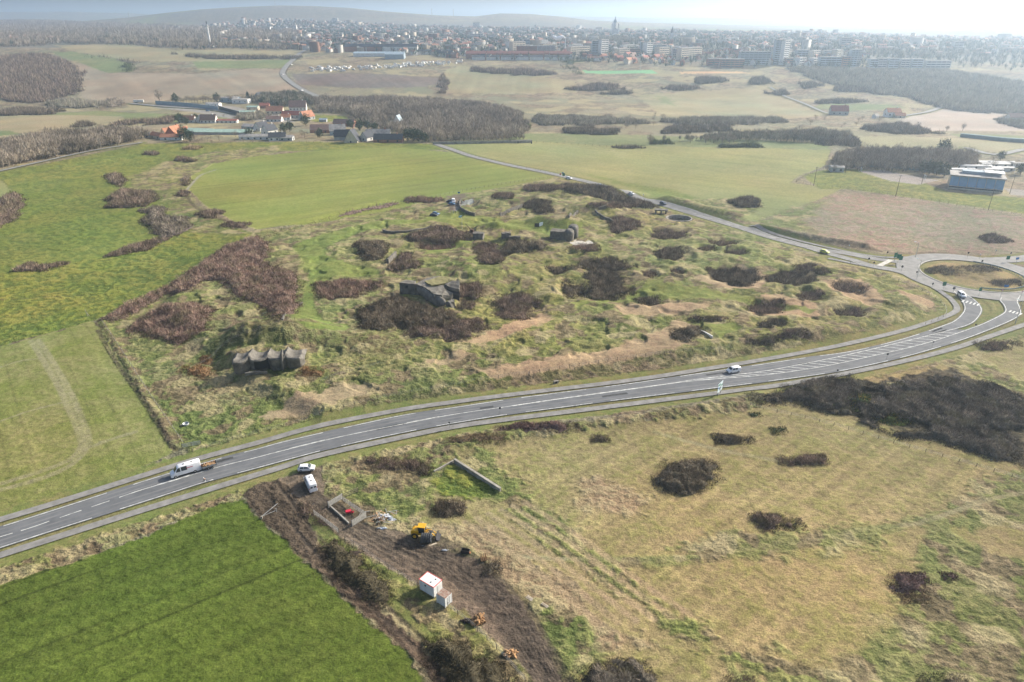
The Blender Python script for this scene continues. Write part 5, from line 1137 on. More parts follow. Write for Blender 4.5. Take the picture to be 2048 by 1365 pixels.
house(1672,343,9,6,3.4,.8,R(-10),'greyw','grey_roof',"grey concrete hut at the corner of the sports court",'hut',2,False)
# works: long walls and sheds
def wallrun(pts, h, th, mat, label, name='wall', cat='wall', kind=None, coping=None):
    w = smooth(W(pts), 3.0) if len(pts) > 2 else np.array([P(*pts[0])[:2], P(*pts[1])[:2]])
    if len(w) == 2: w = np.stack([np.linspace(w[0][i], w[1][i], 12) for i in (0, 1)], 1)
    a, b = offset(w, th / 2), offset(w, -th / 2); g = zt(w[:, 0], w[:, 1]); c = w.mean(0); z0 = gz(*c)
    V = []; n = len(w)
    for i in range(n):
        for (q, dz) in ((a[i], -.5), (a[i], h), (b[i], h), (b[i], -.5)): V.append((q[0] - c[0], q[1] - c[1], g[i] - z0 + dz))
    F = [(4*i+k, 4*i+4+k, 4*i+4+(k+1) % 4, 4*i+(k+1) % 4) for i in range(n-1) for k in range(4)] + [(0,1,2,3), (4*n-1, 4*n-2, 4*n-3, 4*n-4)]
    m = MB(); m.add(V, F)
    if coping:
        e = empty(name, (c[0], c[1], z0), 0, label, cat); m.build('panel', mat, e); m2 = MB()
        V2 = []
        for i in range(n):
            t = (a[i] - b[i]) / th * .08
            for (q, dz) in ((a[i] + t, h), (a[i] + t, h + .12), (b[i] - t, h + .12), (b[i] - t, h)): V2.append((q[0] - c[0], q[1] - c[1], g[i] - z0 + dz + .003))
        m2.add(V2, F); m2.build('coping', coping, e); return e
    o = m.build(name, mat, loc=(c[0], c[1], z0)); tag(o, label, cat); return o
wallrun([(312,209),(370,213),(437,221)], 4.5, .4, M['bluegrey'], "long pale blue-grey wall of the works along the village road", coping=M['metal'])
wallrun([(438,219),(484,232)], 4.5, .4, M['dark'], "dark blue wall of the works right of its gateway", coping=M['metal'])
house(462,204,26,14,6,1.0,R(-4),'bluegrey','grey_roof',"grey flat-roofed warehouse at the back of the works",'warehouse',3,False)
house(484,207,22,12,5.5,1.0,R(-4),'white','grey_roof',"pale warehouse right of the grey one in the works",'warehouse',3,False)
house(428,213,18,9,4,1.0,R(-4),'white','grey_roof',"white-roofed low shed behind the long wall",'warehouse',2,False)
house(496,231,17,11,4.5,1.0,R(10),'cream','green_roof',"green-roofed shed at the corner of the works by the road",'warehouse',2,False)
house(507,221,14,8,4.5,1.0,R(0),'cream','green_roof',"second green roof behind the corner shed",'warehouse',2,False)
wallrun([(866,289),(940,288),(1064,285)], 2.2, .5, concrete, "long pale stone wall beside the lane behind the green fields")
wallrun([(1664,340),(1720,334),(1800,338),(1900,350)], 3.2, .3, M['tealwall'], "long dark blue-green wall behind the sports court", coping=M['metal'])
wallrun([(1922,274),(1990,281),(2060,286),(2150,290)], 3.0, 5, M['tealwall'], "dark railway line bank crossing the far right fields", 'railway_bank', 'railway bank')
# sports hall
def sports_hall():
    A = np.array(P(1896,377)[:2]); B = np.array(P(2004,387)[:2]); d = B - A; L = np.hypot(*d); rz = math.atan2(d[1], d[0]); c = (A + B) / 2; nrm = np.array([-d[1], d[0]]) / L; c = c + nrm * 9
    e = empty('sports_hall', (c[0], c[1], gz(*c)), rz, "blue sports hall with leaning front and flat roof at right", 'sports hall'); h = L / 2
    m = MB(); H = 8.0
    m.add([(-h,-9,-.5),(h,-9,-.5),(h,9,-.5),(-h,9,-.5),(-h,-7.2,H),(h,-7.2,H),(h,9,H),(-h,9,H)], [(3,2,1,0),(4,5,6,7),(1,2,6,5),(2,3,7,6),(3,0,4,7),(0,1,5,4)]); m.build('wall', M['cream'], e)
    n = 6
    for i in range(n):
        x0 = -h + 2*h*i/n + .15; x1 = -h + 2*h*(i+1)/n - .15; m = MB()
        m.add([(x0,-9.0+.30,2.0-.1),(x1,-9.0+.30,2.0-.1),(x1,-7.25,H-.3),(x0,-7.25,H-.3),(x0,-9.0,2.0),(x1,-9.0,2.0),(x1,-7.6,H-.2),(x0,-7.6,H-.2)], [(0,1,2,3),(7,6,5,4),(0,4,5,1),(1,5,6,2),(2,6,7,3),(3,7,4,0)]); m.build('facade_panel', M['blue'], e)
    for i in range(18):
        xx = -h + 2*h*(i+.5)/18; MB().box((xx, -8.98, 1.2), (1.6, .12, .8)).build('window', M['glass'], e)
    MB().box((0, .3, H + .35), (2*h+1.2, 17.8, .7)).build('roof', M['grey_roof'], e)
    MB().box((2, 3, H + 1.6), (2*h-8, 7, 1.8)).build('roof_lantern', M['bluegrey'], e)
    MB().box((h-6, 2, H + 2.7), (11, 9, .5)).build('white_canopy', M['white'], e)
sports_hall()
# mobile homes
i = 0
for px_, py_, L, rz in ((1862,331,17,-2),(1948,338,22,-4),(1988,334,20,-3),(1957,347,15,-5),(1970,330,12,0),(2001,331,18,-2),(2042,333,14,-2),(1985,345,12,-5),(1915,345,22,-4),(1930,322,14,3),(2003,342,16,-4),(1900,327,10,0)):
    house(px_, py_, L, 4.2, 2.6, .5, R(rz), 'white', 'white' if i % 3 else 'grey_roof', ["cream mobile home by the pine hedge, farthest left", "long pale mobile home behind the sports hall's left half", "long mobile home behind the sports hall's right half", "short mobile home peeping over the sports hall roof", "mobile home with bright roof in the back row", "grey-green mobile home in the back row at right", "mobile home cut by the right edge of the photo", "white mobile home closest to the sports hall canopy", "orange-tinted long mobile home left behind the sports hall", "small pale roof beyond the leafless wood's right end", "mobile home between sports hall and back row", "little white caravan among trees beyond the court"][i], 'mobile_home', 3, False, 'mobile homes'); i += 1

# the town: blocks of flats seen against the haze
def block(x0, x1, yt, yb, wall, label, rot=0.0, deep=11, fl=None, name='apartment_block', cat='apartment block'):
    cx = (x0 + x1) / 2; x, y, z = P(cx, yb); dep = y * cp + (CAM_H - z) * sp; L = (x1 - x0) / FPX * dep
    # height: back-project the top at the same distance
    d = ray(cx, yt); H = CAM_H + d[2] * y / d[1] - z; H = max(H * 1.12, 5.)
    e = empty(name, (x, y + deep / 2, z), R(rot), label, cat)
    L = L / max(.6, math.cos(R(rot)))
    MB().box((0, 0, H/2 - 1), (L, deep, H + 2)).build('wall', M[wall], e)
    MB().box((0, 0, H + .5), (L + .3, deep + .3, .8)).build('roof', M['grey_roof'], e)
    n = fl or max(2, int(H / 3.2)); m = MB()
    for k in range(n):
        zz = H * (k + .55) / n; MB().box((0, 0, zz), (L*.94, deep + .24, H/n*.42)).build('window_band', M['glass'], e)
    for j in range(max(2, int(L / 8)) + 1): MB().box((-L/2 + .3 + (L-.6)*j/max(2, int(L / 8)), 0, H/2), (.7, deep + .5, H)).build('pier', M[wall], e)
    return e
BL = [  # shaded and sunlit tower sides have that light put into their wall colour
 (1022,1047,87,108,'cream',"cream block at the left end of the front row of flats",-14),(1033,1074,95,112,'brick',"long brown block, left one below the cream flats",0),(1074,1110,95,112,'greyw',"long grey-brown block, right one below the cream flats",4),(1060,1093,83,97,'white',"white block rising behind the brown blocks",-8),(1082,1111,91,106,'cream',"cream block right behind the brown blocks",-10),(1047,1060,82,100,'bluegrey',"narrow grey block between two cream ones",0),
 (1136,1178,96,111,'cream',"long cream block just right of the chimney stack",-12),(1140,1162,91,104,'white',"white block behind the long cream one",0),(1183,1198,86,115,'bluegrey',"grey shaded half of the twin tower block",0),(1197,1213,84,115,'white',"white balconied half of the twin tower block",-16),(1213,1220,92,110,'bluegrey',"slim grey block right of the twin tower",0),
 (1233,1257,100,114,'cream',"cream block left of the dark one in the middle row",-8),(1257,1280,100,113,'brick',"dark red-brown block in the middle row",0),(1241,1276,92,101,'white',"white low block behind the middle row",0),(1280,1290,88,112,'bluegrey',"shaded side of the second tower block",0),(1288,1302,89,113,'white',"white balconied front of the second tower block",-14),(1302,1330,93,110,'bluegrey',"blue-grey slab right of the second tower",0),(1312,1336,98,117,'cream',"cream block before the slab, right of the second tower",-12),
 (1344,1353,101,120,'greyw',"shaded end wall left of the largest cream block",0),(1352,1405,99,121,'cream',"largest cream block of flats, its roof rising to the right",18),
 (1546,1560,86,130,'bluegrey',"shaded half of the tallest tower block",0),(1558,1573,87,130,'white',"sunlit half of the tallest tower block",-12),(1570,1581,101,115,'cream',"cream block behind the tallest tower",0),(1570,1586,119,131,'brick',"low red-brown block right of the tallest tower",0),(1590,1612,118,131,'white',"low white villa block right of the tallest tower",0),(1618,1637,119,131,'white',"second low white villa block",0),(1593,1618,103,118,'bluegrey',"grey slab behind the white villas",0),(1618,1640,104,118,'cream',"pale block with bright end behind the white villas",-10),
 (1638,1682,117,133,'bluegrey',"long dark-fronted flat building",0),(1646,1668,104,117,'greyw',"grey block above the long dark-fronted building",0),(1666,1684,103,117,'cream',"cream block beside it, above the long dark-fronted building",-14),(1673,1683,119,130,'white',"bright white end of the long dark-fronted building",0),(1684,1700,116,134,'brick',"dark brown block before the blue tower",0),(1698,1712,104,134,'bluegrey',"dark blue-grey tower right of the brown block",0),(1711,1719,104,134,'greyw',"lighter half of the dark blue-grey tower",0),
 (1738,1756,121,136,'bluegrey',"first grey block in the right-hand row of five",0),(1754,1772,120,136,'greyw',"second grey block in the right-hand row of five",0),(1776,1796,120,136,'bluegrey',"third grey block in the right-hand row of five",0),(1800,1818,121,136,'greyw',"fourth grey block in the right-hand row of five",0),(1822,1844,121,136,'bluegrey',"fifth grey block in the right-hand row of five",0),(1850,1900,124,137,'greyw',"long pale building at the right end of the plateau",0),
 (1478,1540,107,130,'bluegrey',"pale blue-grey apartment group left of the tallest tower",0),(1415,1440,120,133,'redt',"low red-roofed school building, left wing",0),(1440,1487,121,136,'brick',"low red-roofed school building, right wing",0),
 (1905,1924,86,104,'greyw',"hazy tower on the skyline at right",0),(1680,1700,79,98,'greyw',"faint tower in the haze above the plateau",0),(1638,1646,76,95,'greyw',"faint slim tower in the haze left of the other",0),
 (525,541,56,66,'white',"white block, leftmost of three in the old suburb",0),(553,574,56,65,'white',"white block, middle of three in the old suburb",0),(577,594,55,66,'white',"white block, right of three in the old suburb",0),(583,603,71,82,'cream',"cream banded block behind the terrace roofs at left",0),(671,686,71,81,'cream',"cream banded block, left of a pair",0),(696,708,71,84,'cream',"cream banded block, right of a pair",0),(783,796,72,82,'white',"white banded block left of the middle suburb",0),(806,819,73,84,'white',"white banded block next to it in the middle suburb",0),(883,895,76,87,'white',"white block alone left of the crossroads houses",0),(938,967,70,80,'white',"long white block on the suburb hill",0),(976,993,72,80,'white',"short white block right of the long one on the suburb hill",0),(1015,1030,87,101,'white',"pale block at the edge of the high-rise estate",0),(946,960,47,58,'white',"pale block high on the suburb slope",0),(665,676,38,46,'white',"pale house block near the hill foot",0),
]
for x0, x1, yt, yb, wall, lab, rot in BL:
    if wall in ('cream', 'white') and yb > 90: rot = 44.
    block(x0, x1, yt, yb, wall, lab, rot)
def shed(x0, x1, yt, yb, wall, lab, roof='grey_roof', deep=22, name='warehouse'):
    x, y, z = P((x0+x1)/2, yb); dep = y * cp + (CAM_H - z) * sp; L = (x1-x0)/FPX*dep; d = ray((x0+x1)/2, yt); H = CAM_H + d[2]*y/d[1] - z
    house(0, 0, round(L), deep, round(H * .75, 1), round(max(1.2, H*.35), 1), 0, wall, roof, lab, name, 0, False, None, (x, y + deep/2, z))
shed(707,808,105,114,'white',"long white-roofed factory hall on the plateau edge",'bluegrey'); shed(770,808,106,119,'bluegrey',"big blue-grey factory box at the hall's right end",'bluegrey',26)
shed(545,640,88,98,'brick',"long dark terrace roof left of the white factory hall",'slate',10,'terraced_row'); shed(690,765,90,104,'brick',"dark terraced row behind the factory, left part",'slate',10,'terraced_row'); shed(765,835,90,105,'white',"dark-roofed white terraced row behind the factory, right part",'slate',10,'terraced_row')
shed(830,900,101,110,'white',"terraced row right of the factory box",'slate',10,'terraced_row')
for i in range(5): shed(932+42*i, 972+42*i, 104, 118, 'brick', ["red-roofed terrace nearest the crossroads", "second red-roofed terrace from the crossroads", "middle red-roofed terrace of the long line", "fourth red-roofed terrace of the long line", "red-roofed terrace at the high-rise end of the line"][i], 'redt', 12, 'terraced_row')
for i in range(7): shed(944+29*i, 970+29*i, 112, 121, "white", "short white dark-roofed terrace, one of the front line below the red roofs", "slate", 9, "terraced_row")
for o in list(COL.objects):
    if o.name.startswith('terraced_row') and 'front line' in str(o.get('label')): o['group'] = 'short white terraces of the front line'
# town houses: the 300 that show largest are things, the rest one mass
def rand_in(poly, n, seed):
    w = W(poly); rs = np.random.default_rng(seed); x0, y0 = w.min(0); x1, y1 = w.max(0); out = []
    while len(out) < n:
        x = rs.uniform(x0, x1, 4000); y = rs.uniform(y0, y1, 4000); m = sdist(w, x, y) > 0; out += list(zip(x[m], y[m]))
    return np.array(out[:n])
Z1 = rand_in([(440,92),(600,99),(650,112),(700,103),(930,120),(1150,121),(1260,129),(1480,136),(1740,131),(1740,110),(1500,104),(1100,92),(800,82),(440,76)], 900, 1)
Z2 = rand_in([(440,80),(800,84),(1100,94),(1500,102),(2060,120),(2060,80),(1500,66),(1000,56),(700,44),(500,40),(380,56),(330,70)], 2800, 2)
Z3 = rand_in([(0,88),(60,88),(120,88),(118,80),(60,76),(0,75)], 46, 3)
Z4 = rand_in([(340,76),(480,79),(478,71),(420,69),(340,70)], 22, 4)
WC = [(.55,.53,.49), (.44,.38,.30), (.30,.30,.29), (.24,.14,.10)]; RCo = [(.26,.12,.09), (.08,.085,.095), (.16,.12,.11), (.33,.18,.12), (.20,.20,.20)]
hk = ['white', 'cream', 'brick']; rk = ['redt', 'slate', 'mauve', 'orange']
nz_ = 0; ind = np.concatenate([Z3, Z4, Z1[np.argsort(Z1[:, 1])][:212]]); 
HM = {}
for i, (x, y) in enumerate(ind):
    if not (i < 68) and (abs(x) > 900 * 1.2): pass
    k1 = rnd.choice(hk if i >= 68 else ['white', 'white', 'cream']); k2 = rnd.choice(rk if i >= 68 else ['orange', 'redt', 'orange'])
    key = (k1, k2)
    if key not in HM:
        m = MB(); L, Wd, H, RH = 11, 8, 5.2, 3.2; m.add([(-L/2,-Wd/2,-1),(L/2,-Wd/2,-1),(L/2,Wd/2,-1),(-L/2,Wd/2,-1),(-L/2,-Wd/2,H),(L/2,-Wd/2,H),(L/2,Wd/2,H),(-L/2,Wd/2,H),(-L/2,0,H+RH),(L/2,0,H+RH)], [(0,1,5,4),(2,3,7,6),(1,2,6,9,5),(3,0,4,8,7)])
        wm = m.mesh('wall'); wm.materials.append(M[k1]); m = MB(); o = .3
        m.add([(-L/2-o,-Wd/2-o,H-.1),(L/2+o,-Wd/2-o,H-.1),(L/2+o,0,H+RH+.15),(-L/2-o,0,H+RH+.15),(L/2+o,Wd/2+o,H-.1),(-L/2-o,Wd/2+o,H-.1)], [(0,1,2,3),(3,2,4,5)]); rm = m.mesh('roof'); rm.materials.append(M[k2]); HM[key] = (wm, rm)
    e = empty('house', (x, y, gz(x, y)), math.floor(vn(x/120., y/120., 6) * 7) * .45, "", 'house', "small houses of the near edge of the town"); s = rnd.uniform(.8, 1.25); e.scale = (s * rnd.uniform(.9, 1.5), s, s)
    for n_, m_ in (('wall', HM[key][0]), ('roof', HM[key][1])): o = bpy.data.objects.new(n_, m_); COL.objects.link(o); o.parent = e
    wn_ = {'white': 'white', 'cream': 'cream', 'brick': 'brick'}[k1]; rn_ = {'redt': 'red', 'slate': 'slate', 'mauve': 'brown', 'orange': 'orange'}[k2]
    if i < 46: e['label'] = f"small {wn_} house with {rn_} roof in the far left estate"; e['group'] = f"{wn_} {rn_}-roofed houses of the far left estate"
    elif i < 68: e['label'] = f"{wn_} house with {rn_} roof near the monument column"; e['group'] = f"{wn_} {rn_}-roofed houses near the column"
    else: e['label'] = f"small {wn_} house with {rn_} roof on the town's near edge"; e['group'] = f"{wn_} {rn_}-roofed houses on the town's near edge"
rest = np.concatenate([Z1[np.argsort(Z1[:, 1])][212:], Z2]); n = len(rest); z = zt(rest[:, 0], rest[:, 1]); rr = np.random.default_rng(5)
L = rr.uniform(8, 18, n); Wd = rr.uniform(7, 10, n); H = rr.uniform(4.5, 9, n); big = rr.random(n) < .06; H[big] *= 2.2; L[big] *= 1.8; RH = np.where(big, .4, rr.uniform(2, 3.6, n)); rot = np.floor(vn(rest[:, 0]/160., rest[:, 1]/160., 6) * 7) * .45 + (rr.random(n) < .3) * 1.57
loc8 = np.array([(-1,-1,0,0),(1,-1,0,0),(1,1,0,0),(-1,1,0,0),(-1,-1,1,0),(1,-1,1,0),(1,1,1,0),(-1,1,1,0),(-1,0,1,1),(1,0,1,1)], float)
def tile(idx):
    v = np.zeros((n, len(idx), 3)); q = loc8[idx]; lx = q[None, :, 0] * L[:, None] / 2; ly = q[None, :, 1] * Wd[:, None] / 2
    v[..., 0] = rest[:, 0:1] + lx * np.cos(rot)[:, None] - ly * np.sin(rot)[:, None]; v[..., 1] = rest[:, 1:2] + lx * np.sin(rot)[:, None] + ly * np.cos(rot)[:, None]
    v[..., 2] = z[:, None] - 1.5 + q[None, :, 2] * (H[:, None] + 1.5) + q[None, :, 3] * RH[:, None]; return v
wv = tile(list(range(10))); wc = np.array(WC)[rr.choice(4, n, p=[.5, .25, .1, .15])][:, None].repeat(10, 1) * rr.uniform(.8, 1.1, (n, 1, 1))
rv = tile([4, 5, 9, 8, 6, 7]); rv[..., 2] += .12; rcx = np.array(RCo)[rr.choice(5, n, p=[.28, .22, .2, .15, .15])][:, None].repeat(6, 1)
wf = np.array([(0,1,5),(0,5,4),(2,3,7),(2,7,6),(1,2,6),(1,6,9),(1,9,5),(3,0,4),(3,4,8),(3,8,7)]); rf = np.array([(0,1,2),(0,2,3),(3,2,4),(3,4,5)])
F = np.concatenate([(wf[None] + np.arange(n)[:, None, None] * 10).reshape(-1, 3), (rf[None] + np.arange(n)[:, None, None] * 6).reshape(-1, 3) + n * 10])
V = np.concatenate([wv.reshape(-1, 3), rv.reshape(-1, 3)]); C = np.concatenate([wc.reshape(-1, 3), rcx.reshape(-1, 3)])
tm_ = attr_mat('town_walls', .85, .1, .1); o0 = np.array([0, 2200, 50.]); o = link('distant_town_houses', np_mesh('distant_town_houses', V - o0, F, C), tm_, loc=tuple(o0)); tag(o, "mass of small town houses spreading to the hazy horizon", 'town houses', kind='stuff')
# trees of the town
wood([(440,92),(700,103),(930,120),(1260,129),(1480,136),(1900,137),(2060,150),(2060,84),(1500,68),(1000,58),(600,44),(400,56)], 8, 17, 'pine', "bare trees scattered between the houses of the town", 'town_trees', 20)
wood([(480,95),(600,99),(560,92),(480,88)], 9, 7, 'wood2', "dark trees at the foot of the monument column", 'column_wood', 30, None, .15)
wood([(1100,82),(1240,80),(1300,88),(1240,94),(1110,92)], 13, 13, 'wood2', "bluish park trees behind the high-rise blocks", 'park_wood', 24)
wood([(1690,99),(1900,104),(1980,114),(1880,118),(1720,112)], 9, 12, 'wood2', "hazy trees on the plateau behind the right-hand row of flats", 'plateau_wood', 24)
# parked vans and caravans by the plateau edge
vm = []
for nm_, sz, mt in (('parked_van', (6, 2.2, 2.4), 'white'), ('parked_car', (4.4, 1.8, 1.4), 'bluegrey'), ('caravan', (6.5, 2.4, 2.7), 'white')):
    m = MB(); a, b, h = sz; m.side([(-a/2,.3),(a/2,.3),(a/2,h*.55),(a/2-.9,h*.62),(a/2-1.7,h),(-a/2+.2,h),(-a/2,h*.8)], -b/2, b/2)
    for xx in (-a*.3, a*.32):
        for yy in (-b/2, b/2): m.tube((xx, yy-.1, .33), (xx, yy+.1, .33), .33, n=8)
    me = m.mesh(nm_); me.materials.append(M[mt]); vm.append((nm_, me))
vp = smooth(W([(622,138),(680,139),(740,136),(800,132),(860,128),(926,125)]), 2.0); k = 0
for i in range(150):
    q = vp[rnd.randrange(len(vp))]; nm_, me = vm[rnd.choice([0, 0, 1, 2, 2])]; x, y = q[0] + rnd.uniform(-9, 9), q[1] + rnd.uniform(-26, 26)
    o = bpy.data.objects.new(nm_, me); COL.objects.link(o); o.location = (x, y, gz(x, y)); o.rotation_euler = (0, 0, rnd.choice([0, 1.57, .3, 1.2]) + rnd.uniform(-.1, .1))
    tag(o, {'parked_van': "white van in the crowded vehicle park under the factory", 'parked_car': "grey car in the crowded vehicle park under the factory", 'caravan': "white caravan in the crowded vehicle park under the factory"}[nm_], {'parked_van': 'van', 'parked_car': 'car', 'caravan': 'caravan'}[nm_], nm_.replace('_', ' ') + 's of the crowded vehicle park')

# landmarks
x, y, z = P(421, 94)
e = empty('monument_column', (x, y, z), 0, "tall white monument column with a statue on top, far left", 'monument')
MB().box((0,0,2.5),(12,12,5)).box((0,0,7),(8,8,4.4)).build('pedestal', M['white'], e); MB().tube((0,0,9),(0,0,41),2.6,2.1,20).build('shaft', M['white'], e)
MB().box((0,0,42),(5.8,5.8,1.4)).tube((0,0,42.7),(0,0,46.2),1.7,1.5,14).build('capital', M['greyw'], e)
mb = MB(); mb.tube((0,0,46.2),(0,0,50.2),1.3,.9,10).tube((0,0,50.2),(0,0,52),1.0,.7,10).tube((0,0,52),(0,0,53.4),.55,.3,8).tube((.6,0,51.5),(1.7,.2,49.5),.35,.25,6); mb.build('statue', M['dark'], e)
for px_, w_, lab in ((388,7,"white pavilion left of the monument column"), (402,20,"low white wall left of the monument column")):
    xx, yy, zz = P(px_, 94); o = MB().box((0,0,2),(w_,5,5)).side([(-w_/2-.3,4.5),(w_/2+.3,4.5),(0,6.2)],-2.8,2.8).build('pavilion', M['white'], loc=(xx, yy, zz)); tag(o, lab, 'pavilion')
x, y, z = P(1229, 74)
sc_ = 1.0
e = empty('domed_cathedral', (x, y, z), 0, "tall domed cathedral fading in the haze above the flats", 'cathedral'); e.scale = (.72, .72, .82)
MB().box((0,10,12),(26,50,24)).side([(-13,24),(13,24),(0,32)],-15,35).build('nave', M['greyw'], e)
for s_ in (-1, 1): MB().box((s_*13,-10,22),(7,7,44)).tube((s_*13,-10,44),(s_*13,-10,50),3.2,1.0,12).build('tower', M['white'], e)
MB().tube((0,0,24),(0,0,50),8.5,8.5,24).build('drum', M['white'], e)
mb = MB(); rings = []
for k in range(9):
    t = k/8*math.pi/2; rings.append([(8.6*math.cos(t)*math.cos(a)+0, 8.6*math.cos(t)*math.sin(a), 50+12*math.sin(t)) for a in np.linspace(0, 2*math.pi, 24, endpoint=False)])
rings[-1] = [(q[0]+.01*math.cos(i), q[1]+.01*math.sin(i), q[2]) for i, q in enumerate(rings[-1])]
mb.loft(rings); dm = mb.build('dome', M['bluegrey'], e, True); MB().tube((0,0,60.5),(0,0,68),2.0,1.8,10).tube((0,0,68),(0,0,75),1.4,.1,8).build('lantern', M['bluegrey'], dm)
x, y, z = P(1342, 82); e = empty('church', (x, y, z), 0, "small church with pointed steeple in the haze right of the cathedral", 'church'); MB().box((0,8,6),(10,26,12)).build('nave', M['greyw'], e); MB().box((0,-6,9),(7,7,20)).build('tower', M['greyw'], e); MB().tube((0,-6,19),(0,-6,36),4.6,.1,8).build('steeple', M['slate'], e)
x, y, z = P(1130, 108); e = empty('chimney_stack', (x, y, z), 0, "slim white chimney stack with red base smoking over the flats", 'chimney'); MB().tube((0,0,10),(0,0,27),1.1,.8,12).build('shaft', M['white'], e); MB().tube((0,0,-1),(0,0,10),1.7,1.5,12).build('base', M['brick'], e)
smk = bpy.data.materials.new('smoke'); smk.use_nodes = True; sb_ = smk.node_tree.nodes['Principled BSDF']; sb_.inputs['Base Color'].default_value = (.9,.9,.9,1); sb_.inputs['Roughness'].default_value = 1
me = bpy.data.meshes.new('smoke'); bm_ = bmesh.new() if 'bmesh' in globals() else None
import bmesh
bm_ = bmesh.new()
for i in range(16):
    t = i/15; r_ = 1.6+2.4*math.sin(t*2.6); mt_ = __import__('mathutils').Matrix.Translation((x - 1 - 23*t, y, z + 29 + 3.0*math.sin(t*7)*.5 + 1.5*t)); bmesh.ops.create_icosphere(bm_, subdivisions=2, radius=r_, matrix=mt_)
for v in bm_.verts: v.co += Vector((vn(v.co.x*.4, v.co.z*.4, 1)-.5, 0, vn(v.co.x*.5, v.co.z*.5, 2)-.5)) * 2.2
bm_.to_mesh(me); bm_.free(); o = link('smoke', me, smk); tag(o, "white smoke plume drifting left from the chimney stack", 'smoke', kind='stuff')
for px_, yb, yt, lab in ((551,13,-4,"tall radio mast on top of the long hill"), (259,36,24,"radio mast on the far left skyline"), (864,32,17,"radio mast on the skyline right of the long hill, left one"), (907,33,18,"radio mast on the skyline right of the long hill, right one")):
    x, y, z = P(px_, yb + 2); d = ray(px_, yt); H = CAM_H + d[2]*y/d[1] - z; e = empty('radio_mast', (x, y, z), 0, lab, 'mast'); MB().tube((0,0,0),(0,0,H),1.6,.8,6).build('mast_tube', M['greyw'], e); MB().tube((0,0,H*.8),(0,0,H*.86),2.6,n=8).build('antenna_drum', M['greyw'], e)
x, y, z = P(278, 206.5); e = empty('lorry_trailer', (x, y, z), R(12), "long white lorry trailer at the left end of the works", 'trailer'); MB().box((0,0,2.6),(13,2.5,2.9)).build('box_body', M['white'], e); MB().box((0,0,1.0),(12.5,1.4,.3)).build('chassis', M['dark'], e)
for xx in (-4.5,-3.2,-1.9,4.6): MB().tube((xx,-1.15,.5),(xx,1.15,.5),.5,n=12).build('axle_wheels', M['dark'], e)
for px_, lab in ((1181,"floodlight mast, left one at the green pitch"), (1231,"floodlight mast, middle one at the green pitch"), (1280,"floodlight mast, right one at the green pitch")):
    x, y, z = P(px_, 142); e = empty('floodlight_mast', (x, y, z), 0, lab, 'mast', 'floodlight masts of the green pitch'); MB().tube((0,0,0),(0,0,15),.3,.2,6).build('pole', M['metal'], e); MB().box((0,0,15),(2.6,.4,1.0)).build('lamp_bank', M['white'], e)
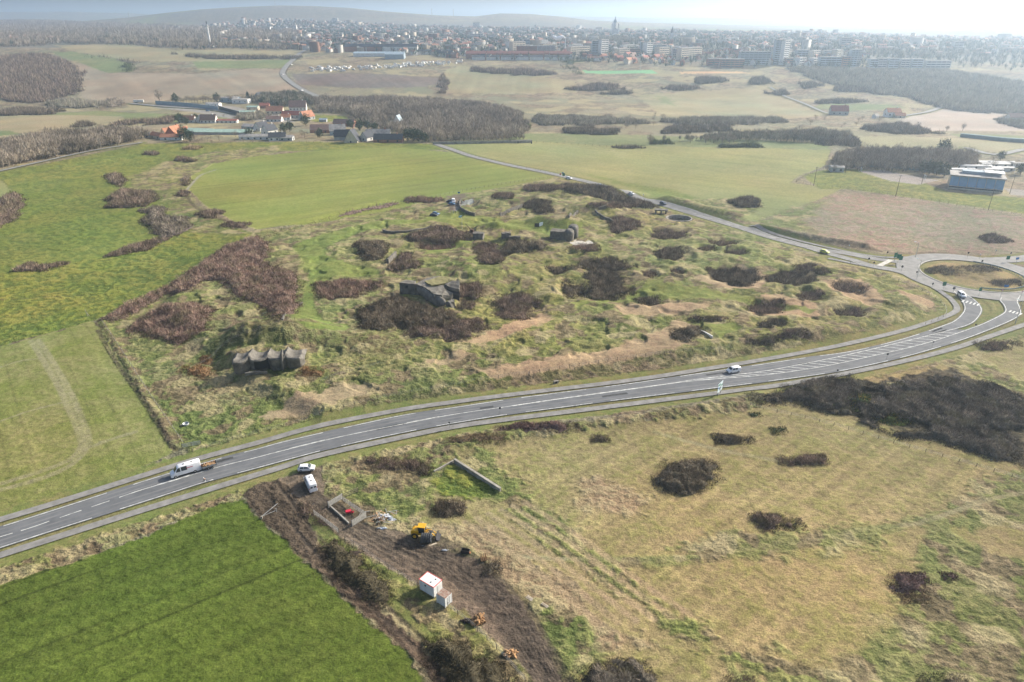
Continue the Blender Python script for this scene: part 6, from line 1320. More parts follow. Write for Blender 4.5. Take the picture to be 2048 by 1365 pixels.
# ---------------------------------------------------------------- vehicles
paintw = nmat('white_car_paint', (.80,.81,.83), .28, .03, .8, spec=.5); tyre_m = nmat('rubber', (.025,.025,.027), .85, .2, 5); rim_m = nmat('rim_metal', (.45,.46,.48), .35, .1, 4, metal=.7)
glassd = nmat('tinted_glass', (.035,.05,.06), .08, .1, 1, spec=.7); plast = nmat('black_plastic', (.04,.04,.043), .6, .15, 3); redl = nmat('red_lamp', (.45,.02,.03), .3, .05, 3); lampw = nmat('headlamp', (.6,.62,.65), .15, .05, 3)
redp = nmat('red_decal', (.55,.03,.06), .4, .05, 3)
def paint(name, c): return nmat(name, c, .28, .05, .8, spec=.5)
def vehicle(x, y, z, rz, st, belt, wheels, screens, sides, rears, body, label, cat, name, group=None, wr=.32, extras=None, decal=None):
    """st: stations (x, z low, z top, half width, half width at the roof)"""
    e = empty(name, (x, y, z), rz, label, cat, group)
    def ring(s):
        X_, zb_, zt_, w, wt = s; b = min(belt, zt_ - .06); m = (zb_ + b) / 2
        return [(X_, -w*.94, zb_), (X_, w*.94, zb_), (X_, w, zb_+.12), (X_, w, m), (X_, w*.985, b), (X_, wt+(w-wt)*.12, zt_-.07), (X_, wt*.82, zt_), (X_, -wt*.82, zt_), (X_, -(wt+(w-wt)*.12), zt_-.07), (X_, -w*.985, b), (X_, -w, m), (X_, -w, zb_+.12)]
    m = MB().loft([ring(s) for s in st]); o = m.build('body', body, e, True)
    md = o.modifiers.new('bevel', 'BEVEL'); md.width = .03; md.segments = 2; md.limit_method = 'ANGLE'; md.angle_limit = R(40)
    def at(X_):
        xs = [s[0] for s in st][::-1]; return [np.interp(X_, xs, [s[k] for s in st][::-1]) for k in (1, 2, 3, 4)]
    def slab(q, nrm, t=.03):
        q = [Vector(a) for a in q]; nrm = Vector(nrm).normalized() * t; v = [a - nrm*.5 for a in q] + [a + nrm for a in q]; n = len(q)
        return MB().add(v, [tuple(range(n))[::-1], tuple(range(n, 2*n))] + [(i, (i+1) % n, n+(i+1) % n, n+i) for i in range(n)])
    for (xa, xb, xc, xd) in sides:         # lower front, upper front, upper back, lower back
        for s in (-1, 1):
            q = []
            for xx, up in ((xa, 0), (xb, 1), (xc, 1), (xd, 0)):
                zb_, zt_, w, wt = at(xx); b = min(belt, zt_ - .06)
                if up: q.append((xx, s*(wt+(w-wt)*.2+.01), zt_-.14))
                else: q.append((xx, s*(w*.985+.005), b+.04))
            slab(q if s > 0 else q[::-1], (0, s, .3)).build('side_window', glassd, e)
    for nm_, (xa, xb) in [('windscreen', s) for s in screens] + [('rear_window', s) for s in rears]:
        za = at(xa); zb2 = at(xb); ya = za[2]*.80; yb_ = zb2[3]*.80
        A_, B_ = (xa, za[1]), (xb, zb2[1]); nx_, nz2 = (B_[1]-A_[1]), -(B_[0]-A_[0]); 
        if nz2 < 0: nx_, nz2 = -nx_, -nz2
        if nm_ == 'windscreen' and nx_ < 0: nx_, nz2 = -nx_, -nz2
        f = lambda t: (A_[0]+(B_[0]-A_[0])*t, A_[1]+(B_[1]-A_[1])*t)
        (x0, z0), (x1, z1) = f(.08), f(.92)
        slab([(x0,-ya,z0),(x0,ya,z0),(x1,yb_,z1),(x1,-yb_,z1)], (nx_, 0, nz2), .04).build(nm_, glassd, e)
    hw = max(s[3] for s in st)
    for xx in wheels:
        for s in (-1, 1):
            yy = s * (hw - .10); w = MB().tube((xx, yy-.12, wr), (xx, yy+.12, wr), wr, n=20).build('wheel', tyre_m, e, bevel=.02); MB().tube((xx, yy+s*.09, wr), (xx, yy+s*.135, wr), wr*.62, wr*.55, 14).build('rim', rim_m, w)
    f0 = st[1]; r0 = st[-2]; zl = st[0][1] + (st[0][2]-st[0][1])*.72
    for s in (-1, 1):
        MB().box((f0[0]+.02, s*(f0[3]-.2), zl+.06), (.2, .34, .17)).build('headlight', lampw, e, bevel=.03)
        MB().box((st[-1][0]+.0, s*(r0[3]-.08), min(belt, r0[2]*.6)), (.1, .16, .36)).build('tail_light', redl, e, bevel=.02)
        MB().box((screens[0][0]-.25 if screens else 0, s*(hw+.1), belt+.08), (.14, .22, .16)).build('mirror', plast if body is not paintw else paintw, e, bevel=.02)
    MB().box((st[0][0]-.02, 0, st[0][1]+.12), (.12, f0[3]*1.5, .2)).build('bumper', plast, e, bevel=.03)
    if extras: extras(e)
    return e
HATCH = [(2.0,.38,.66,.70,.6),(1.88,.24,.82,.82,.7),(1.15,.22,.98,.86,.72),(.35,.22,1.44,.86,.62),(-.6,.22,1.52,.86,.63),(-1.5,.22,1.46,.85,.61),(-1.95,.26,1.02,.83,.68),(-2.05,.42,.92,.76,.66)]
LVAN = [(3.45,.45,1.0,.85,.75),(3.3,.30,1.25,.96,.85),(2.55,.28,1.5,.99,.88),(1.75,.28,2.45,1.0,.84),(1.3,.28,2.68,1.0,.85),(-3.2,.28,2.70,1.0,.86),(-3.42,.30,2.55,.98,.84),(-3.45,.4,2.4,.95,.8)]
SVAN = [(2.25,.42,.78,.76,.66),(2.1,.26,.98,.86,.74),(1.45,.24,1.15,.89,.76),(.75,.24,1.75,.90,.70),(.2,.24,1.84,.90,.72),(-1.95,.24,1.84,.90,.73),(-2.18,.28,1.7,.88,.7),(-2.22,.4,1.5,.84,.66)]
def face(px0, py0, px1, py1):   # heading from the first to the second picture point
    a = P(px0, py0); b = P(px1, py1); return math.atan2(b[1]-a[1], b[0]-a[0])
def mid(px, py): return P(px, py)
def hatch(px, py, rz, mat, label, name='parked_car', sc=1.0, dz=0.02, group=None):
    x, y, z = mid(px, py); e = vehicle(x, y, z + dz, rz, HATCH, .95, (1.28, -1.28), [(1.15, .35)], [(.82, .28, -.45, -.5), (-.6, -.55, -1.35, -1.5)], [(-1.95, -1.5)], mat, label, 'car', name, group); e.scale = (sc,)*3; return e
RZ_ROAD = face(436, 935, 282, 981)
def roofvents(e): 
    for xx in (.2, -1.6): MB().box((xx, 0, 2.71), (.45, .35, .08)).build('roof_vent', plast, e, bevel=.02)
def lv_extras(e):
    roofvents(e)
    MB().box((-1.0, 1.0, 1.98), (1.5, .03, .14)).build('red_stripe', redp, e); MB().box((-1.0, -1.0, 1.98), (1.5, .03, .14)).build('red_stripe', redp, e)
    for s in (-1, 1): MB().box((-.2, s*.985, .42), (4.2, .06, .16)).build('side_sill', plast, e)
x, y, z = mid(373, 947)
vehicle(x, y, z+.1, RZ_ROAD, LVAN, 1.45, (2.45, -1.9), [(2.55, 1.75)], [(2.2, 1.75, 1.2, 1.15), (.95, .95, -.35, -.35)], [], paintw, "long white high-roofed van on the main road towing a trailer", 'van', 'high_roof_van', None, .36, lv_extras)
# trailer with firewood
wood_m = nmat('split_wood', (.52,.33,.18), .85, .3, 3, bump=.3); galv = M['metal']
x, y, z = mid(420, 935.5)
te = empty('trailer', (x, y, z+.1), RZ_ROAD, "twin-axle trailer with mesh sides behind the long white van", 'trailer')
MB().box((0,0,.62),(3.4,1.7,.08)).build('bed', M['timber'], te)
for (c_, d_) in (((0,.87,.85),(3.4,.05,.42)),((0,-.87,.85),(3.4,.05,.42)),((-1.72,0,.85),(.05,1.7,.42))): MB().box(c_, d_).build('side_board', M['tealwall'] if False else galv, te)
MB().box((1.72,0,1.1),(.05,1.7,.95)).build('headboard', M['timber'], te)
MB().tube((1.7,.6,.55),(3.4,0,.5),.05).tube((1.7,-.6,.55),(3.4,0,.5),.05).tube((3.2,0,.1),(3.2,0,.7),.05).build('drawbar', galv, te)
for xx in (-.45,.45):
    for s in (-1,1): w = MB().tube((xx,s*.95-.1,.32),(xx,s*.95+.1,.32),.32,n=16).build('wheel', tyre_m, te); MB().tube((xx,s*1.0,.32),(xx,s*1.06,.32),.18,n=10).build('rim', rim_m, w)
lm = []
for i in range(3):
    m = MB(); m.tube((-.28,0,0),(.28,.02,0),.15-.02*i,.13,7); me = m.mesh('log'); me.materials.append(wood_m); lm.append(me)
c_, s_ = math.cos(RZ_ROAD), math.sin(RZ_ROAD)
for i in range(34):
    a, b = rnd.uniform(-1.45,1.5), rnd.uniform(-.65,.65); o = bpy.data.objects.new('log', lm[i % 3]); COL.objects.link(o)
    o.location = (x + a*c_ - b*s_, y + a*s_ + b*c_, z + .1 + .85 + rnd.uniform(0,.42)*(1-abs(b)*.7)); o.rotation_euler = (rnd.uniform(-.5,.5), rnd.uniform(-.5,.5), RZ_ROAD + 1.57 + rnd.uniform(-.5,.5)); tag(o, "cut log in the load on the twin-axle trailer", 'log', 'logs loaded on the trailer')
hatch(614, 941, face(601,943,628,941), paintw, "white hatchback parked on the dirt entrance beside the road", dz=.12)
RZ_V = face(630, 985, 616, 955)
def pv(e):
    roofvents(e); MB().box((-3.42, .15, 2.05), (.06, .9, .13)).build('red_stripe', redp, e)
x, y, z = mid(622, 973); v2 = vehicle(x, y, z+.12, RZ_V, LVAN, 1.45, (2.45, -1.9), [(2.55, 1.75)], [(2.2, 1.75, 1.2, 1.15)], [(-3.42, -3.44)][:0], paintw, "white high-roofed van parked on the dirt entrance, seen from behind", 'van', 'high_roof_van', None, .36, pv)
v2.scale = (.86, .95, .9)
for yy in (-.42, .42): MB().box((-3.47, yy, 1.3), (.04, .80, 1.75)).build('rear_door', paintw, v2, bevel=.02); MB().box((-3.50, yy, 1.78), (.03, .55, .45)).build('rear_window', glassd, v2)
MB().box((-3.51, 0, .62), (.03, .52, .12)).build('number_plate', whs if 'whs' in globals() else paintw, v2)
for s_ in (-1, 1): MB().box((.3, s_*.985, 1.85), (1.3, .05, .45)).build('side_window', glassd, v2)
x, y, z = mid(1466, 745); vehicle(x, y, z+.12, face(1560,729,1430,752), SVAN, 1.12, (1.4,-1.3), [(1.45,.75)], [(1.1,.75,.05,.0), (-.15,-.12,-.9,-.9)], [(-2.18,-1.95)], paintw, "small white van alone on the main road", 'van', 'small_van', None, .33)
x, y, z = mid(1922, 594); vehicle(x, y, z+.12, face(1915,586,1935,602), SVAN, 1.12, (1.4,-1.3), [(1.45,.75)], [(1.1,.75,.05,.0), (-.15,-.12,-1.6,-1.6)], [(-2.18,-1.95)], paintw, "white people carrier leaving the roundabout", 'van', 'people_carrier', None, .33)
ylw = paint('lime_paint', (.55,.62,.12)); blk = paint('black_paint', (.02,.022,.028)); blu = paint('dark_blue_paint', (.04,.07,.13)); lblu = paint('blue_paint', (.06,.16,.32)); slv = paint('silver_paint', (.55,.57,.6))
hatch(1649, 507, face(1700,517,1620,498) + math.pi, ylw, "lime yellow hatchback on the old road near the roundabout", 'car', 1.05, .12)
RO_ = face(1325, 409, 1140, 357)
hatch(1326, 409.5, RO_ + math.pi, blu, "dark blue car parked on the old road by the gun pit", 'car', 1.08, .12); hatch(1263, 390, RO_ + math.pi, paintw, "white car on the old road beside the long hedge", 'car', 1.0, .12)
hatch(1198, 373, RO_, lblu, "blue car on the old road half behind the hedge", 'car', 1.0, .12); hatch(1138, 359, RO_ + 3.4, paintw, "white car at the site junction beside the flags", 'car', 1.1, .12)
hatch(872, 430, R(-30), lblu, "dark blue car parked on the lawn, rear one of the pair", 'parked_car', 1.05); hatch(868, 433, R(-12), blk, "black car parked on the lawn, front one of the pair", 'parked_car', 1.05)
hatch(904, 410, R(-15), lblu, "blue car parked beside the white van and the visitors", 'parked_car', 1.0); hatch(899, 405, R(190), blk, "black car parked behind the blue car by the visitors", 'parked_car', 1.0)
x, y, z = mid(907, 405); vv = vehicle(x, y, z, R(-80), SVAN, 1.12, (1.4,-1.3), [(1.45,.75)], [(1.1,.75,.05,.0)], [], paintw, "white van parked next to the group of visitors", 'van', 'small_van'); vv.scale = (1.1,)*3
for px_, py_, lab in ((566,151,"silver car at the bend of the far country road"), (604,183,"white car at the far road's junction"), (583,131,"small white car climbing the far country road")):
    hatch(px_, py_, R(60), slv if 'silver' in lab else paintw, lab, 'car', 1.2, .5)
hatch(416, 224, R(-8), lblu, "blue car on the village road before the works wall", 'car', 1.1, .5)
# ---------------------------------------------------------------- people
skin = nmat('skin', (.50,.33,.25), .6, .05, 3); hairm = nmat('hair', (.05,.035,.025), .8, .1, 8)
cl = [nmat('cloth_black', (.03,.03,.035), .9, .1, 4), nmat('cloth_blue', (.06,.10,.20), .9, .1, 4), nmat('cloth_grey', (.25,.26,.27), .9, .1, 4), nmat('cloth_red', (.40,.06,.06), .9, .1, 4), nmat('cloth_white', (.65,.65,.62), .9, .1, 4)]
def skinned(name, pts, edges, radii, mat, parent=None, root=0, sub=1):
    me = bpy.data.meshes.new(name); me.from_pydata(pts, edges, []); o = link(name, me, mat, parent)
    sk = o.modifiers.new('skin', 'SKIN'); sk.use_smooth_shade = True
    for i, r in enumerate(radii): v = me.skin_vertices[0].data[i]; v.radius = (r, r) if not isinstance(r, tuple) else r; v.use_root = (i == root)
    o.modifiers.new('subsurf', 'SUBSURF').levels = sub; o.modifiers['subsurf'].render_levels = sub
    dg = bpy.context.evaluated_depsgraph_get(); m2 = bpy.data.meshes.new_from_object(o.evaluated_get(dg)); m2.name = name
    bpy.data.objects.remove(o); o = link(name, m2, None, parent); return o
def add_hand(P_, E_, R_, i, s, d=(0, 0, -1)):
    """palm and five fingers grown from wrist vertex i"""
    w = Vector(P_[i]); d = Vector(d).normalized(); sd_ = Vector((0, 1, 0)) * s if abs(d.y) < .8 else Vector((1, 0, 0)); f = d.cross(sd_).normalized()
    P_.append(tuple(w + d*.07)); E_.append((i, len(P_)-1)); R_.append((.035, .018)); pi_ = len(P_)-1
    for k, (o_, L_) in enumerate(((-.030,.065),(-.010,.08),(.010,.078),(.030,.06))):
        a = w + d*.10 + sd_*o_; b = a + d*L_*.5 + f*.008; c = b + d*L_*.45 + f*.02; n = len(P_); P_ += [tuple(a), tuple(b), tuple(c)]; E_ += [(pi_, n), (n, n+1), (n+1, n+2)]; R_ += [.010, .009, .008]
    a = w + d*.03 - sd_*.04 + f*.015; b = a + d*.05 + f*.02; n = len(P_); P_ += [tuple(a), tuple(b)]; E_ += [(pi_, n), (n, n+1)]; R_ += [.011, .009]
def person_meshes():
    P_ = [(0,0,.95),(0,0,1.15),(0,0,1.38),(0,0,1.50),(0,.015,1.60),(0,.01,1.72), (.10,0,.90),(.11,.02,.50),(.11,-.02,.09),(.11,.12,.04), (-.10,0,.90),(-.11,.08,.50),(-.11,.10,.09),(-.11,.24,.04), (.19,0,1.40),(.25,-.02,1.13),(.26,.06,.88), (-.19,0,1.40),(-.25,-.02,1.13),(-.26,.06,.88)]
    E_ = [(0,1),(1,2),(2,3),(3,4),(4,5),(0,6),(6,7),(7,8),(8,9),(0,10),(10,11),(11,12),(12,13),(2,14),(14,15),(15,16),(2,17),(17,18),(18,19)]
    R_ = [(.15,.11),(.14,.10),(.17,.11),.055,.085,.075, .09,.06,.042,.035, .09,.06,.042,.035, .055,.042,.03, .055,.042,.03]
    add_hand(P_, E_, R_, 16, 1); add_hand(P_, E_, R_, 19, -1)
    return P_, E_, R_
P_, E_, R_ = person_meshes(); proto = skinned('person', P_, E_, R_, None); pm = proto.data; bpy.data.objects.remove(proto)
def clothes(mb_): pass
jm = MB(); jm.loft([[(a*math.cos(t), b*math.sin(t), z_) for t in np.linspace(0, 6.28, 13)[:-1]] for a, b, z_ in ((.21,.15,.88),(.20,.145,1.1),(.235,.155,1.34),(.15,.11,1.47))])
for s in (-1,1): jm.tube((s*.2,0,1.41),(s*.27,-.02,1.12),.075,.06,8).tube((s*.27,-.02,1.12),(s*.275,.06,.92),.06,.05,8)
tm2 = MB(); 
for s, k_ in ((1, 0), (-1, .06)): tm2.tube((s*.10,0,.92),(s*.11,.02+k_,.5),.115,.085,9).tube((s*.11,.02+k_,.5),(s*.11,-.02+k_*1.8,.10),.085,.065,9)
hm2 = MB(); hm2.loft([[(r_*math.cos(t), .0 + r_*1.1*math.sin(t), z_) for t in np.linspace(0, 6.28, 11)[:-1]] for r_, z_ in ((.098,1.66),(.10,1.71),(.085,1.77),(.03,1.80))])
J = [jm.mesh('jacket', True) for _ in cl]; TR = [tm2.mesh('trousers', True) for _ in range(2)]; hmm = hm2.mesh('hair', True); hmm.materials.append(hairm)
for i, c in enumerate(cl): J[i].materials.append(c)
TR[0].materials.append(cl[0]); TR[1].materials.append(cl[1]); pm.materials.clear(); pm.materials.append(skin)
def person(px, py, ji, ti, label, group=None, rz=None, xy=None):
    x, y, z = xy or P(px, py); o = bpy.data.objects.new('person', pm); COL.objects.link(o); o.location = (x, y, z + .02); o.rotation_euler = (0, 0, rnd.uniform(0, 6.28) if rz is None else rz); tag(o, label, 'person', group)
    for n_, m_ in (('jacket', J[ji]), ('trousers', TR[ti]), ('hair', hmm)): c = bpy.data.objects.new(n_, m_); COL.objects.link(c); c.parent = o
    return o
PG = 'visitors by the parked vehicles'
for px_, py_, ji, lab in ((917,407,0,"person in black, leftmost of the visitor group on the gravel"), (914,411,0,"person in black nearest the blue car"), (918,410,4,"person in white among the visitors on the gravel"), (920,404,1,"person in blue at the back of the visitor group"), (923,407,0,"person in dark clothes at the wall's end"), (926,408,2,"person in grey leaning by the curved wall"), (922,411,0,"person in black in front of the curved wall"), (911,412,2,"person in grey standing alone before the group"), (928,405,3,"person in red at the right end of the visitor group")):
    person(px_, py_, ji, rnd.randrange(2), lab, PG)
person(907,427,4,1,"person in white, left one of the two walking on the lawn", 'pair walking on the lawn'); person(911,427,2,0,"person in grey, right one of the two walking on the lawn", 'pair walking on the lawn')
person(1037,422,0,0,"person in black beside the trench wall"); person(1018,427,1,1,"person in blue on the lawn near the trench")
# cyclist and bicycle on the lower path
bx, by, bz = P(412, 968); bz += .12; rzb = face(436, 960, 390, 976)
bk = empty('bicycle', (bx, by, bz), rzb, "bicycle ridden along the lower roadside path", 'bicycle')
def wheel(cx):
    m = MB(); n = 24; rg_ = []
    for i in range(n):
        t = 2*math.pi*i/n; rg_.append([(cx+(.34+.022*math.cos(q))*math.cos(t), .022*math.sin(q), .34+(.34-.0+.022*math.cos(q)-.0)*math.sin(t)) for q in np.linspace(0, 2*math.pi, 6, endpoint=False)])
    rg_.append(rg_[0]); m.loft(rg_, False)
    for i in range(8): t = math.pi*i/8; m.tube((cx-.33*math.cos(t),0,.34-.33*math.sin(t)),(cx+.33*math.cos(t),0,.34+.33*math.sin(t)),.004,n=4)
    return m
wheel(.52).build('wheel', tyre_m, bk); wheel(-.52).build('wheel', tyre_m, bk)
MB().tube((-.52,0,.34),(-.05,0,.30),.016).tube((-.05,0,.30),(-.17,0,.85),.018).tube((-.05,0,.30),(.38,0,.80),.02).tube((-.15,0,.80),(.38,0,.86),.018).tube((-.52,0,.34),(-.15,0,.80),.014).tube((.38,0,.90),(.52,0,.34),.018).build('frame', lblu, bk)
MB().box((-.18,0,.93),(.26,.15,.06)).build('saddle', plast, bk, bevel=.02); MB().tube((.38,-.27,1.0),(.38,.27,1.0),.014).tube((.38,0,.88),(.38,0,1.0),.015).build('handlebar', plast, bk)
P_ = [(-.16,0,.98),(-.08,0,1.18),(.08,0,1.40),(.14,0,1.50),(.19,0,1.60),(.21,0,1.70), (-.10,.09,.96),(.22,.11,.78),(.02,.11,.42),(.14,.11,.36), (-.10,-.09,.96),(.26,-.11,.92),(-.02,-.11,.62),(.10,-.11,.56), (.08,.19,1.40),(.22,.23,1.18),(.38,.22,1.06), (.08,-.19,1.40),(.22,-.23,1.18),(.38,-.22,1.06)]
E_ = [(0,1),(1,2),(2,3),(3,4),(4,5),(0,6),(6,7),(7,8),(8,9),(0,10),(10,11),(11,12),(12,13),(2,14),(14,15),(15,16),(2,17),(17,18),(18,19)]
R_ = [(.14,.12),(.13,.11),(.16,.12),.055,.085,.075, .095,.065,.045,.035, .095,.065,.045,.035, .055,.045,.03, .055,.045,.03]
add_hand(P_, E_, R_, 16, 1, (.3,0,-1)); add_hand(P_, E_, R_, 19, -1, (.3,0,-1))
cy_ = skinned('person', P_, E_, R_, None); cy_.data.materials.clear(); cy_.data.materials.append(skin); cy_.location = (bx, by, bz); cy_.rotation_euler = (0,0,rzb); tag(cy_, "cyclist in a dark jacket and pale trousers riding on the lower path", 'person')
m = MB(); m.loft([[(cx_ + a*math.sin(t)*.6, b*math.cos(t), z_ + a*math.sin(t)*.2) for t in np.linspace(0, 6.28, 13)[:-1]] for a, b, z_, cx_ in ((.17,.19,.95,-.14),(.17,.19,1.18,-.06),(.18,.22,1.38,.07),(.11,.12,1.49,.13))])
for s in (-1,1): m.tube((.08,s*.2,1.40),(.22,s*.24,1.18),.07,.055,8).tube((.22,s*.24,1.18),(.36,s*.22,1.08),.055,.045,8)
m.build('jacket', cl[0], cy_, True)
m = MB(); m.tube((-.12,.09,.97),(.22,.11,.78),.11,.085,9).tube((.22,.11,.78),(.02,.11,.45),.085,.06,9).tube((-.12,-.09,.97),(.26,-.11,.92),.11,.085,9).tube((.26,-.11,.92),(-.02,-.11,.64),.085,.06,9); m.build('trousers', cl[4], cy_, True)
m = MB(); m.loft([[(.2+r_*1.1*math.cos(t), r_*math.sin(t), z_) for t in np.linspace(0, 6.28, 11)[:-1]] for r_, z_ in ((.10,1.66),(.105,1.72),(.085,1.79),(.02,1.82))]); m.build('helmet', paintw, cy_, True)

# ---------------------------------------------------------------- site cabin, small container
rust_m = nmat('rusty_sheet', (.36,.33,.28), .8, .2, 1.3, col2=(.22,.07,.03)); cabin_w = nmat('cabin_white', (.76,.77,.76), .55, .06, .8); redtrim = nmat('red_trim', (.62,.10,.08), .5, .05, 2)
A = np.array(P(840,1180)[:2]); B = np.array(P(868.6,1197)[:2]); d = B - A; L = np.hypot(*d); rz = math.atan2(d[1], d[0]); n_ = np.array([-d[1], d[0]])/L; c = (A+B)/2 + n_*1.2
e = empty('site_cabin', (c[0], c[1], gz(*c)+.1), rz, "white site cabin with red roof edges beside the mud track", 'site cabin'); hl = L/2
MB().box((0,0,1.35),(L,2.4,2.5)).build('wall', cabin_w, e, bevel=.03); MB().box((0,0,2.64),(L-.16,2.24,.06)).build('roof', cabin_w, e)
m = MB()
for yy in (-1.2,1.2): m.box((0,yy,2.64),(L+.06,.10,.12))
for xx in (-hl,hl): m.box((xx,0,2.643),(.10,2.5,.12))
m.build('roof_trim', redtrim, e)
for xx, yy in ((hl*.3,-.5),(hl*.45,.55)): MB().tube((xx,yy,2.6),(xx,yy,2.8),.13,n=10).build('roof_vent', plast, e)
MB().box((hl+.02,.45,1.2),(.05,1.3,2.1)).build('door', nmat('cabin_door', (.66,.66,.64), .5, .05, 1), e, bevel=.01); MB().box((-.3,-1.22,1.9),(.35,.06,.3)).build('wall_vent', plast, e)
m = MB(); [m.box((xx,yy,.05),(.3,.3,.2)) for xx in (-hl+.2,0,hl-.2) for yy in (-1,1)]; m.build('feet', concrete, e)
A = np.array(P(874.3,1206)[:2]); B = np.array(P(891,1216.5)[:2]); d = B - A; L = np.hypot(*d); rz = math.atan2(d[1], d[0]); n_ = np.array([-d[1], d[0]])/L; Cc = np.array(P(906.2,1206.5)[:2]); Wd_ = abs((Cc-B) @ n_); c = (A+B)/2 + n_*Wd_/2
e = empty('storage_container', (c[0], c[1], gz(*c)+.05), rz, "small white container with a rusty roof touching the site cabin", 'container'); hl, hw = L/2, Wd_/2
m = MB(); m.box((0,0,1.15),(L-.1,Wd_-.1,2.2)); k_ = int(L/.28)
for i in range(k_): m.box((-hl+.15+i*(L-.3)/k_+.07,-hw+.03,1.15),(.12,.08,2.0)); m.box((-hl+.15+i*(L-.3)/k_+.07,hw-.03,1.15),(.12,.08,2.0))
m.build('wall', cabin_w, e); MB().box((0,0,2.28),(L,Wd_,.09)).build('roof', rust_m, e, bevel=.01)
for s in (-1,1): dd = MB().box((hl,s*hw/2,1.15),(.06,Wd_/2-.05,2.05)).build('door', cabin_w, e, bevel=.01); MB().tube((hl+.06,s*.3,.2),(hl+.06,s*.3,2.1),.03).build('lock_bar', galv, dd)
m = MB(); [m.box((sx*hl,sy*hw,1.15),(.12,.12,2.3)) for sx in (-1,1) for sy in (-1,1)]; m.build('corner_post', cabin_w, e)
# ---------------------------------------------------------------- digger and tyre row
ym = nmat('digger_yellow', (.70,.38,.02), .4, .08, 1.5, spec=.5)
x, y, z = P(845, 1074); e = empty('wheel_loader', (x, y, z+.1), R(-8), "yellow wheel loader standing on the mud with its arm to the right", 'digger')
m = MB(); m.side([(-2.2,.9),(-2.3,1.7),(-2.0,2.0),(-.6,2.05),(-.6,.8)],-.85,.85); m.side([(-.6,.75),(-.6,1.3),(1.2,1.3),(1.4,.75)],-.65,.65); m.build('body', ym, e, bevel=.08)
cb = MB().box((.0,0,2.1),(1.5,1.35,1.45)).build('cab', glassd, e, bevel=.06); MB().box((.0,0,2.92),(1.7,1.5,.16)).build('cab_roof', ym, cb, bevel=.05)
for sx in (-.74,.74):
    for sy in (-.66,.66): MB().box((sx,sy,2.1),(.09,.09,1.5)).build('cab_post', ym, cb)
for xx in (-1.4,1.15):
    for s in (-1,1): w = MB().tube((xx,s*.85-.25*(s<0)*0-.22,.72),(xx,s*.85+.22,.72),.72,n=22).build('wheel', tyre_m, e, bevel=.06); MB().tube((xx,s*1.05,.72),(xx,s*1.1,.72),.38,n=14).build('rim', ym, w)
for s in (-1,1): MB().tube((.9,s*.45,1.6),(2.2,s*.45,1.5),.12,.11).tube((2.2,s*.45,1.5),(3.1,s*.45,.7),.11,.09).build('loader_arm', ym, e)
MB().side([(3.0,.25),(3.1,1.1),(3.25,1.1),(3.35,.4),(3.9,.2),(3.9,.12),(3.1,.1)],-1.1,1.1).build('bucket', M['dark'], e, bevel=.03)
MB().tube((1.2,.2,1.5),(2.6,.2,1.9),.07).tube((1.2,-.2,1.5),(2.6,-.2,1.9),.07).build('hydraulic_ram', galv, e); MB().tube((-1.8,.4,2.0),(-1.8,.4,2.6),.06).build('exhaust', plast, e)
for s in (-1,1): MB().box((1.3,s*.5,1.42),(.1,.2,.16)).build('headlight', lampw, e)
gm = nmat('tyre_grey', (.11,.115,.12), .8, .25, 4, bump=.4)
m = MB(); n = 30; rg_ = []
for i in range(n):
    t = 2*math.pi*i/n; rg_.append([(w_, r_*math.cos(t), r_*math.sin(t)) for r_, w_ in ((.50,-.16),(.72,-.21),(.95,-.19),(1.0,-.12),(1.0,.12),(.95,.19),(.72,.21),(.50,.16))])
rg_.append(rg_[0]); m.loft(rg_, False)
for i in range(24): t = 2*math.pi*i/24; m.box((0, 1.0*math.cos(t), 1.0*math.sin(t)), (.34,.09,.09))
tme = m.mesh('tractor_tyre', True); tme.materials.append(gm); q = P(853, 1083)
for i in range(5):
    o = bpy.data.objects.new('tractor_tyre', tme); COL.objects.link(o); o.location = (q[0]-.86+.45*i, q[1]+.0, q[2]+1.02); o.rotation_euler = (i*.2, 0, R(-4))
    tag(o, ["leftmost upright tyre of the row in front of the yellow loader", "second upright tyre from the left in front of the loader", "middle upright tyre of the row in front of the loader", "fourth upright tyre from the left in front of the loader", "rightmost upright tyre of the row in front of the loader"][i], 'tyre', 'row of five upright tyres')
# ---------------------------------------------------------------- fences, gates, walls
fence_w = nmat('fence_post_wood', (.22,.18,.135), .95, .25, 3); wire_m = M['metal']
def fence(pts, spacing, h, label, name='wire_fence', th=.09, wires=3, maxp=100):
    w = smooth(W(pts), .5); s = np.concatenate([[0], np.cumsum(np.hypot(*np.diff(w, axis=0).T))]); n = min(maxp, int(s[-1]/spacing)+1); q = np.linspace(0, s[-1], n)
    X_ = np.interp(q, s, w[:,0]); Y_ = np.interp(q, s, w[:,1]); Z_ = zt(X_, Y_); e = empty(name, (X_[0], Y_[0], Z_[0]), 0, label, 'fence')
    m = MB().box((0,0,h/2-.15),(th,th,h+.3)); me = m.mesh('post'); me.materials.append(fence_w)
    for i in range(n): o = bpy.data.objects.new('post', me); COL.objects.link(o); o.parent = e; o.location = (X_[i]-X_[0], Y_[i]-Y_[0], Z_[i]-Z_[0]); o.rotation_euler = (rnd.uniform(-.05,.05), rnd.uniform(-.05,.05), rnd.uniform(0,1))
    for k in range(wires):
        m = MB(); zz = h*(.35+.3*k)
        for i in range(n-1): m.tube((X_[i]-X_[0],Y_[i]-Y_[0],Z_[i]-Z_[0]+zz),(X_[i+1]-X_[0],Y_[i+1]-Y_[0],Z_[i+1]-Z_[0]+zz),.012,n=4)
        m.build('wire', wire_m, e)
    return e
fence([(386,905),(500,872),(640,830),(802,790),(950,764)], 3.2, 1.2, "post and wire fence on the bank above the main road, left stretch")
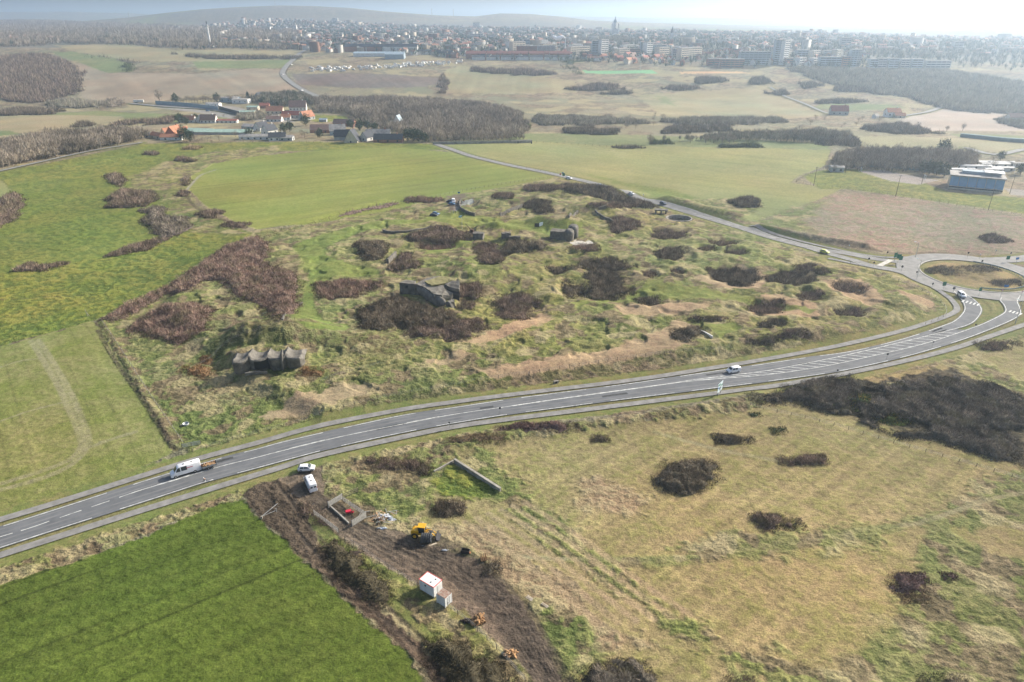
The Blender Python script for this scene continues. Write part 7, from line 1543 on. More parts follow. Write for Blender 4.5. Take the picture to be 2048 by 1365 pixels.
fence([(955,763),(1100,742),(1300,712),(1460,698)], 3.2, 1.2, "post and wire fence on the bank above the main road, right stretch")
fence([(205,645),(245,705),(300,790),(368,890)], 2.6, 1.2, "post fence between the sown field and the battery site")
fence([(690,1083),(726,1103),(760,1128),(820,1165),(868,1195),(905,1222),(960,1268),(1010,1318),(1050,1365)], 2.6, 1.4, "wire fence between the dark hedges and the mud track", th=.1)
fence([(1500,812),(1640,845),(1780,885),(1920,925),(2060,965)], 3.5, 1.1, "wire fence along the foot of the vast thorn thicket")
fence([(1700,528),(1780,556),(1850,586),(1885,610),(1890,632),(1850,650)], 4, 1.2, "wire fence bending round the site corner by the roundabout")
fence([(760,412),(860,396),(960,377),(1095,356)], 3.5, 1.3, "wire fence along the oval field behind the visitors' cars", th=.12)
fence([(1592,366),(1650,374),(1740,385),(1840,400)], 4.5, 1.8, "mesh fence below the sports pitch, left stretch", th=.1); fence([(1845,401),(1940,416),(2060,436)], 4.5, 1.8, "mesh fence below the sports pitch, right stretch", th=.1)
fence([(1592,365),(1615,352),(1650,338)], 3.5, 2.0, "mesh fence at the left end of the sports pitch", th=.1)
fence([(905,303),(980,320),(1060,338),(1120,352)], 5, 1.1, "post fence on the field side of the old road", th=.12)
fence([(470,283),(560,286),(700,285),(830,288)], 6, 1.3, "garden fence between village and green pasture", th=.15, wires=1)
fence([(1060,284),(1120,288),(1200,293),(1225,296)], 6, 1.1, "post fence along the far edge of the light field", th=.15, wires=1)
fence([(380,740),(450,690),(520,660),(590,640)], 2.6, 1.0, "low broken fence across the slope behind the front bunker", th=.08)
fence([(640,765),(700,745),(760,728)], 3, 1.0, "short fence on the slope right of the rust bush", th=.08)
def panel_fence(a, b, h, label, name, mat, rails=5, cat='fence', solid=False):
    A = np.array(P(*a)); B = np.array(P(*b)); d = B[:2]-A[:2]; L = np.hypot(*d); rz = math.atan2(d[1], d[0]); c = (A+B)/2; e = empty(name, (c[0],c[1],min(A[2],B[2])), rz, label, cat)
    for k in range(rails): zz = .25+(h-.3)*k/(rails-1); MB().box((0,0,zz),(L,.07,(h/rails)*(.8 if solid else .32))).build('rail', mat, e, bevel=.01)
    n = max(2, int(L/2.2)+1)
    for i in range(n): MB().box((-L/2+L*i/(n-1),.09,h/2-.1),(.12,.12,h+.3)).build('post', fence_w if not solid else galv, e)
    return e
greyw_ = nmat('weathered_rail', (.36,.35,.32), .8, .2, 2)
panel_fence((657.8,1015),(685,998.5),1.5,"grey slatted gate leaf beside the track entrance",'slatted_gate',greyw_,6,'gate',True); panel_fence((686,997),(716,984),1.2,"weathered board fence continuing up the bank from the gate",'board_fence',fence_w,3)
panel_fence((686,1003),(731,1034),1.4,"grey rail fence along the red barrow's pen",'rail_fence',greyw_,5); panel_fence((705,1054),(733,1036),1.7,"pale slatted gate leaf leaning by the timber scrap",'slatted_gate',greyw_,7,'gate',True)
panel_fence((628,1030),(678,1067),1.4,"grey rail fence on the left side of the track",'rail_fence',greyw_,5); panel_fence((365,897),(402,890),1.3,"grey field gate by the main road at the site corner",'field_gate',galv,6,'gate'); 
m = empty('pole_barrier', P(540,1026), 0, "thin metal pole barrier lying at the field entrance", 'barrier'); q0 = np.array(P(540,1026)); A = np.array(P(524,1037))-q0; B = np.array(P(557,1014))-q0; C_ = np.array(P(553,1023))-q0
MB().tube(tuple(A+[0,0,.5]),tuple(B+[0,0,1.0]),.05).build('boom', galv, m); MB().tube(tuple(A+[0,0,.5]),tuple(C_+[0,0,.3]),.04).build('stay', galv, m); MB().tube(tuple(C_+[0,0,-.1]),tuple(C_+[0,0,.8]),.09).build('post', galv, m); MB().box(tuple(A+[0,0,.3]),(.35,.35,.6)).build('counterweight', concrete, m)
x, y, z = P(176, 632); e = empty('leaning_post', (x,y,z), 0, "pale leaning post at the corner of the left fields", 'post'); MB().tube((0,0,-.2),(-.5,0,2.6),.08).build('stake', greyw_, e); MB().tube((.7,0,-.2),(-.1,0,1.3),.05).build('brace', greyw_, e)
# low wall of the paddock
wallrun([(909,925),(1001,984)], 1.0, .45, concrete, "low concrete wall running down beside the paddock", coping=concrete); wallrun([(868,945),(907,924)], .5, .35, concrete, "low kerb wall at the paddock's upper end")
wallrun([(661,1014),(672,1024),(690,1040),(698,1048)], .35, .3, concrete, "thin concrete edging of the pen by the gates")
# timber scrap, plastic, barrow, crates
pl = []
for i, mt in enumerate((greyw_, M['timber'], wood_m, nmat('pale_board', (.55,.47,.36), .9, .2, 2))):
    me = MB().box((0,0,0),(2.2-.3*i,.16,.05)).mesh('plank'); me.materials.append(mt); pl.append(me)
for i in range(60):
    px_, py_ = 758+rnd.gauss(0,17), 1036+rnd.gauss(0,6); x, y, z = P(px_, py_); o = bpy.data.objects.new('plank', pl[i % 4]); COL.objects.link(o); o.location = (x,y,z+rnd.uniform(.1,.75)); o.rotation_euler = (rnd.uniform(-.3,.3), rnd.uniform(-.35,.35), rnd.uniform(0,3.14)); tag(o, "loose board in the timber scrap heap beside the gates", 'plank', 'boards of the timber scrap heap')
def lump(px, py, r, mat, label, cat, name, sz=(1,1,.6), amp=.35, seed=0, group=None):
    bm = bmesh.new(); bmesh.ops.create_icosphere(bm, subdivisions=4, radius=1)
    for v in bm.verts:
        c = v.co; k_ = 1 + amp*(float(vn(np.array([c.x*3+seed]), np.array([c.y*3+c.z*2]), seed)[0])-.5)*2 + amp*.6*(float(vn(np.array([c.x*8+seed]), np.array([c.y*8+c.z*6]), seed+1)[0])-.5)*2; v.co = Vector((c.x*sz[0], c.y*sz[1], max(c.z,-.3)*sz[2]))*r*k_
    me = bpy.data.meshes.new(name); bm.to_mesh(me); bm.free(); x, y, z = P(px, py); o = link(name, me, mat, loc=(x,y,z+r*sz[2]*.25)); return tag(o, label, cat, group)
plw = nmat('plastic_sheet', (.62,.66,.70), .4, .2, 2); strw = nmat('orange_peat', (.50,.30,.15), .95, .35, 3, bump=.6); drk = nmat('dark_soil_heap', (.07,.05,.04), .95, .3, 2, bump=.5)
lump(771,1036,1.1,plw,"crumpled pale plastic sheet on the timber scrap",'plastic sheet','plastic_sheet',(1.3,.7,.5),.5,3); lump(784,1040,.6,plw,"smaller plastic heap at the right of the timber scrap",'plastic sheet','plastic_sheet',(1.4,.7,.5),.5,4); lump(766,1058,.55,plw,"white torn plastic bag on the ground before the timber scrap",'plastic bag','plastic_bag',(1.9,.5,.5),.4,5); lump(890,1101,.35,plw,"small scrap of white plastic beside the black trough",'plastic bag','plastic_bag',(1.8,.6,.4),.5,6)
lump(958,1243,1.15,strw,"big orange-brown heap of roots by the mud track",'heap','root_heap',(1.0,1.0,1.1),.4,7); lump(949,1247,.8,strw,"smaller orange-brown heap touching the big one",'heap','root_heap',(.8,1.0,1.0),.45,8); lump(1023,1309,.9,strw,"orange-brown heap lowest on the mud track",'heap','root_heap',(1.2,1,.7),.45,9); lump(933,1243,.8,drk,"dark earth heap left of the orange-brown heaps",'heap','earth_heap',(1.3,.8,.5),.4,10); lump(709,1110,1.0,drk,"burnt dark patch of ash beside the upper dark hedge",'heap','ash_heap',(1.4,1.0,.15),.4,11)
x, y, z = P(697, 1027); e = empty('wheelbarrow', (x,y,z), R(20), "red wheelbarrow in the pen beside the gates", 'wheelbarrow'); MB().side([(-.6,.75),(.7,.75),(.4,.35),(-.4,.35)],-.4,.4).build('tray', redp, e, bevel=.03); MB().tube((.75,-.06,.2),(.75,.06,.2),.2,n=14).build('wheel', tyre_m, e); MB().tube((.75,.1,.2),(-1.0,.3,.6),.025).tube((.75,-.1,.2),(-1.0,-.3,.6),.025).tube((-.3,.3,.4),(-.35,.3,0),.025).tube((-.3,-.3,.4),(-.35,-.3,0),.025).build('frame', plast, e)
lump(703,1025,.4,redp,"red plastic sack beside the wheelbarrow",'sack','sack',(1.5,.8,.6),.3,12)
x, y, z = P(931, 1106); e = empty('feed_trough', (x,y,z), R(-12), "black plastic trough standing on the grass by the mud track", 'trough'); m = MB(); m.box((0,0,.1),(1.7,.8,.12)); m.box((0,-.4,.45),(1.7,.06,.8)); m.box((0,.4,.45),(1.7,.06,.8)); m.box((-.85,0,.45),(.06,.86,.8)); m.box((.85,0,.45),(.06,.86,.8)); m.build('tub', plast, e); MB().box((1.0,-.1,.2),(.25,.5,.4)).build('side_box', nmat('orange_box', (.4,.18,.08), .7, .2, 3), e)
x, y, z = P(967, 1119); e = empty('pallet_crate', (x,y,z), R(15), "wooden slatted crate right of the black trough", 'crate')
for k_ in range(6):
    for yy in (-.5,.5): MB().box((-.5+.2*k_,yy,.55),(.1,.04,1.1)).build('slat', M['timber'] if k_ % 2 else wood_m, e)
    for xx in (-.55,.55): MB().box((xx,-.4+.16*k_,.5),(.04,.1,1.0)).build('slat', wood_m, e)
MB().box((0,0,.08),(1.2,1.1,.12)).build('pallet', wood_m, e)
for px_, py_, n2, lab in ((1062,1199,5,"stack of pale boards, left one at the edge of the mud track"), (1094,1213,4,"stack of pale boards, right one at the edge of the mud track"), (864,1089,2,"two pale boards lying on the track below the loader")):
    x, y, z = P(px_, py_); e = empty('board_stack', (x,y,z), R(-40 if n2 > 2 else 28), lab, 'board stack')
    for i in range(n2): MB().box((rnd.uniform(-.1,.1), -.3+.15*i, .08+.04*(i % 3)),(2.2-.2*(i % 2),.14,.05), rnd.uniform(-.08,.08)).build('board', pl[3].materials[0], e)
x, y, z = P(372, 850); e = empty('water_trough', (x,y,z), 0, "round grey water trough in the grass near the field gate", 'trough'); m = MB(); rg_ = [[(r_*math.cos(t), r_*math.sin(t), z_) for t in np.linspace(0,2*math.pi,25)[:-1]] for r_, z_ in ((.8,-.05),(.85,.5),(.8,.52),(.74,.48),(.70,.12))]; m.loft(rg_); m.build('tub', galv, e, True); MB().box((-.95,-.6,.2),(.4,.3,.4)).build('valve_box', concrete, e)
x, y, z = P(1112, 767); e = empty('culvert_mouth', (x,y,z), R(15), "small dark drain mouth in the verge above the upper path", 'drain'); MB().box((0,0,.4),(1.5,.5,.9)).build('headwall', concrete, e); MB().tube((0,-.3,.4),(0,.1,.4),.3,n=14).build('pipe', plast, e)
# ---------------------------------------------------------------- signs and lamps
grn = nmat('sign_green', (.02,.17,.10), .4, .05, 2); blue_s = nmat('sign_blue', (.05,.20,.50), .4, .05, 2); whs = nmat('sign_white', (.62,.74,.80), .45, .04, 2); sgrey = nmat('sign_back', (.25,.27,.28), .5, .1, 2)
x, y, z = P(1438, 790); e = empty('direction_sign', (x, y, z), R(52), "large pale blue roundabout direction sign beside the lower path", 'road sign')
for xx in (-1.2,1.2): MB().box((xx,.08,1.6),(.12,.12,3.4)).build('post', M['dark'], e)
MB().box((0,0,2.7),(3.4,.07,3.0)).build('panel', whs, e, bevel=.01)
MB().box((-.75,-.045,3.7),(1.4,.03,.55)).build('green_field', grn, e); MB().box((1.0,-.045,3.0),(1.0,.03,.45)).build('green_field', grn, e); MB().box((-1.0,-.045,2.7),(.9,.03,.4)).build('green_field', blue_s, e)
m = MB(); rg_ = [[(r_*math.cos(t), yy, 2.1+r_*math.sin(t)) for (r_, yy) in ((.30,-.04),(.30,-.07),(.46,-.07),(.46,-.04))] for t in np.linspace(0,2*math.pi,22)]; m.loft(rg_, False); m.build('roundabout_symbol', M['dark'], e)
MB().box((0,-.05,2.9),(.13,.03,.8)).box((.55,-.053,2.35),(.5,.03,.12),0,.5,1).box((-.55,-.053,2.35),(.5,.03,.12),0,-.5,1).box((0,-.05,1.5),(.13,.03,.4)).build('arrow', M['dark'], e)
def lamp(px, py, h, lab):
    x, y, z = P(px, py); e = empty('street_lamp', (x,y,z), R(160), lab, 'street lamp', 'lamp posts round the roundabout'); MB().tube((0,0,0),(0,0,h),.12,.07,8).build('pole', galv, e); MB().tube((0,0,h),(1.4,0,h+.3),.05).build('arm', galv, e); MB().box((1.6,0,h+.3),(.8,.3,.16)).build('lamp_head', whs, e, bevel=.04)
lamp(1830.5,515,7,"street lamp on the far side of the approach to the roundabout"); lamp(1833,558,8.5,"street lamp on the near left side of the roundabout"); lamp(2030,648,9,"street lamp beside the zebra crossing at the right edge")
def post_sign(px, py, h, kind, lab, rz=0.0, s=1.0):
    x, y, z = P(px, py); e = empty('road_sign', (x,y,z), rz, lab, 'road sign'); MB().tube((0,.05,-.1),(0,.05,h),.04*max(1,s)).build('post', sgrey, e); hs = h
    if kind == 'round': MB().tube((0,-.02,hs),(0,.03,hs),.42*s,n=18).build('disc', blue_s, e)
    elif kind == 'back': MB().tube((0,-.02,hs),(0,.03,hs),.45*s,n=18).build('disc', M['dark'], e)
    elif kind == 'tri':
        MB().add([(-.5*s,-.02,hs+.4*s),(.5*s,-.02,hs+.4*s),(0,-.02,hs-.45*s),(-.5*s,.03,hs+.4*s),(.5*s,.03,hs+.4*s),(0,.03,hs-.45*s)],[(0,1,2),(5,4,3),(0,3,4,1),(1,4,5,2),(2,5,3,0)]).build('red_border', redp, e); MB().add([(-.3*s,-.04,hs+.28*s),(.3*s,-.04,hs+.28*s),(0,-.04,hs-.25*s),(-.3*s,.0,hs+.28*s),(.3*s,.0,hs+.28*s),(0,.0,hs-.25*s)],[(0,1,2),(5,4,3),(0,3,4,1),(1,4,5,2),(2,5,3,0)]).build('centre', whs, e)
    elif kind == 'green': MB().box((0,0,hs-.2),(1.5*s,.06,1.7*s)).build('panel', grn, e)
    elif kind == 'white': MB().box((0,0,hs),(.5*s,.05,.5*s)).build('panel', whs, e)
    elif kind == 'blue': MB().box((0,0,hs),(1.3*s,.05,.8*s)).build('panel', blue_s, e)
    return e
SG = [(1788,525,3.6,'green',"green direction board, leftmost of three before the roundabout",1.3),(1795,527,3.4,'green',"green direction board, middle of three before the roundabout",1.2),(1799,528.5,3.0,'green',"green direction board, rightmost of three before the roundabout",1.1),(1773,514.5,2.3,'back',"sign seen from behind on the far side of the splitter island",1),(1736,527,2.2,'back',"small sign on the near verge before the crossing slab",1),(1746,535,2.2,'back',"small dark sign beside the near end of the crossing slab",1),(1802,544,2.4,'back',"dark sign at the mouth of the approach lane",1.2),(1831,555,2.4,'back',"small post sign left of the near street lamp",.8),(1863,578,2.2,'back',"dark round sign on the path bend left of the roundabout",1),(1886,579,2.6,'green',"green sign on the outer edge of the roundabout",1),(1905,588,2.4,'back',"dark sign just left of the white people carrier",1.2),(1957,592.5,3.0,'green',"green sign at the tip of the grass island",.8),(1962,531,2.0,'back',"dark sign at the top of the roundabout island",1.2),(1934,516,2.4,'back',"post sign on the far verge above the roundabout",1),(1958,519,2.4,'white',"pale sign on the far verge above the roundabout",.8),(2013.5,525,2.4,'green',"green sign at the roundabout's upper right exit",1),(2018.6,517.5,2.6,'back',"dark round sign beyond the upper right exit",1.1),(2030.5,531,3.2,'blue',"blue board at the upper right exit",1.2),(1989,512,2.6,'white',"white sign in front of the brown scrub corner",1),(2011,578,1.2,'blue',"blue chevron board on the island's guard rail",1.3),(2000,596,3.2,'tri',"give way sign on the grass island right of the roundabout exit",1.1),(2040,598,3.0,'tri',"give way sign at the right edge of the photo",1.1),(1697,499,2.0,'white',"small white sign on the bank above the lime car",.9),(1286,398,2.6,'white',"white sign with red rim on the field side of the old road",1.2),(1000,829,2.0,'back',"thin post sign on the lower verge of the main road",.7),(899,857,1.8,'back',"thin marker post between road and lower path, left one",.6),(1772,722,2.4,'back',"thin post sign on the grass strip right of the hatching",.8),(1673,751,1.8,'back',"thin marker post beside the lower path near the thicket",.6),(1864,695,2.0,'back',"small marker post on the strip right of the hatching",.6),(918,396,3.2,'blue',"blue sign on a post behind the visitors",1.1),(1950,655,1.0,'back',"small bollard at the tip of the traffic island",.7)]
for px_, py_, h_, kd, lab, s in SG: post_sign(px_, py_, h_, kd, lab, R(rnd.uniform(-25, 25)), s)
for px_, py_ in ((1875,653+1),(1780,716)): pass
# flags and pole
def flag(px, py, h, col, lab, wv_=1.6):
    x, y, z = P(px, py); e = empty('flag', (x,y,z), 0, lab, 'flag'); MB().tube((0,0,0),(0,0,h),.05,.035,8).build('pole', whs, e); m = MB(); n = 8
    v = []
    for k_ in range(2):
        for i in range(n+1): v.append((-wv_*i/n, .18*math.sin(i*1.1), h-.1-k_*1.1-.05*i))
    m.add(v, [(i, i+1, n+2+i, n+1+i) for i in range(n)]); o = m.build('cloth', col, e, True); o.modifiers.new('thick', 'SOLIDIFY').thickness = .01
flag(924.5,461,8.0,nmat('flag_pale_blue', (.42,.68,.70), .8, .05, 2),"tall white flagpole with a pale blue flag on the lawn")
flag(1122,356,3.4,nmat('flag_red', (.6,.1,.1), .8, .05, 2),"red and white pennant at the site junction",1.0); post_sign(1127,359,3.4,'green',"tall green banner at the site junction",0,1.1); post_sign(1125,358,4.0,'blue',"dark blue banner behind the green one at the junction",0,1.0)
# poles of the sports field
for px_, py_, h_, lab in ((1627,372,12,"wooden pole at the left corner of the sports pitch"), (1690,347,11,"lighting pole at the left end of the grey court"), (1791,394,13,"pole with twin lamps at the middle of the pitch's fence"), (1843,368,14,"lighting pole on a white foot at the right end of the grey court"), (1976,421,12,"thin pole right in front of the blue sports hall"), (2019,388,13,"pole at the right corner of the blue sports hall")):
    x, y, z = P(px_, py_); e = empty('lighting_pole', (x,y,z), 0, lab, 'pole'); MB().tube((0,0,-.2),(0,0,h_),.16,.11,8).build('pole', M['pole'], e); MB().box((0,0,h_),(1.8,.15,.15)).build('crossarm', M['pole'], e)
    for s in (-.8,.8): MB().box((s,-.1,h_+.2),(.5,.3,.35)).build('lamp_head', galv, e)
for px_, py_, h_, lab in ((540,240,9,"tall pale street pole before the low white house"), (558,257,8,"tall pale street pole before the dark-roofed pair"), (203,300,9,"slim pale pole on the lane beside the left wood")):
    x, y, z = P(px_, py_); e = empty('street_pole', (x,y,z), 0, lab, 'pole'); MB().tube((0,0,-.2),(0,0,h_),.2,.14,6).build('pole', concrete, e); MB().box((.4,0,h_),(.9,.15,.15)).build('arm', galv, e)
x, y, z = P(1722, 343); e = empty('goal', (x,y,z), R(70), "white football goal at the left end of the grey court", 'goal'); MB().tube((-3,0,0),(-3,0,2.4),.08).tube((3,0,0),(3,0,2.4),.08).tube((-3,0,2.4),(3,0,2.4),.08).build('frame', whs, e); MB().tube((-3,0,2.4),(-3,1.5,0),.04).tube((3,0,2.4),(3,1.5,0),.04).tube((-3,1.5,0),(3,1.5,0),.04).build('net_frame', whs, e)
x, y, z = P(1849, 358); e = empty('goal', (x,y,z), R(70), "white football goal at the right end of the grey court", 'goal'); MB().tube((-3,0,0),(-3,0,2.4),.08).tube((3,0,0),(3,0,2.4),.08).tube((-3,0,2.4),(3,0,2.4),.08).build('frame', whs, e)
# guard rail on the roundabout island
m = MB(); e = empty('guard_rail', (RC[0],RC[1],gz(*RC)), 0, "curved dark guard rail round the right side of the island", 'guard rail'); z0 = gz(*RC); ps = []
for i in range(40):
    a_ = R(-115 + 175*i/39); r_ = RI-2.2; xx, yy = r_*math.cos(a_), r_*math.sin(a_); ps.append((xx,yy,gz(RC[0]+xx,RC[1]+yy)-z0))
for i in range(39): p_, q_ = ps[i], ps[i+1]; m.add([(p_[0],p_[1],p_[2]+.55),(q_[0],q_[1],q_[2]+.55),(q_[0],q_[1],q_[2]+.95),(p_[0],p_[1],p_[2]+.95),(p_[0]*.99,p_[1]*.99,p_[2]+.55),(q_[0]*.99,q_[1]*.99,q_[2]+.55),(q_[0]*.99,q_[1]*.99,q_[2]+.95),(p_[0]*.99,p_[1]*.99,p_[2]+.95)],[(0,1,2,3),(7,6,5,4),(3,2,6,7),(0,4,5,1)])
m.build('rail', M['tealwall'], e)
for i in range(0,40,2): MB().box((ps[i][0]*.97,ps[i][1]*.97,ps[i][2]+.45),(.12,.12,1.0)).build('post', galv, e)

# ---------------------------------------------------------------- concrete works of the battery
conc_old = nmat('old_concrete', (.215,.20,.175), .95, .2, .5, bump=.8, bscale=2.5, col2=(.095,.088,.075)); conc_dark = nmat('stained_concrete', (.21,.195,.17), .95, .2, .6, bump=.7, bscale=2.5, col2=(.09,.083,.07))
grassm = attr_mat('grass_cap', .97, .3, .9)
# front bunker: scalloped concrete front set into the mound
A = np.array(P(466,756)[:2]); B = np.array(P(610,735)[:2]); d = B-A; L = np.hypot(*d); rz = math.atan2(d[1], d[0]); z0 = max(gz(*A), gz(*B)) + .1
e = empty('front_bunker', (A[0], A[1], z0), rz, "low concrete bunker with a scalloped front, nearest to the main road", 'bunker')
nu, lob = 96, 4; rows = 12; V = []; Fq = []
for i in range(nu+1):
    u = i/nu; ph = (u*lob) % 1; k_ = math.sin(math.pi*ph) ** .7 if 0 < ph < 1 else 0
    y0 = .2 - 1.9*k_*(1-.45*u) + .9*math.sin(u*3.1); pk = (1-k_)**1.1; top = 3.6 + .85*pk - .5*u + .5*math.sin(u*9)*.3; ends = min(1, u/.05, (1-u)/.05); 
    prof = [(y0+.5,-.6),(y0+.25,.2),(y0+.05,1.0),(y0-.05,1.7),(y0-.15,2.3),(y0-.3,2.9),(y0-.25,3.4),(y0+.0,top-.45),(y0+.5,top-.1),(y0+1.3,top+.1-.4*k_),(y0+2.6+1.0*k_,top-.3-.6*k_),(y0+6.5,top-.5)]
    for j, (yy, zz) in enumerate(prof): V.append((u*L, yy + (1-ends)*2.0, zz*(.55+.45*ends)*1.12 + .10*(_h(np.array(i), np.array(j), 3)-.5)))
for i in range(nu):
    for j in range(rows-1):
        if .325 < (i+.5)/nu < .50 and 1 <= j <= 4: continue
        a_ = i*rows+j; Fq.append((a_, a_+rows, a_+rows+1, a_+1))
MB().add(V, Fq).build('scalloped_front', conc_old, e, True)
MB().box((L*.41,3.4,.9),(4.6,3.6,.1)).box((L*.41,3.9,1.5),(4.6,.1,2.6)).box((L*.41-2.3,1.9,1.5),(.1,4,2.6)).box((L*.41+2.3,1.9,1.5),(.1,4,2.6)).box((L*.41,.95,1.6),(5.4,.2,3.4)).build('gun_room_shade', M['dark'], e); MB().box((L*.30,-2.2,.2),(4.4,.7,1.0),R(8)).box((L*.43,-2.0,.1),(3.0,.7,.7),R(-4)).build('apron_block', conc_old, e, bevel=.08)  # near-black slabs close behind the opening paint in the room's shade
MB().add([(L*.69,-1.2,0),(L*.69,1.2,0),(L*.72,1.2,0),(L*.72,-1.6,0),(L*.69,-.6,5.0),(L*.69,1.8,5.6),(L*.72,1.8,5.9),(L*.72,-.3,5.4)],[(3,2,1,0),(4,5,6,7),(0,1,5,4),(1,2,6,5),(2,3,7,6),(3,0,4,7)]).build('fin', conc_old, e, bevel=.15)
# central ruin
def rough_mesh(mb_, amp, seed, cuts=3):
    me = mb_.mesh('x'); bm = bmesh.new(); bm.from_mesh(me); bmesh.ops.triangulate(bm, faces=bm.faces[:]); bmesh.ops.subdivide_edges(bm, edges=bm.edges[:], cuts=cuts, use_grid_fill=True)
    for v in bm.verts:
        c = v.co; v.co += Vector((float(vn(np.array([c.y*.9]), np.array([c.z*.9]), seed)[0])-.5, float(vn(np.array([c.x*.9]), np.array([c.z*.9]), seed+1)[0])-.5, float(vn(np.array([c.x*.8]), np.array([c.y*.8]), seed+2)[0])-.5))*amp
    me2 = bpy.data.meshes.new('x'); bm.to_mesh(me2); bm.free(); bpy.data.meshes.remove(me); return me2
def rough_part(mb_, name, mat, parent, amp=.5, seed=1, cuts=3, sm=False):
    me = rough_mesh(mb_, amp, seed, cuts); me.name = name; me.materials.append(mat)
    if sm: me.polygons.foreach_set("use_smooth", np.ones(len(me.polygons), bool))
    o = bpy.data.objects.new(name, me); COL.objects.link(o); o.parent = parent; return o
q = P(860, 598); e = empty('ruined_bunker', (q[0], q[1], q[2]-.4), R(0), "large broken concrete bunker with a tilted roof in the middle of the site", 'bunker')
def rel(px, py, h=0.0): a_ = P(px, py, h); return (a_[0]-q[0], a_[1]-q[1], a_[2]-q[2]+.4+h)
def hexa(b, t): return MB().add(b + t, [(3,2,1,0),(4,5,6,7),(0,1,5,4),(1,2,6,5),(2,3,7,6),(3,0,4,7)])
zg = gz(*P(845, 590)[:2])
def pl_(px, py, h): d = ray(px, py); t = (zg + h - CAM_H) / d[2]; return (d[0]*t - q[0], d[1]*t - q[1], zg + h - q[2] + .4)
dn = lambda p_, h_: (p_[0], p_[1], p_[2]-h_)
def slab_(pts, th, name, mat, amp, seed, cuts=3): t = [pl_(*p_) for p_ in pts]; n = len(t); return rough_part(MB().add([dn(p_, th) for p_ in t] + t, [tuple(range(n))[::-1], tuple(range(n, 2*n))] + [(i, (i+1) % n, n+(i+1) % n, n+i) for i in range(n)]), name, mat, e, amp, seed, cuts)
bl = slab_([(798.5,566,4.5),(829,568.5,4.5),(832,562,4.5),(812,560,4.5)], 6, 'gate_block', conc_dark, .2, 5, 2)
wx, wy, wz = pl_(814, 573, 3.2); MB().box((wx,wy-.2,wz),(1.0,.5,1.0)).build('embrasure_shade', M['dark'], bl)  # solid dark box, shade of the opening put into its colour
slab_([(829,568,4.5),(845,573,4.3),(857,580,4.0),(868,588,3.5),(884,590,3.0),(890,580,3.4),(889,570,4.2),(917,558,4.7),(880,551.5,4.6),(855,556.5,4.6)], 5.5, 'roof_slab', conc_old, .5, 9, 4)
slab_([(889,569,4.6),(903,575,4.0),(918.5,579,3.5),(919.5,561,5.5),(905,562,5.2)], 1.3, 'beak', conc_old, .5, 14, 4); slab_([(893,573,3.4),(918,581,2.6),(919,592,.8),(905,588,1.6)], 3.5, 'cavity_shade', M['dark'], .3, 15, 2); slab_([(884,590,2.8),(890,579,3.2),(906,587,2.0),(901,592,1.5)], 4, 'ledge', conc_old, .4, 16, 3)  # the dark slab is solid: shade of the void painted under the beak
rg_ = []
for ax_, ay_, rr_, hh in ((838,573,1.2,3.6),(850,579,1.7,3.3),(862,586,2.1,2.9),(874,592,2.3,2.3),(885,599,2.0,1.6),(891,606,1.0,.8)):
    c = pl_(ax_, ay_, hh); rg_.append([(c[0]+rr_*.55*math.cos(t), c[1]+rr_*math.cos(t)*.5-.2, c[2]-rr_*.9+rr_*1.15*math.sin(t)) for t in np.linspace(0, 2*math.pi, 15)[:-1]])
rough_part(MB().loft(rg_), 'fallen_vault', conc_old, e, .5, 21, 1, True)
slab_([(893,603,1.9),(900,606,1.7),(911,603,1.8),(906,599,2.0)], 3.5, 'broken_block', conc_dark, .9, 30, 3)
slab_([(850,563,4.95),(862,571,4.75),(886,568,4.8),(905,561.5,5.3),(914,556,5.1),(880,552,5.0)], .7, 'turf_cap', nmat('turf', (.19,.19,.07), .97, .3, 1.5, bump=.5, col2=(.24,.20,.11)), .5, 40, 4)
# round-nosed bunker with disc
q2 = P(1142, 482); e = empty('round_nosed_bunker', (q2[0], q2[1], q2[2]-.3), 0, "concrete bunker with two rounded noses beside a flat disc", 'bunker')
def nose(cx, cy, r, h, name):
    rg_ = []
    for zz, k_ in ((-.5,1),(h*.5,1),(h*.78,.98),(h*.9,.9),(h*.98,.7),(h*1.02,.35)): rg_.append([(cx+r*k_*math.cos(t), cy+r*1.25*k_*math.sin(t)+(1-k_)*r*.5, zz) for t in np.linspace(0, 2*math.pi, 23)[:-1]])
    return rough_part(MB().loft(rg_), name, conc_old, e, .3, int(cx*7) % 50, 1, True)
nose(-.8, 1.5, 2.3, 5.6, 'rounded_nose'); nose(1.6, 7.0, 2.6, 6.2, 'rounded_nose')
rough_part(MB().box((-5.5,3.8,2.0),(8.5,5.0,5.0),R(-14)), 'side_wall', conc_dark, e, .4, 8, 3)
MB().box((1.6,3.9,1.5),(1.6,.4,2.2)).build('gun_slot_shade', M['dark'], e)  # no real slot: a solid box coloured dark as its inner shade
q3 = P(1163, 487); o = MB().tube((0,0,-1.2),(0,0,.25),5.6,5.6,44).tube((0,0,.25),(0,0,.45),2.0,1.9,24).build('concrete_disc', nmat('pale_concrete', (.50,.47,.41), .92, .2, .5, .3, 3), loc=tuple(q3)); tag(o, "flat round concrete disc before the round-nosed bunker", 'gun platform')
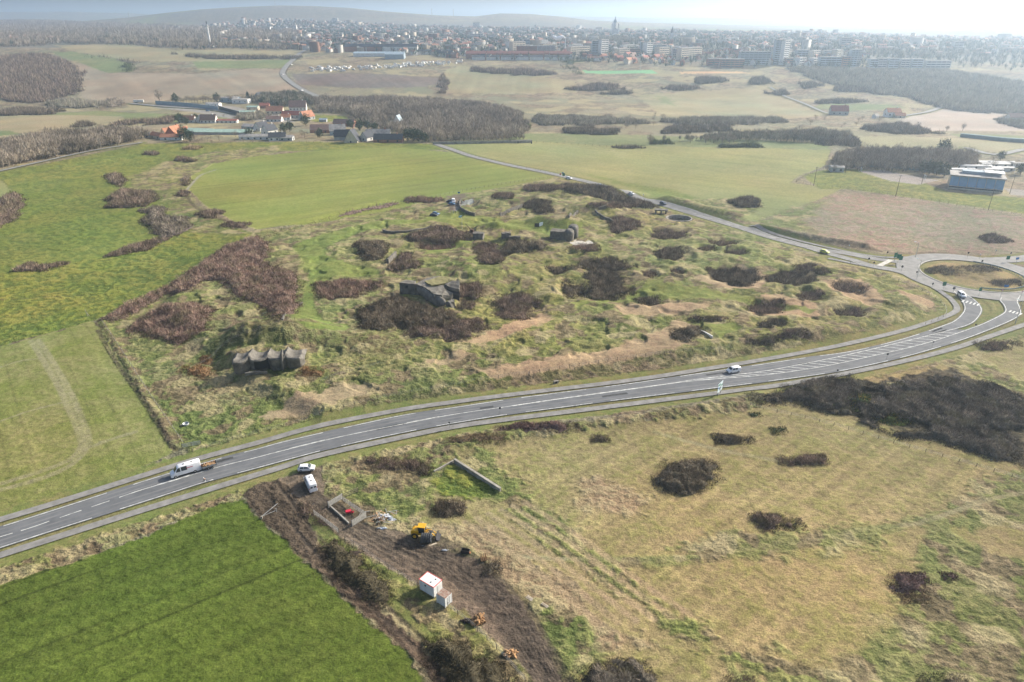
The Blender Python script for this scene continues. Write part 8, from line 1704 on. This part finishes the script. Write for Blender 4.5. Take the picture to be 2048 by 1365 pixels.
# round gun pit
q4 = (_px, _py, gz(_px - 9.5, _py - 1) - .25); pitm = nmat('pit_wall', (.30,.28,.25), .95, .25, .5, .5, 3)
rg_ = [[(r_*math.cos(t), r_*.95*math.sin(t), z_) for t in np.linspace(0, 2*math.pi, 49)[:-1]] for r_, z_ in ((6.9,-.6),(6.9,.30),(6.3,.32),(6.3,.05),(6.2,.02),(.2,.02))]
e = empty('gun_pit', tuple(q4), 0, "round walled gun pit close to the old road", 'gun pit')
rg_ = [[(r_*math.cos(t), r_*.95*math.sin(t), z_) for t in np.linspace(0, 2*math.pi, 49)[:-1]] for r_, z_ in ((7.3,-1.0),(7.3,.5),(6.6,.5),(6.6,-1.9))]
MB().loft(rg_, False).build('ring_wall', pitm, e); MB().tube((0,0,-2.2),(0,0,-1.85),6.7,n=48).build('floor', conc_dark, e)
q5 = P(1322, 427); e = empty('covered_entrance', tuple(q5), R(-12), "flat concrete slab on stumps left of the gun pit", 'shelter'); rough_part(MB().box((0,0,2.0),(7.5,3.6,.6)), 'slab', conc_old, e, .3, 3, 2)
for xx in (-3,0,2.6): MB().box((xx,-.6,.7),(.9,1.2,2.3)).build('stump', conc_dark, e)
# retaining walls, trench walls, boards
wallrun([(922,404),(919,412),(922,421),(932,427),(950,433)], 1.8, .5, conc_dark, "curved grey retaining wall behind the visitors"); wallrun([(766,463),(800,466),(832,462),(862,455)], 1.0, .8, conc_dark, "dark ruined stone wall along the mown path")
wallrun([(1000,432),(1020,424),(1045,414)], 1.8, .5, conc_dark, "trench wall left of the dark-capped mound"); 
for px_, py_, d_, rz_, lab in ((957,476,(5.2,3.6,4.2),-10,"dark concrete shelter block beside the antiaircraft gun"), (1012,475,(4.4,3.0,3.6),6,"dark concrete block half sunk in the lawn edge, right of the shelter"), (1030,479,(5.5,1.2,2.2),4,"low concrete remnant at the left of the tall dark thicket")):
    x, y, z = P(px_, py_); e2 = rough_part(MB().box((0,0,.5),d_,R(rz_)), 'concrete_block', conc_dark, None, .5, int(px_), 3); e2.location = (x, y, z); tag(e2, lab, 'concrete block')
wallrun([(1138,437),(1150,430),(1156,425)], 1.4, .5, conc_dark, "slanting trench wall right of the dark-capped mound"); wallrun([(1190,424),(1200,432),(1215,440),(1226,446)], 1.2, .6, conc_dark, "trench wall ending at the foot of the far rampart"); wallrun([(1197,420),(1212,416)], 1.4, .6, conc_dark, "short wall on top of the far rampart")
wallrun([(776,528),(784,520),(792,512)], 2.2, .8, conc_dark, "dark narrow trench wall beside the brown thicket"); wallrun([(1392,660),(1412,668),(1425,675)], .5, .4, M['white'], "short pale wall at the lower corner of the square lawn"); wallrun([(565,640),(585,625),(605,606)], .25, .6, conc_old, "sunken concrete edging left of the mown path")
x, y, z = P(1078, 455); e = empty('information_board', (x,y,z), R(20), "dark folding information board on the lawn near the round-nosed bunker", 'board'); MB().box((-1.2,0,1.3),(2.4,.12,1.9),R(-14)).build('board_leaf', M['dark'], e); MB().box((1.3,.5,1.4),(2.8,.12,1.9),R(24)).build('board_leaf', M['bluegrey'], e)
for xx in (-2.2,.1,2.4): MB().box((xx,.2,.5),(.14,.14,1.4)).build('post', M['dark'], e)
x, y, z = P(944, 468); e = empty('antiaircraft_gun', (x,y,z), R(150), "rusty antiaircraft gun pointing up to the left", 'gun'); gr_ = nmat('gun_rust', (.10,.06,.045), .7, .3, 2)
MB().tube((0,0,1.6),(3.8,0,4.6),.20,.11,10).build('barrel', gr_, e); MB().tube((0,0,0),(0,0,1.2),1.3,.7,14).build('mount', gr_, e); MB().box((-.2,0,1.6),(1.6,1.3,1.2)).box((.5,0,1.7),(.12,2.2,1.6)).build('shield', gr_, e)
wallrun([(1024,287),(1064,285.5)], 2.0, 1.0, concrete, "end block of the pale stone wall behind the fields", 'wall_block')
for px_, py_, lab in ((1036,287,"small dark standing figure-like stub by the pale wall, left one"), (1063,288,"small dark stub by the pale wall, right one")):
    x, y, z = P(px_, py_); o = MB().tube((0,0,0),(0,0,2.0),.6,.3,8).build('stump', M['dark'], loc=(x,y,z)); tag(o, lab.replace('standing figure-like ', ''), 'stump')
print('objects', len(COL.objects))
# ---------------------------------------------------------------- haze
hz = bpy.data.materials.new('haze'); hz.use_nodes = True; hz.node_tree.nodes.clear()
pv = hz.node_tree.nodes.new("ShaderNodeVolumePrincipled"); pv.inputs['Color'].default_value = (.62, .79, 1.0, 1); pv.inputs['Density'].default_value = 2.0e-4; pv.inputs['Anisotropy'].default_value = .62
ho = hz.node_tree.nodes.new("ShaderNodeOutputMaterial"); hz.node_tree.links.new(pv.outputs[0], ho.inputs['Volume'])
mb = MB(); hx = 24000.; mb.box((0, 6500, 120), (52000, 15500 + 4000, 300)); hb = mb.build('haze', hz); tag(hb, 'pale bluish haze over the valley and the town', 'haze', kind='stuff')
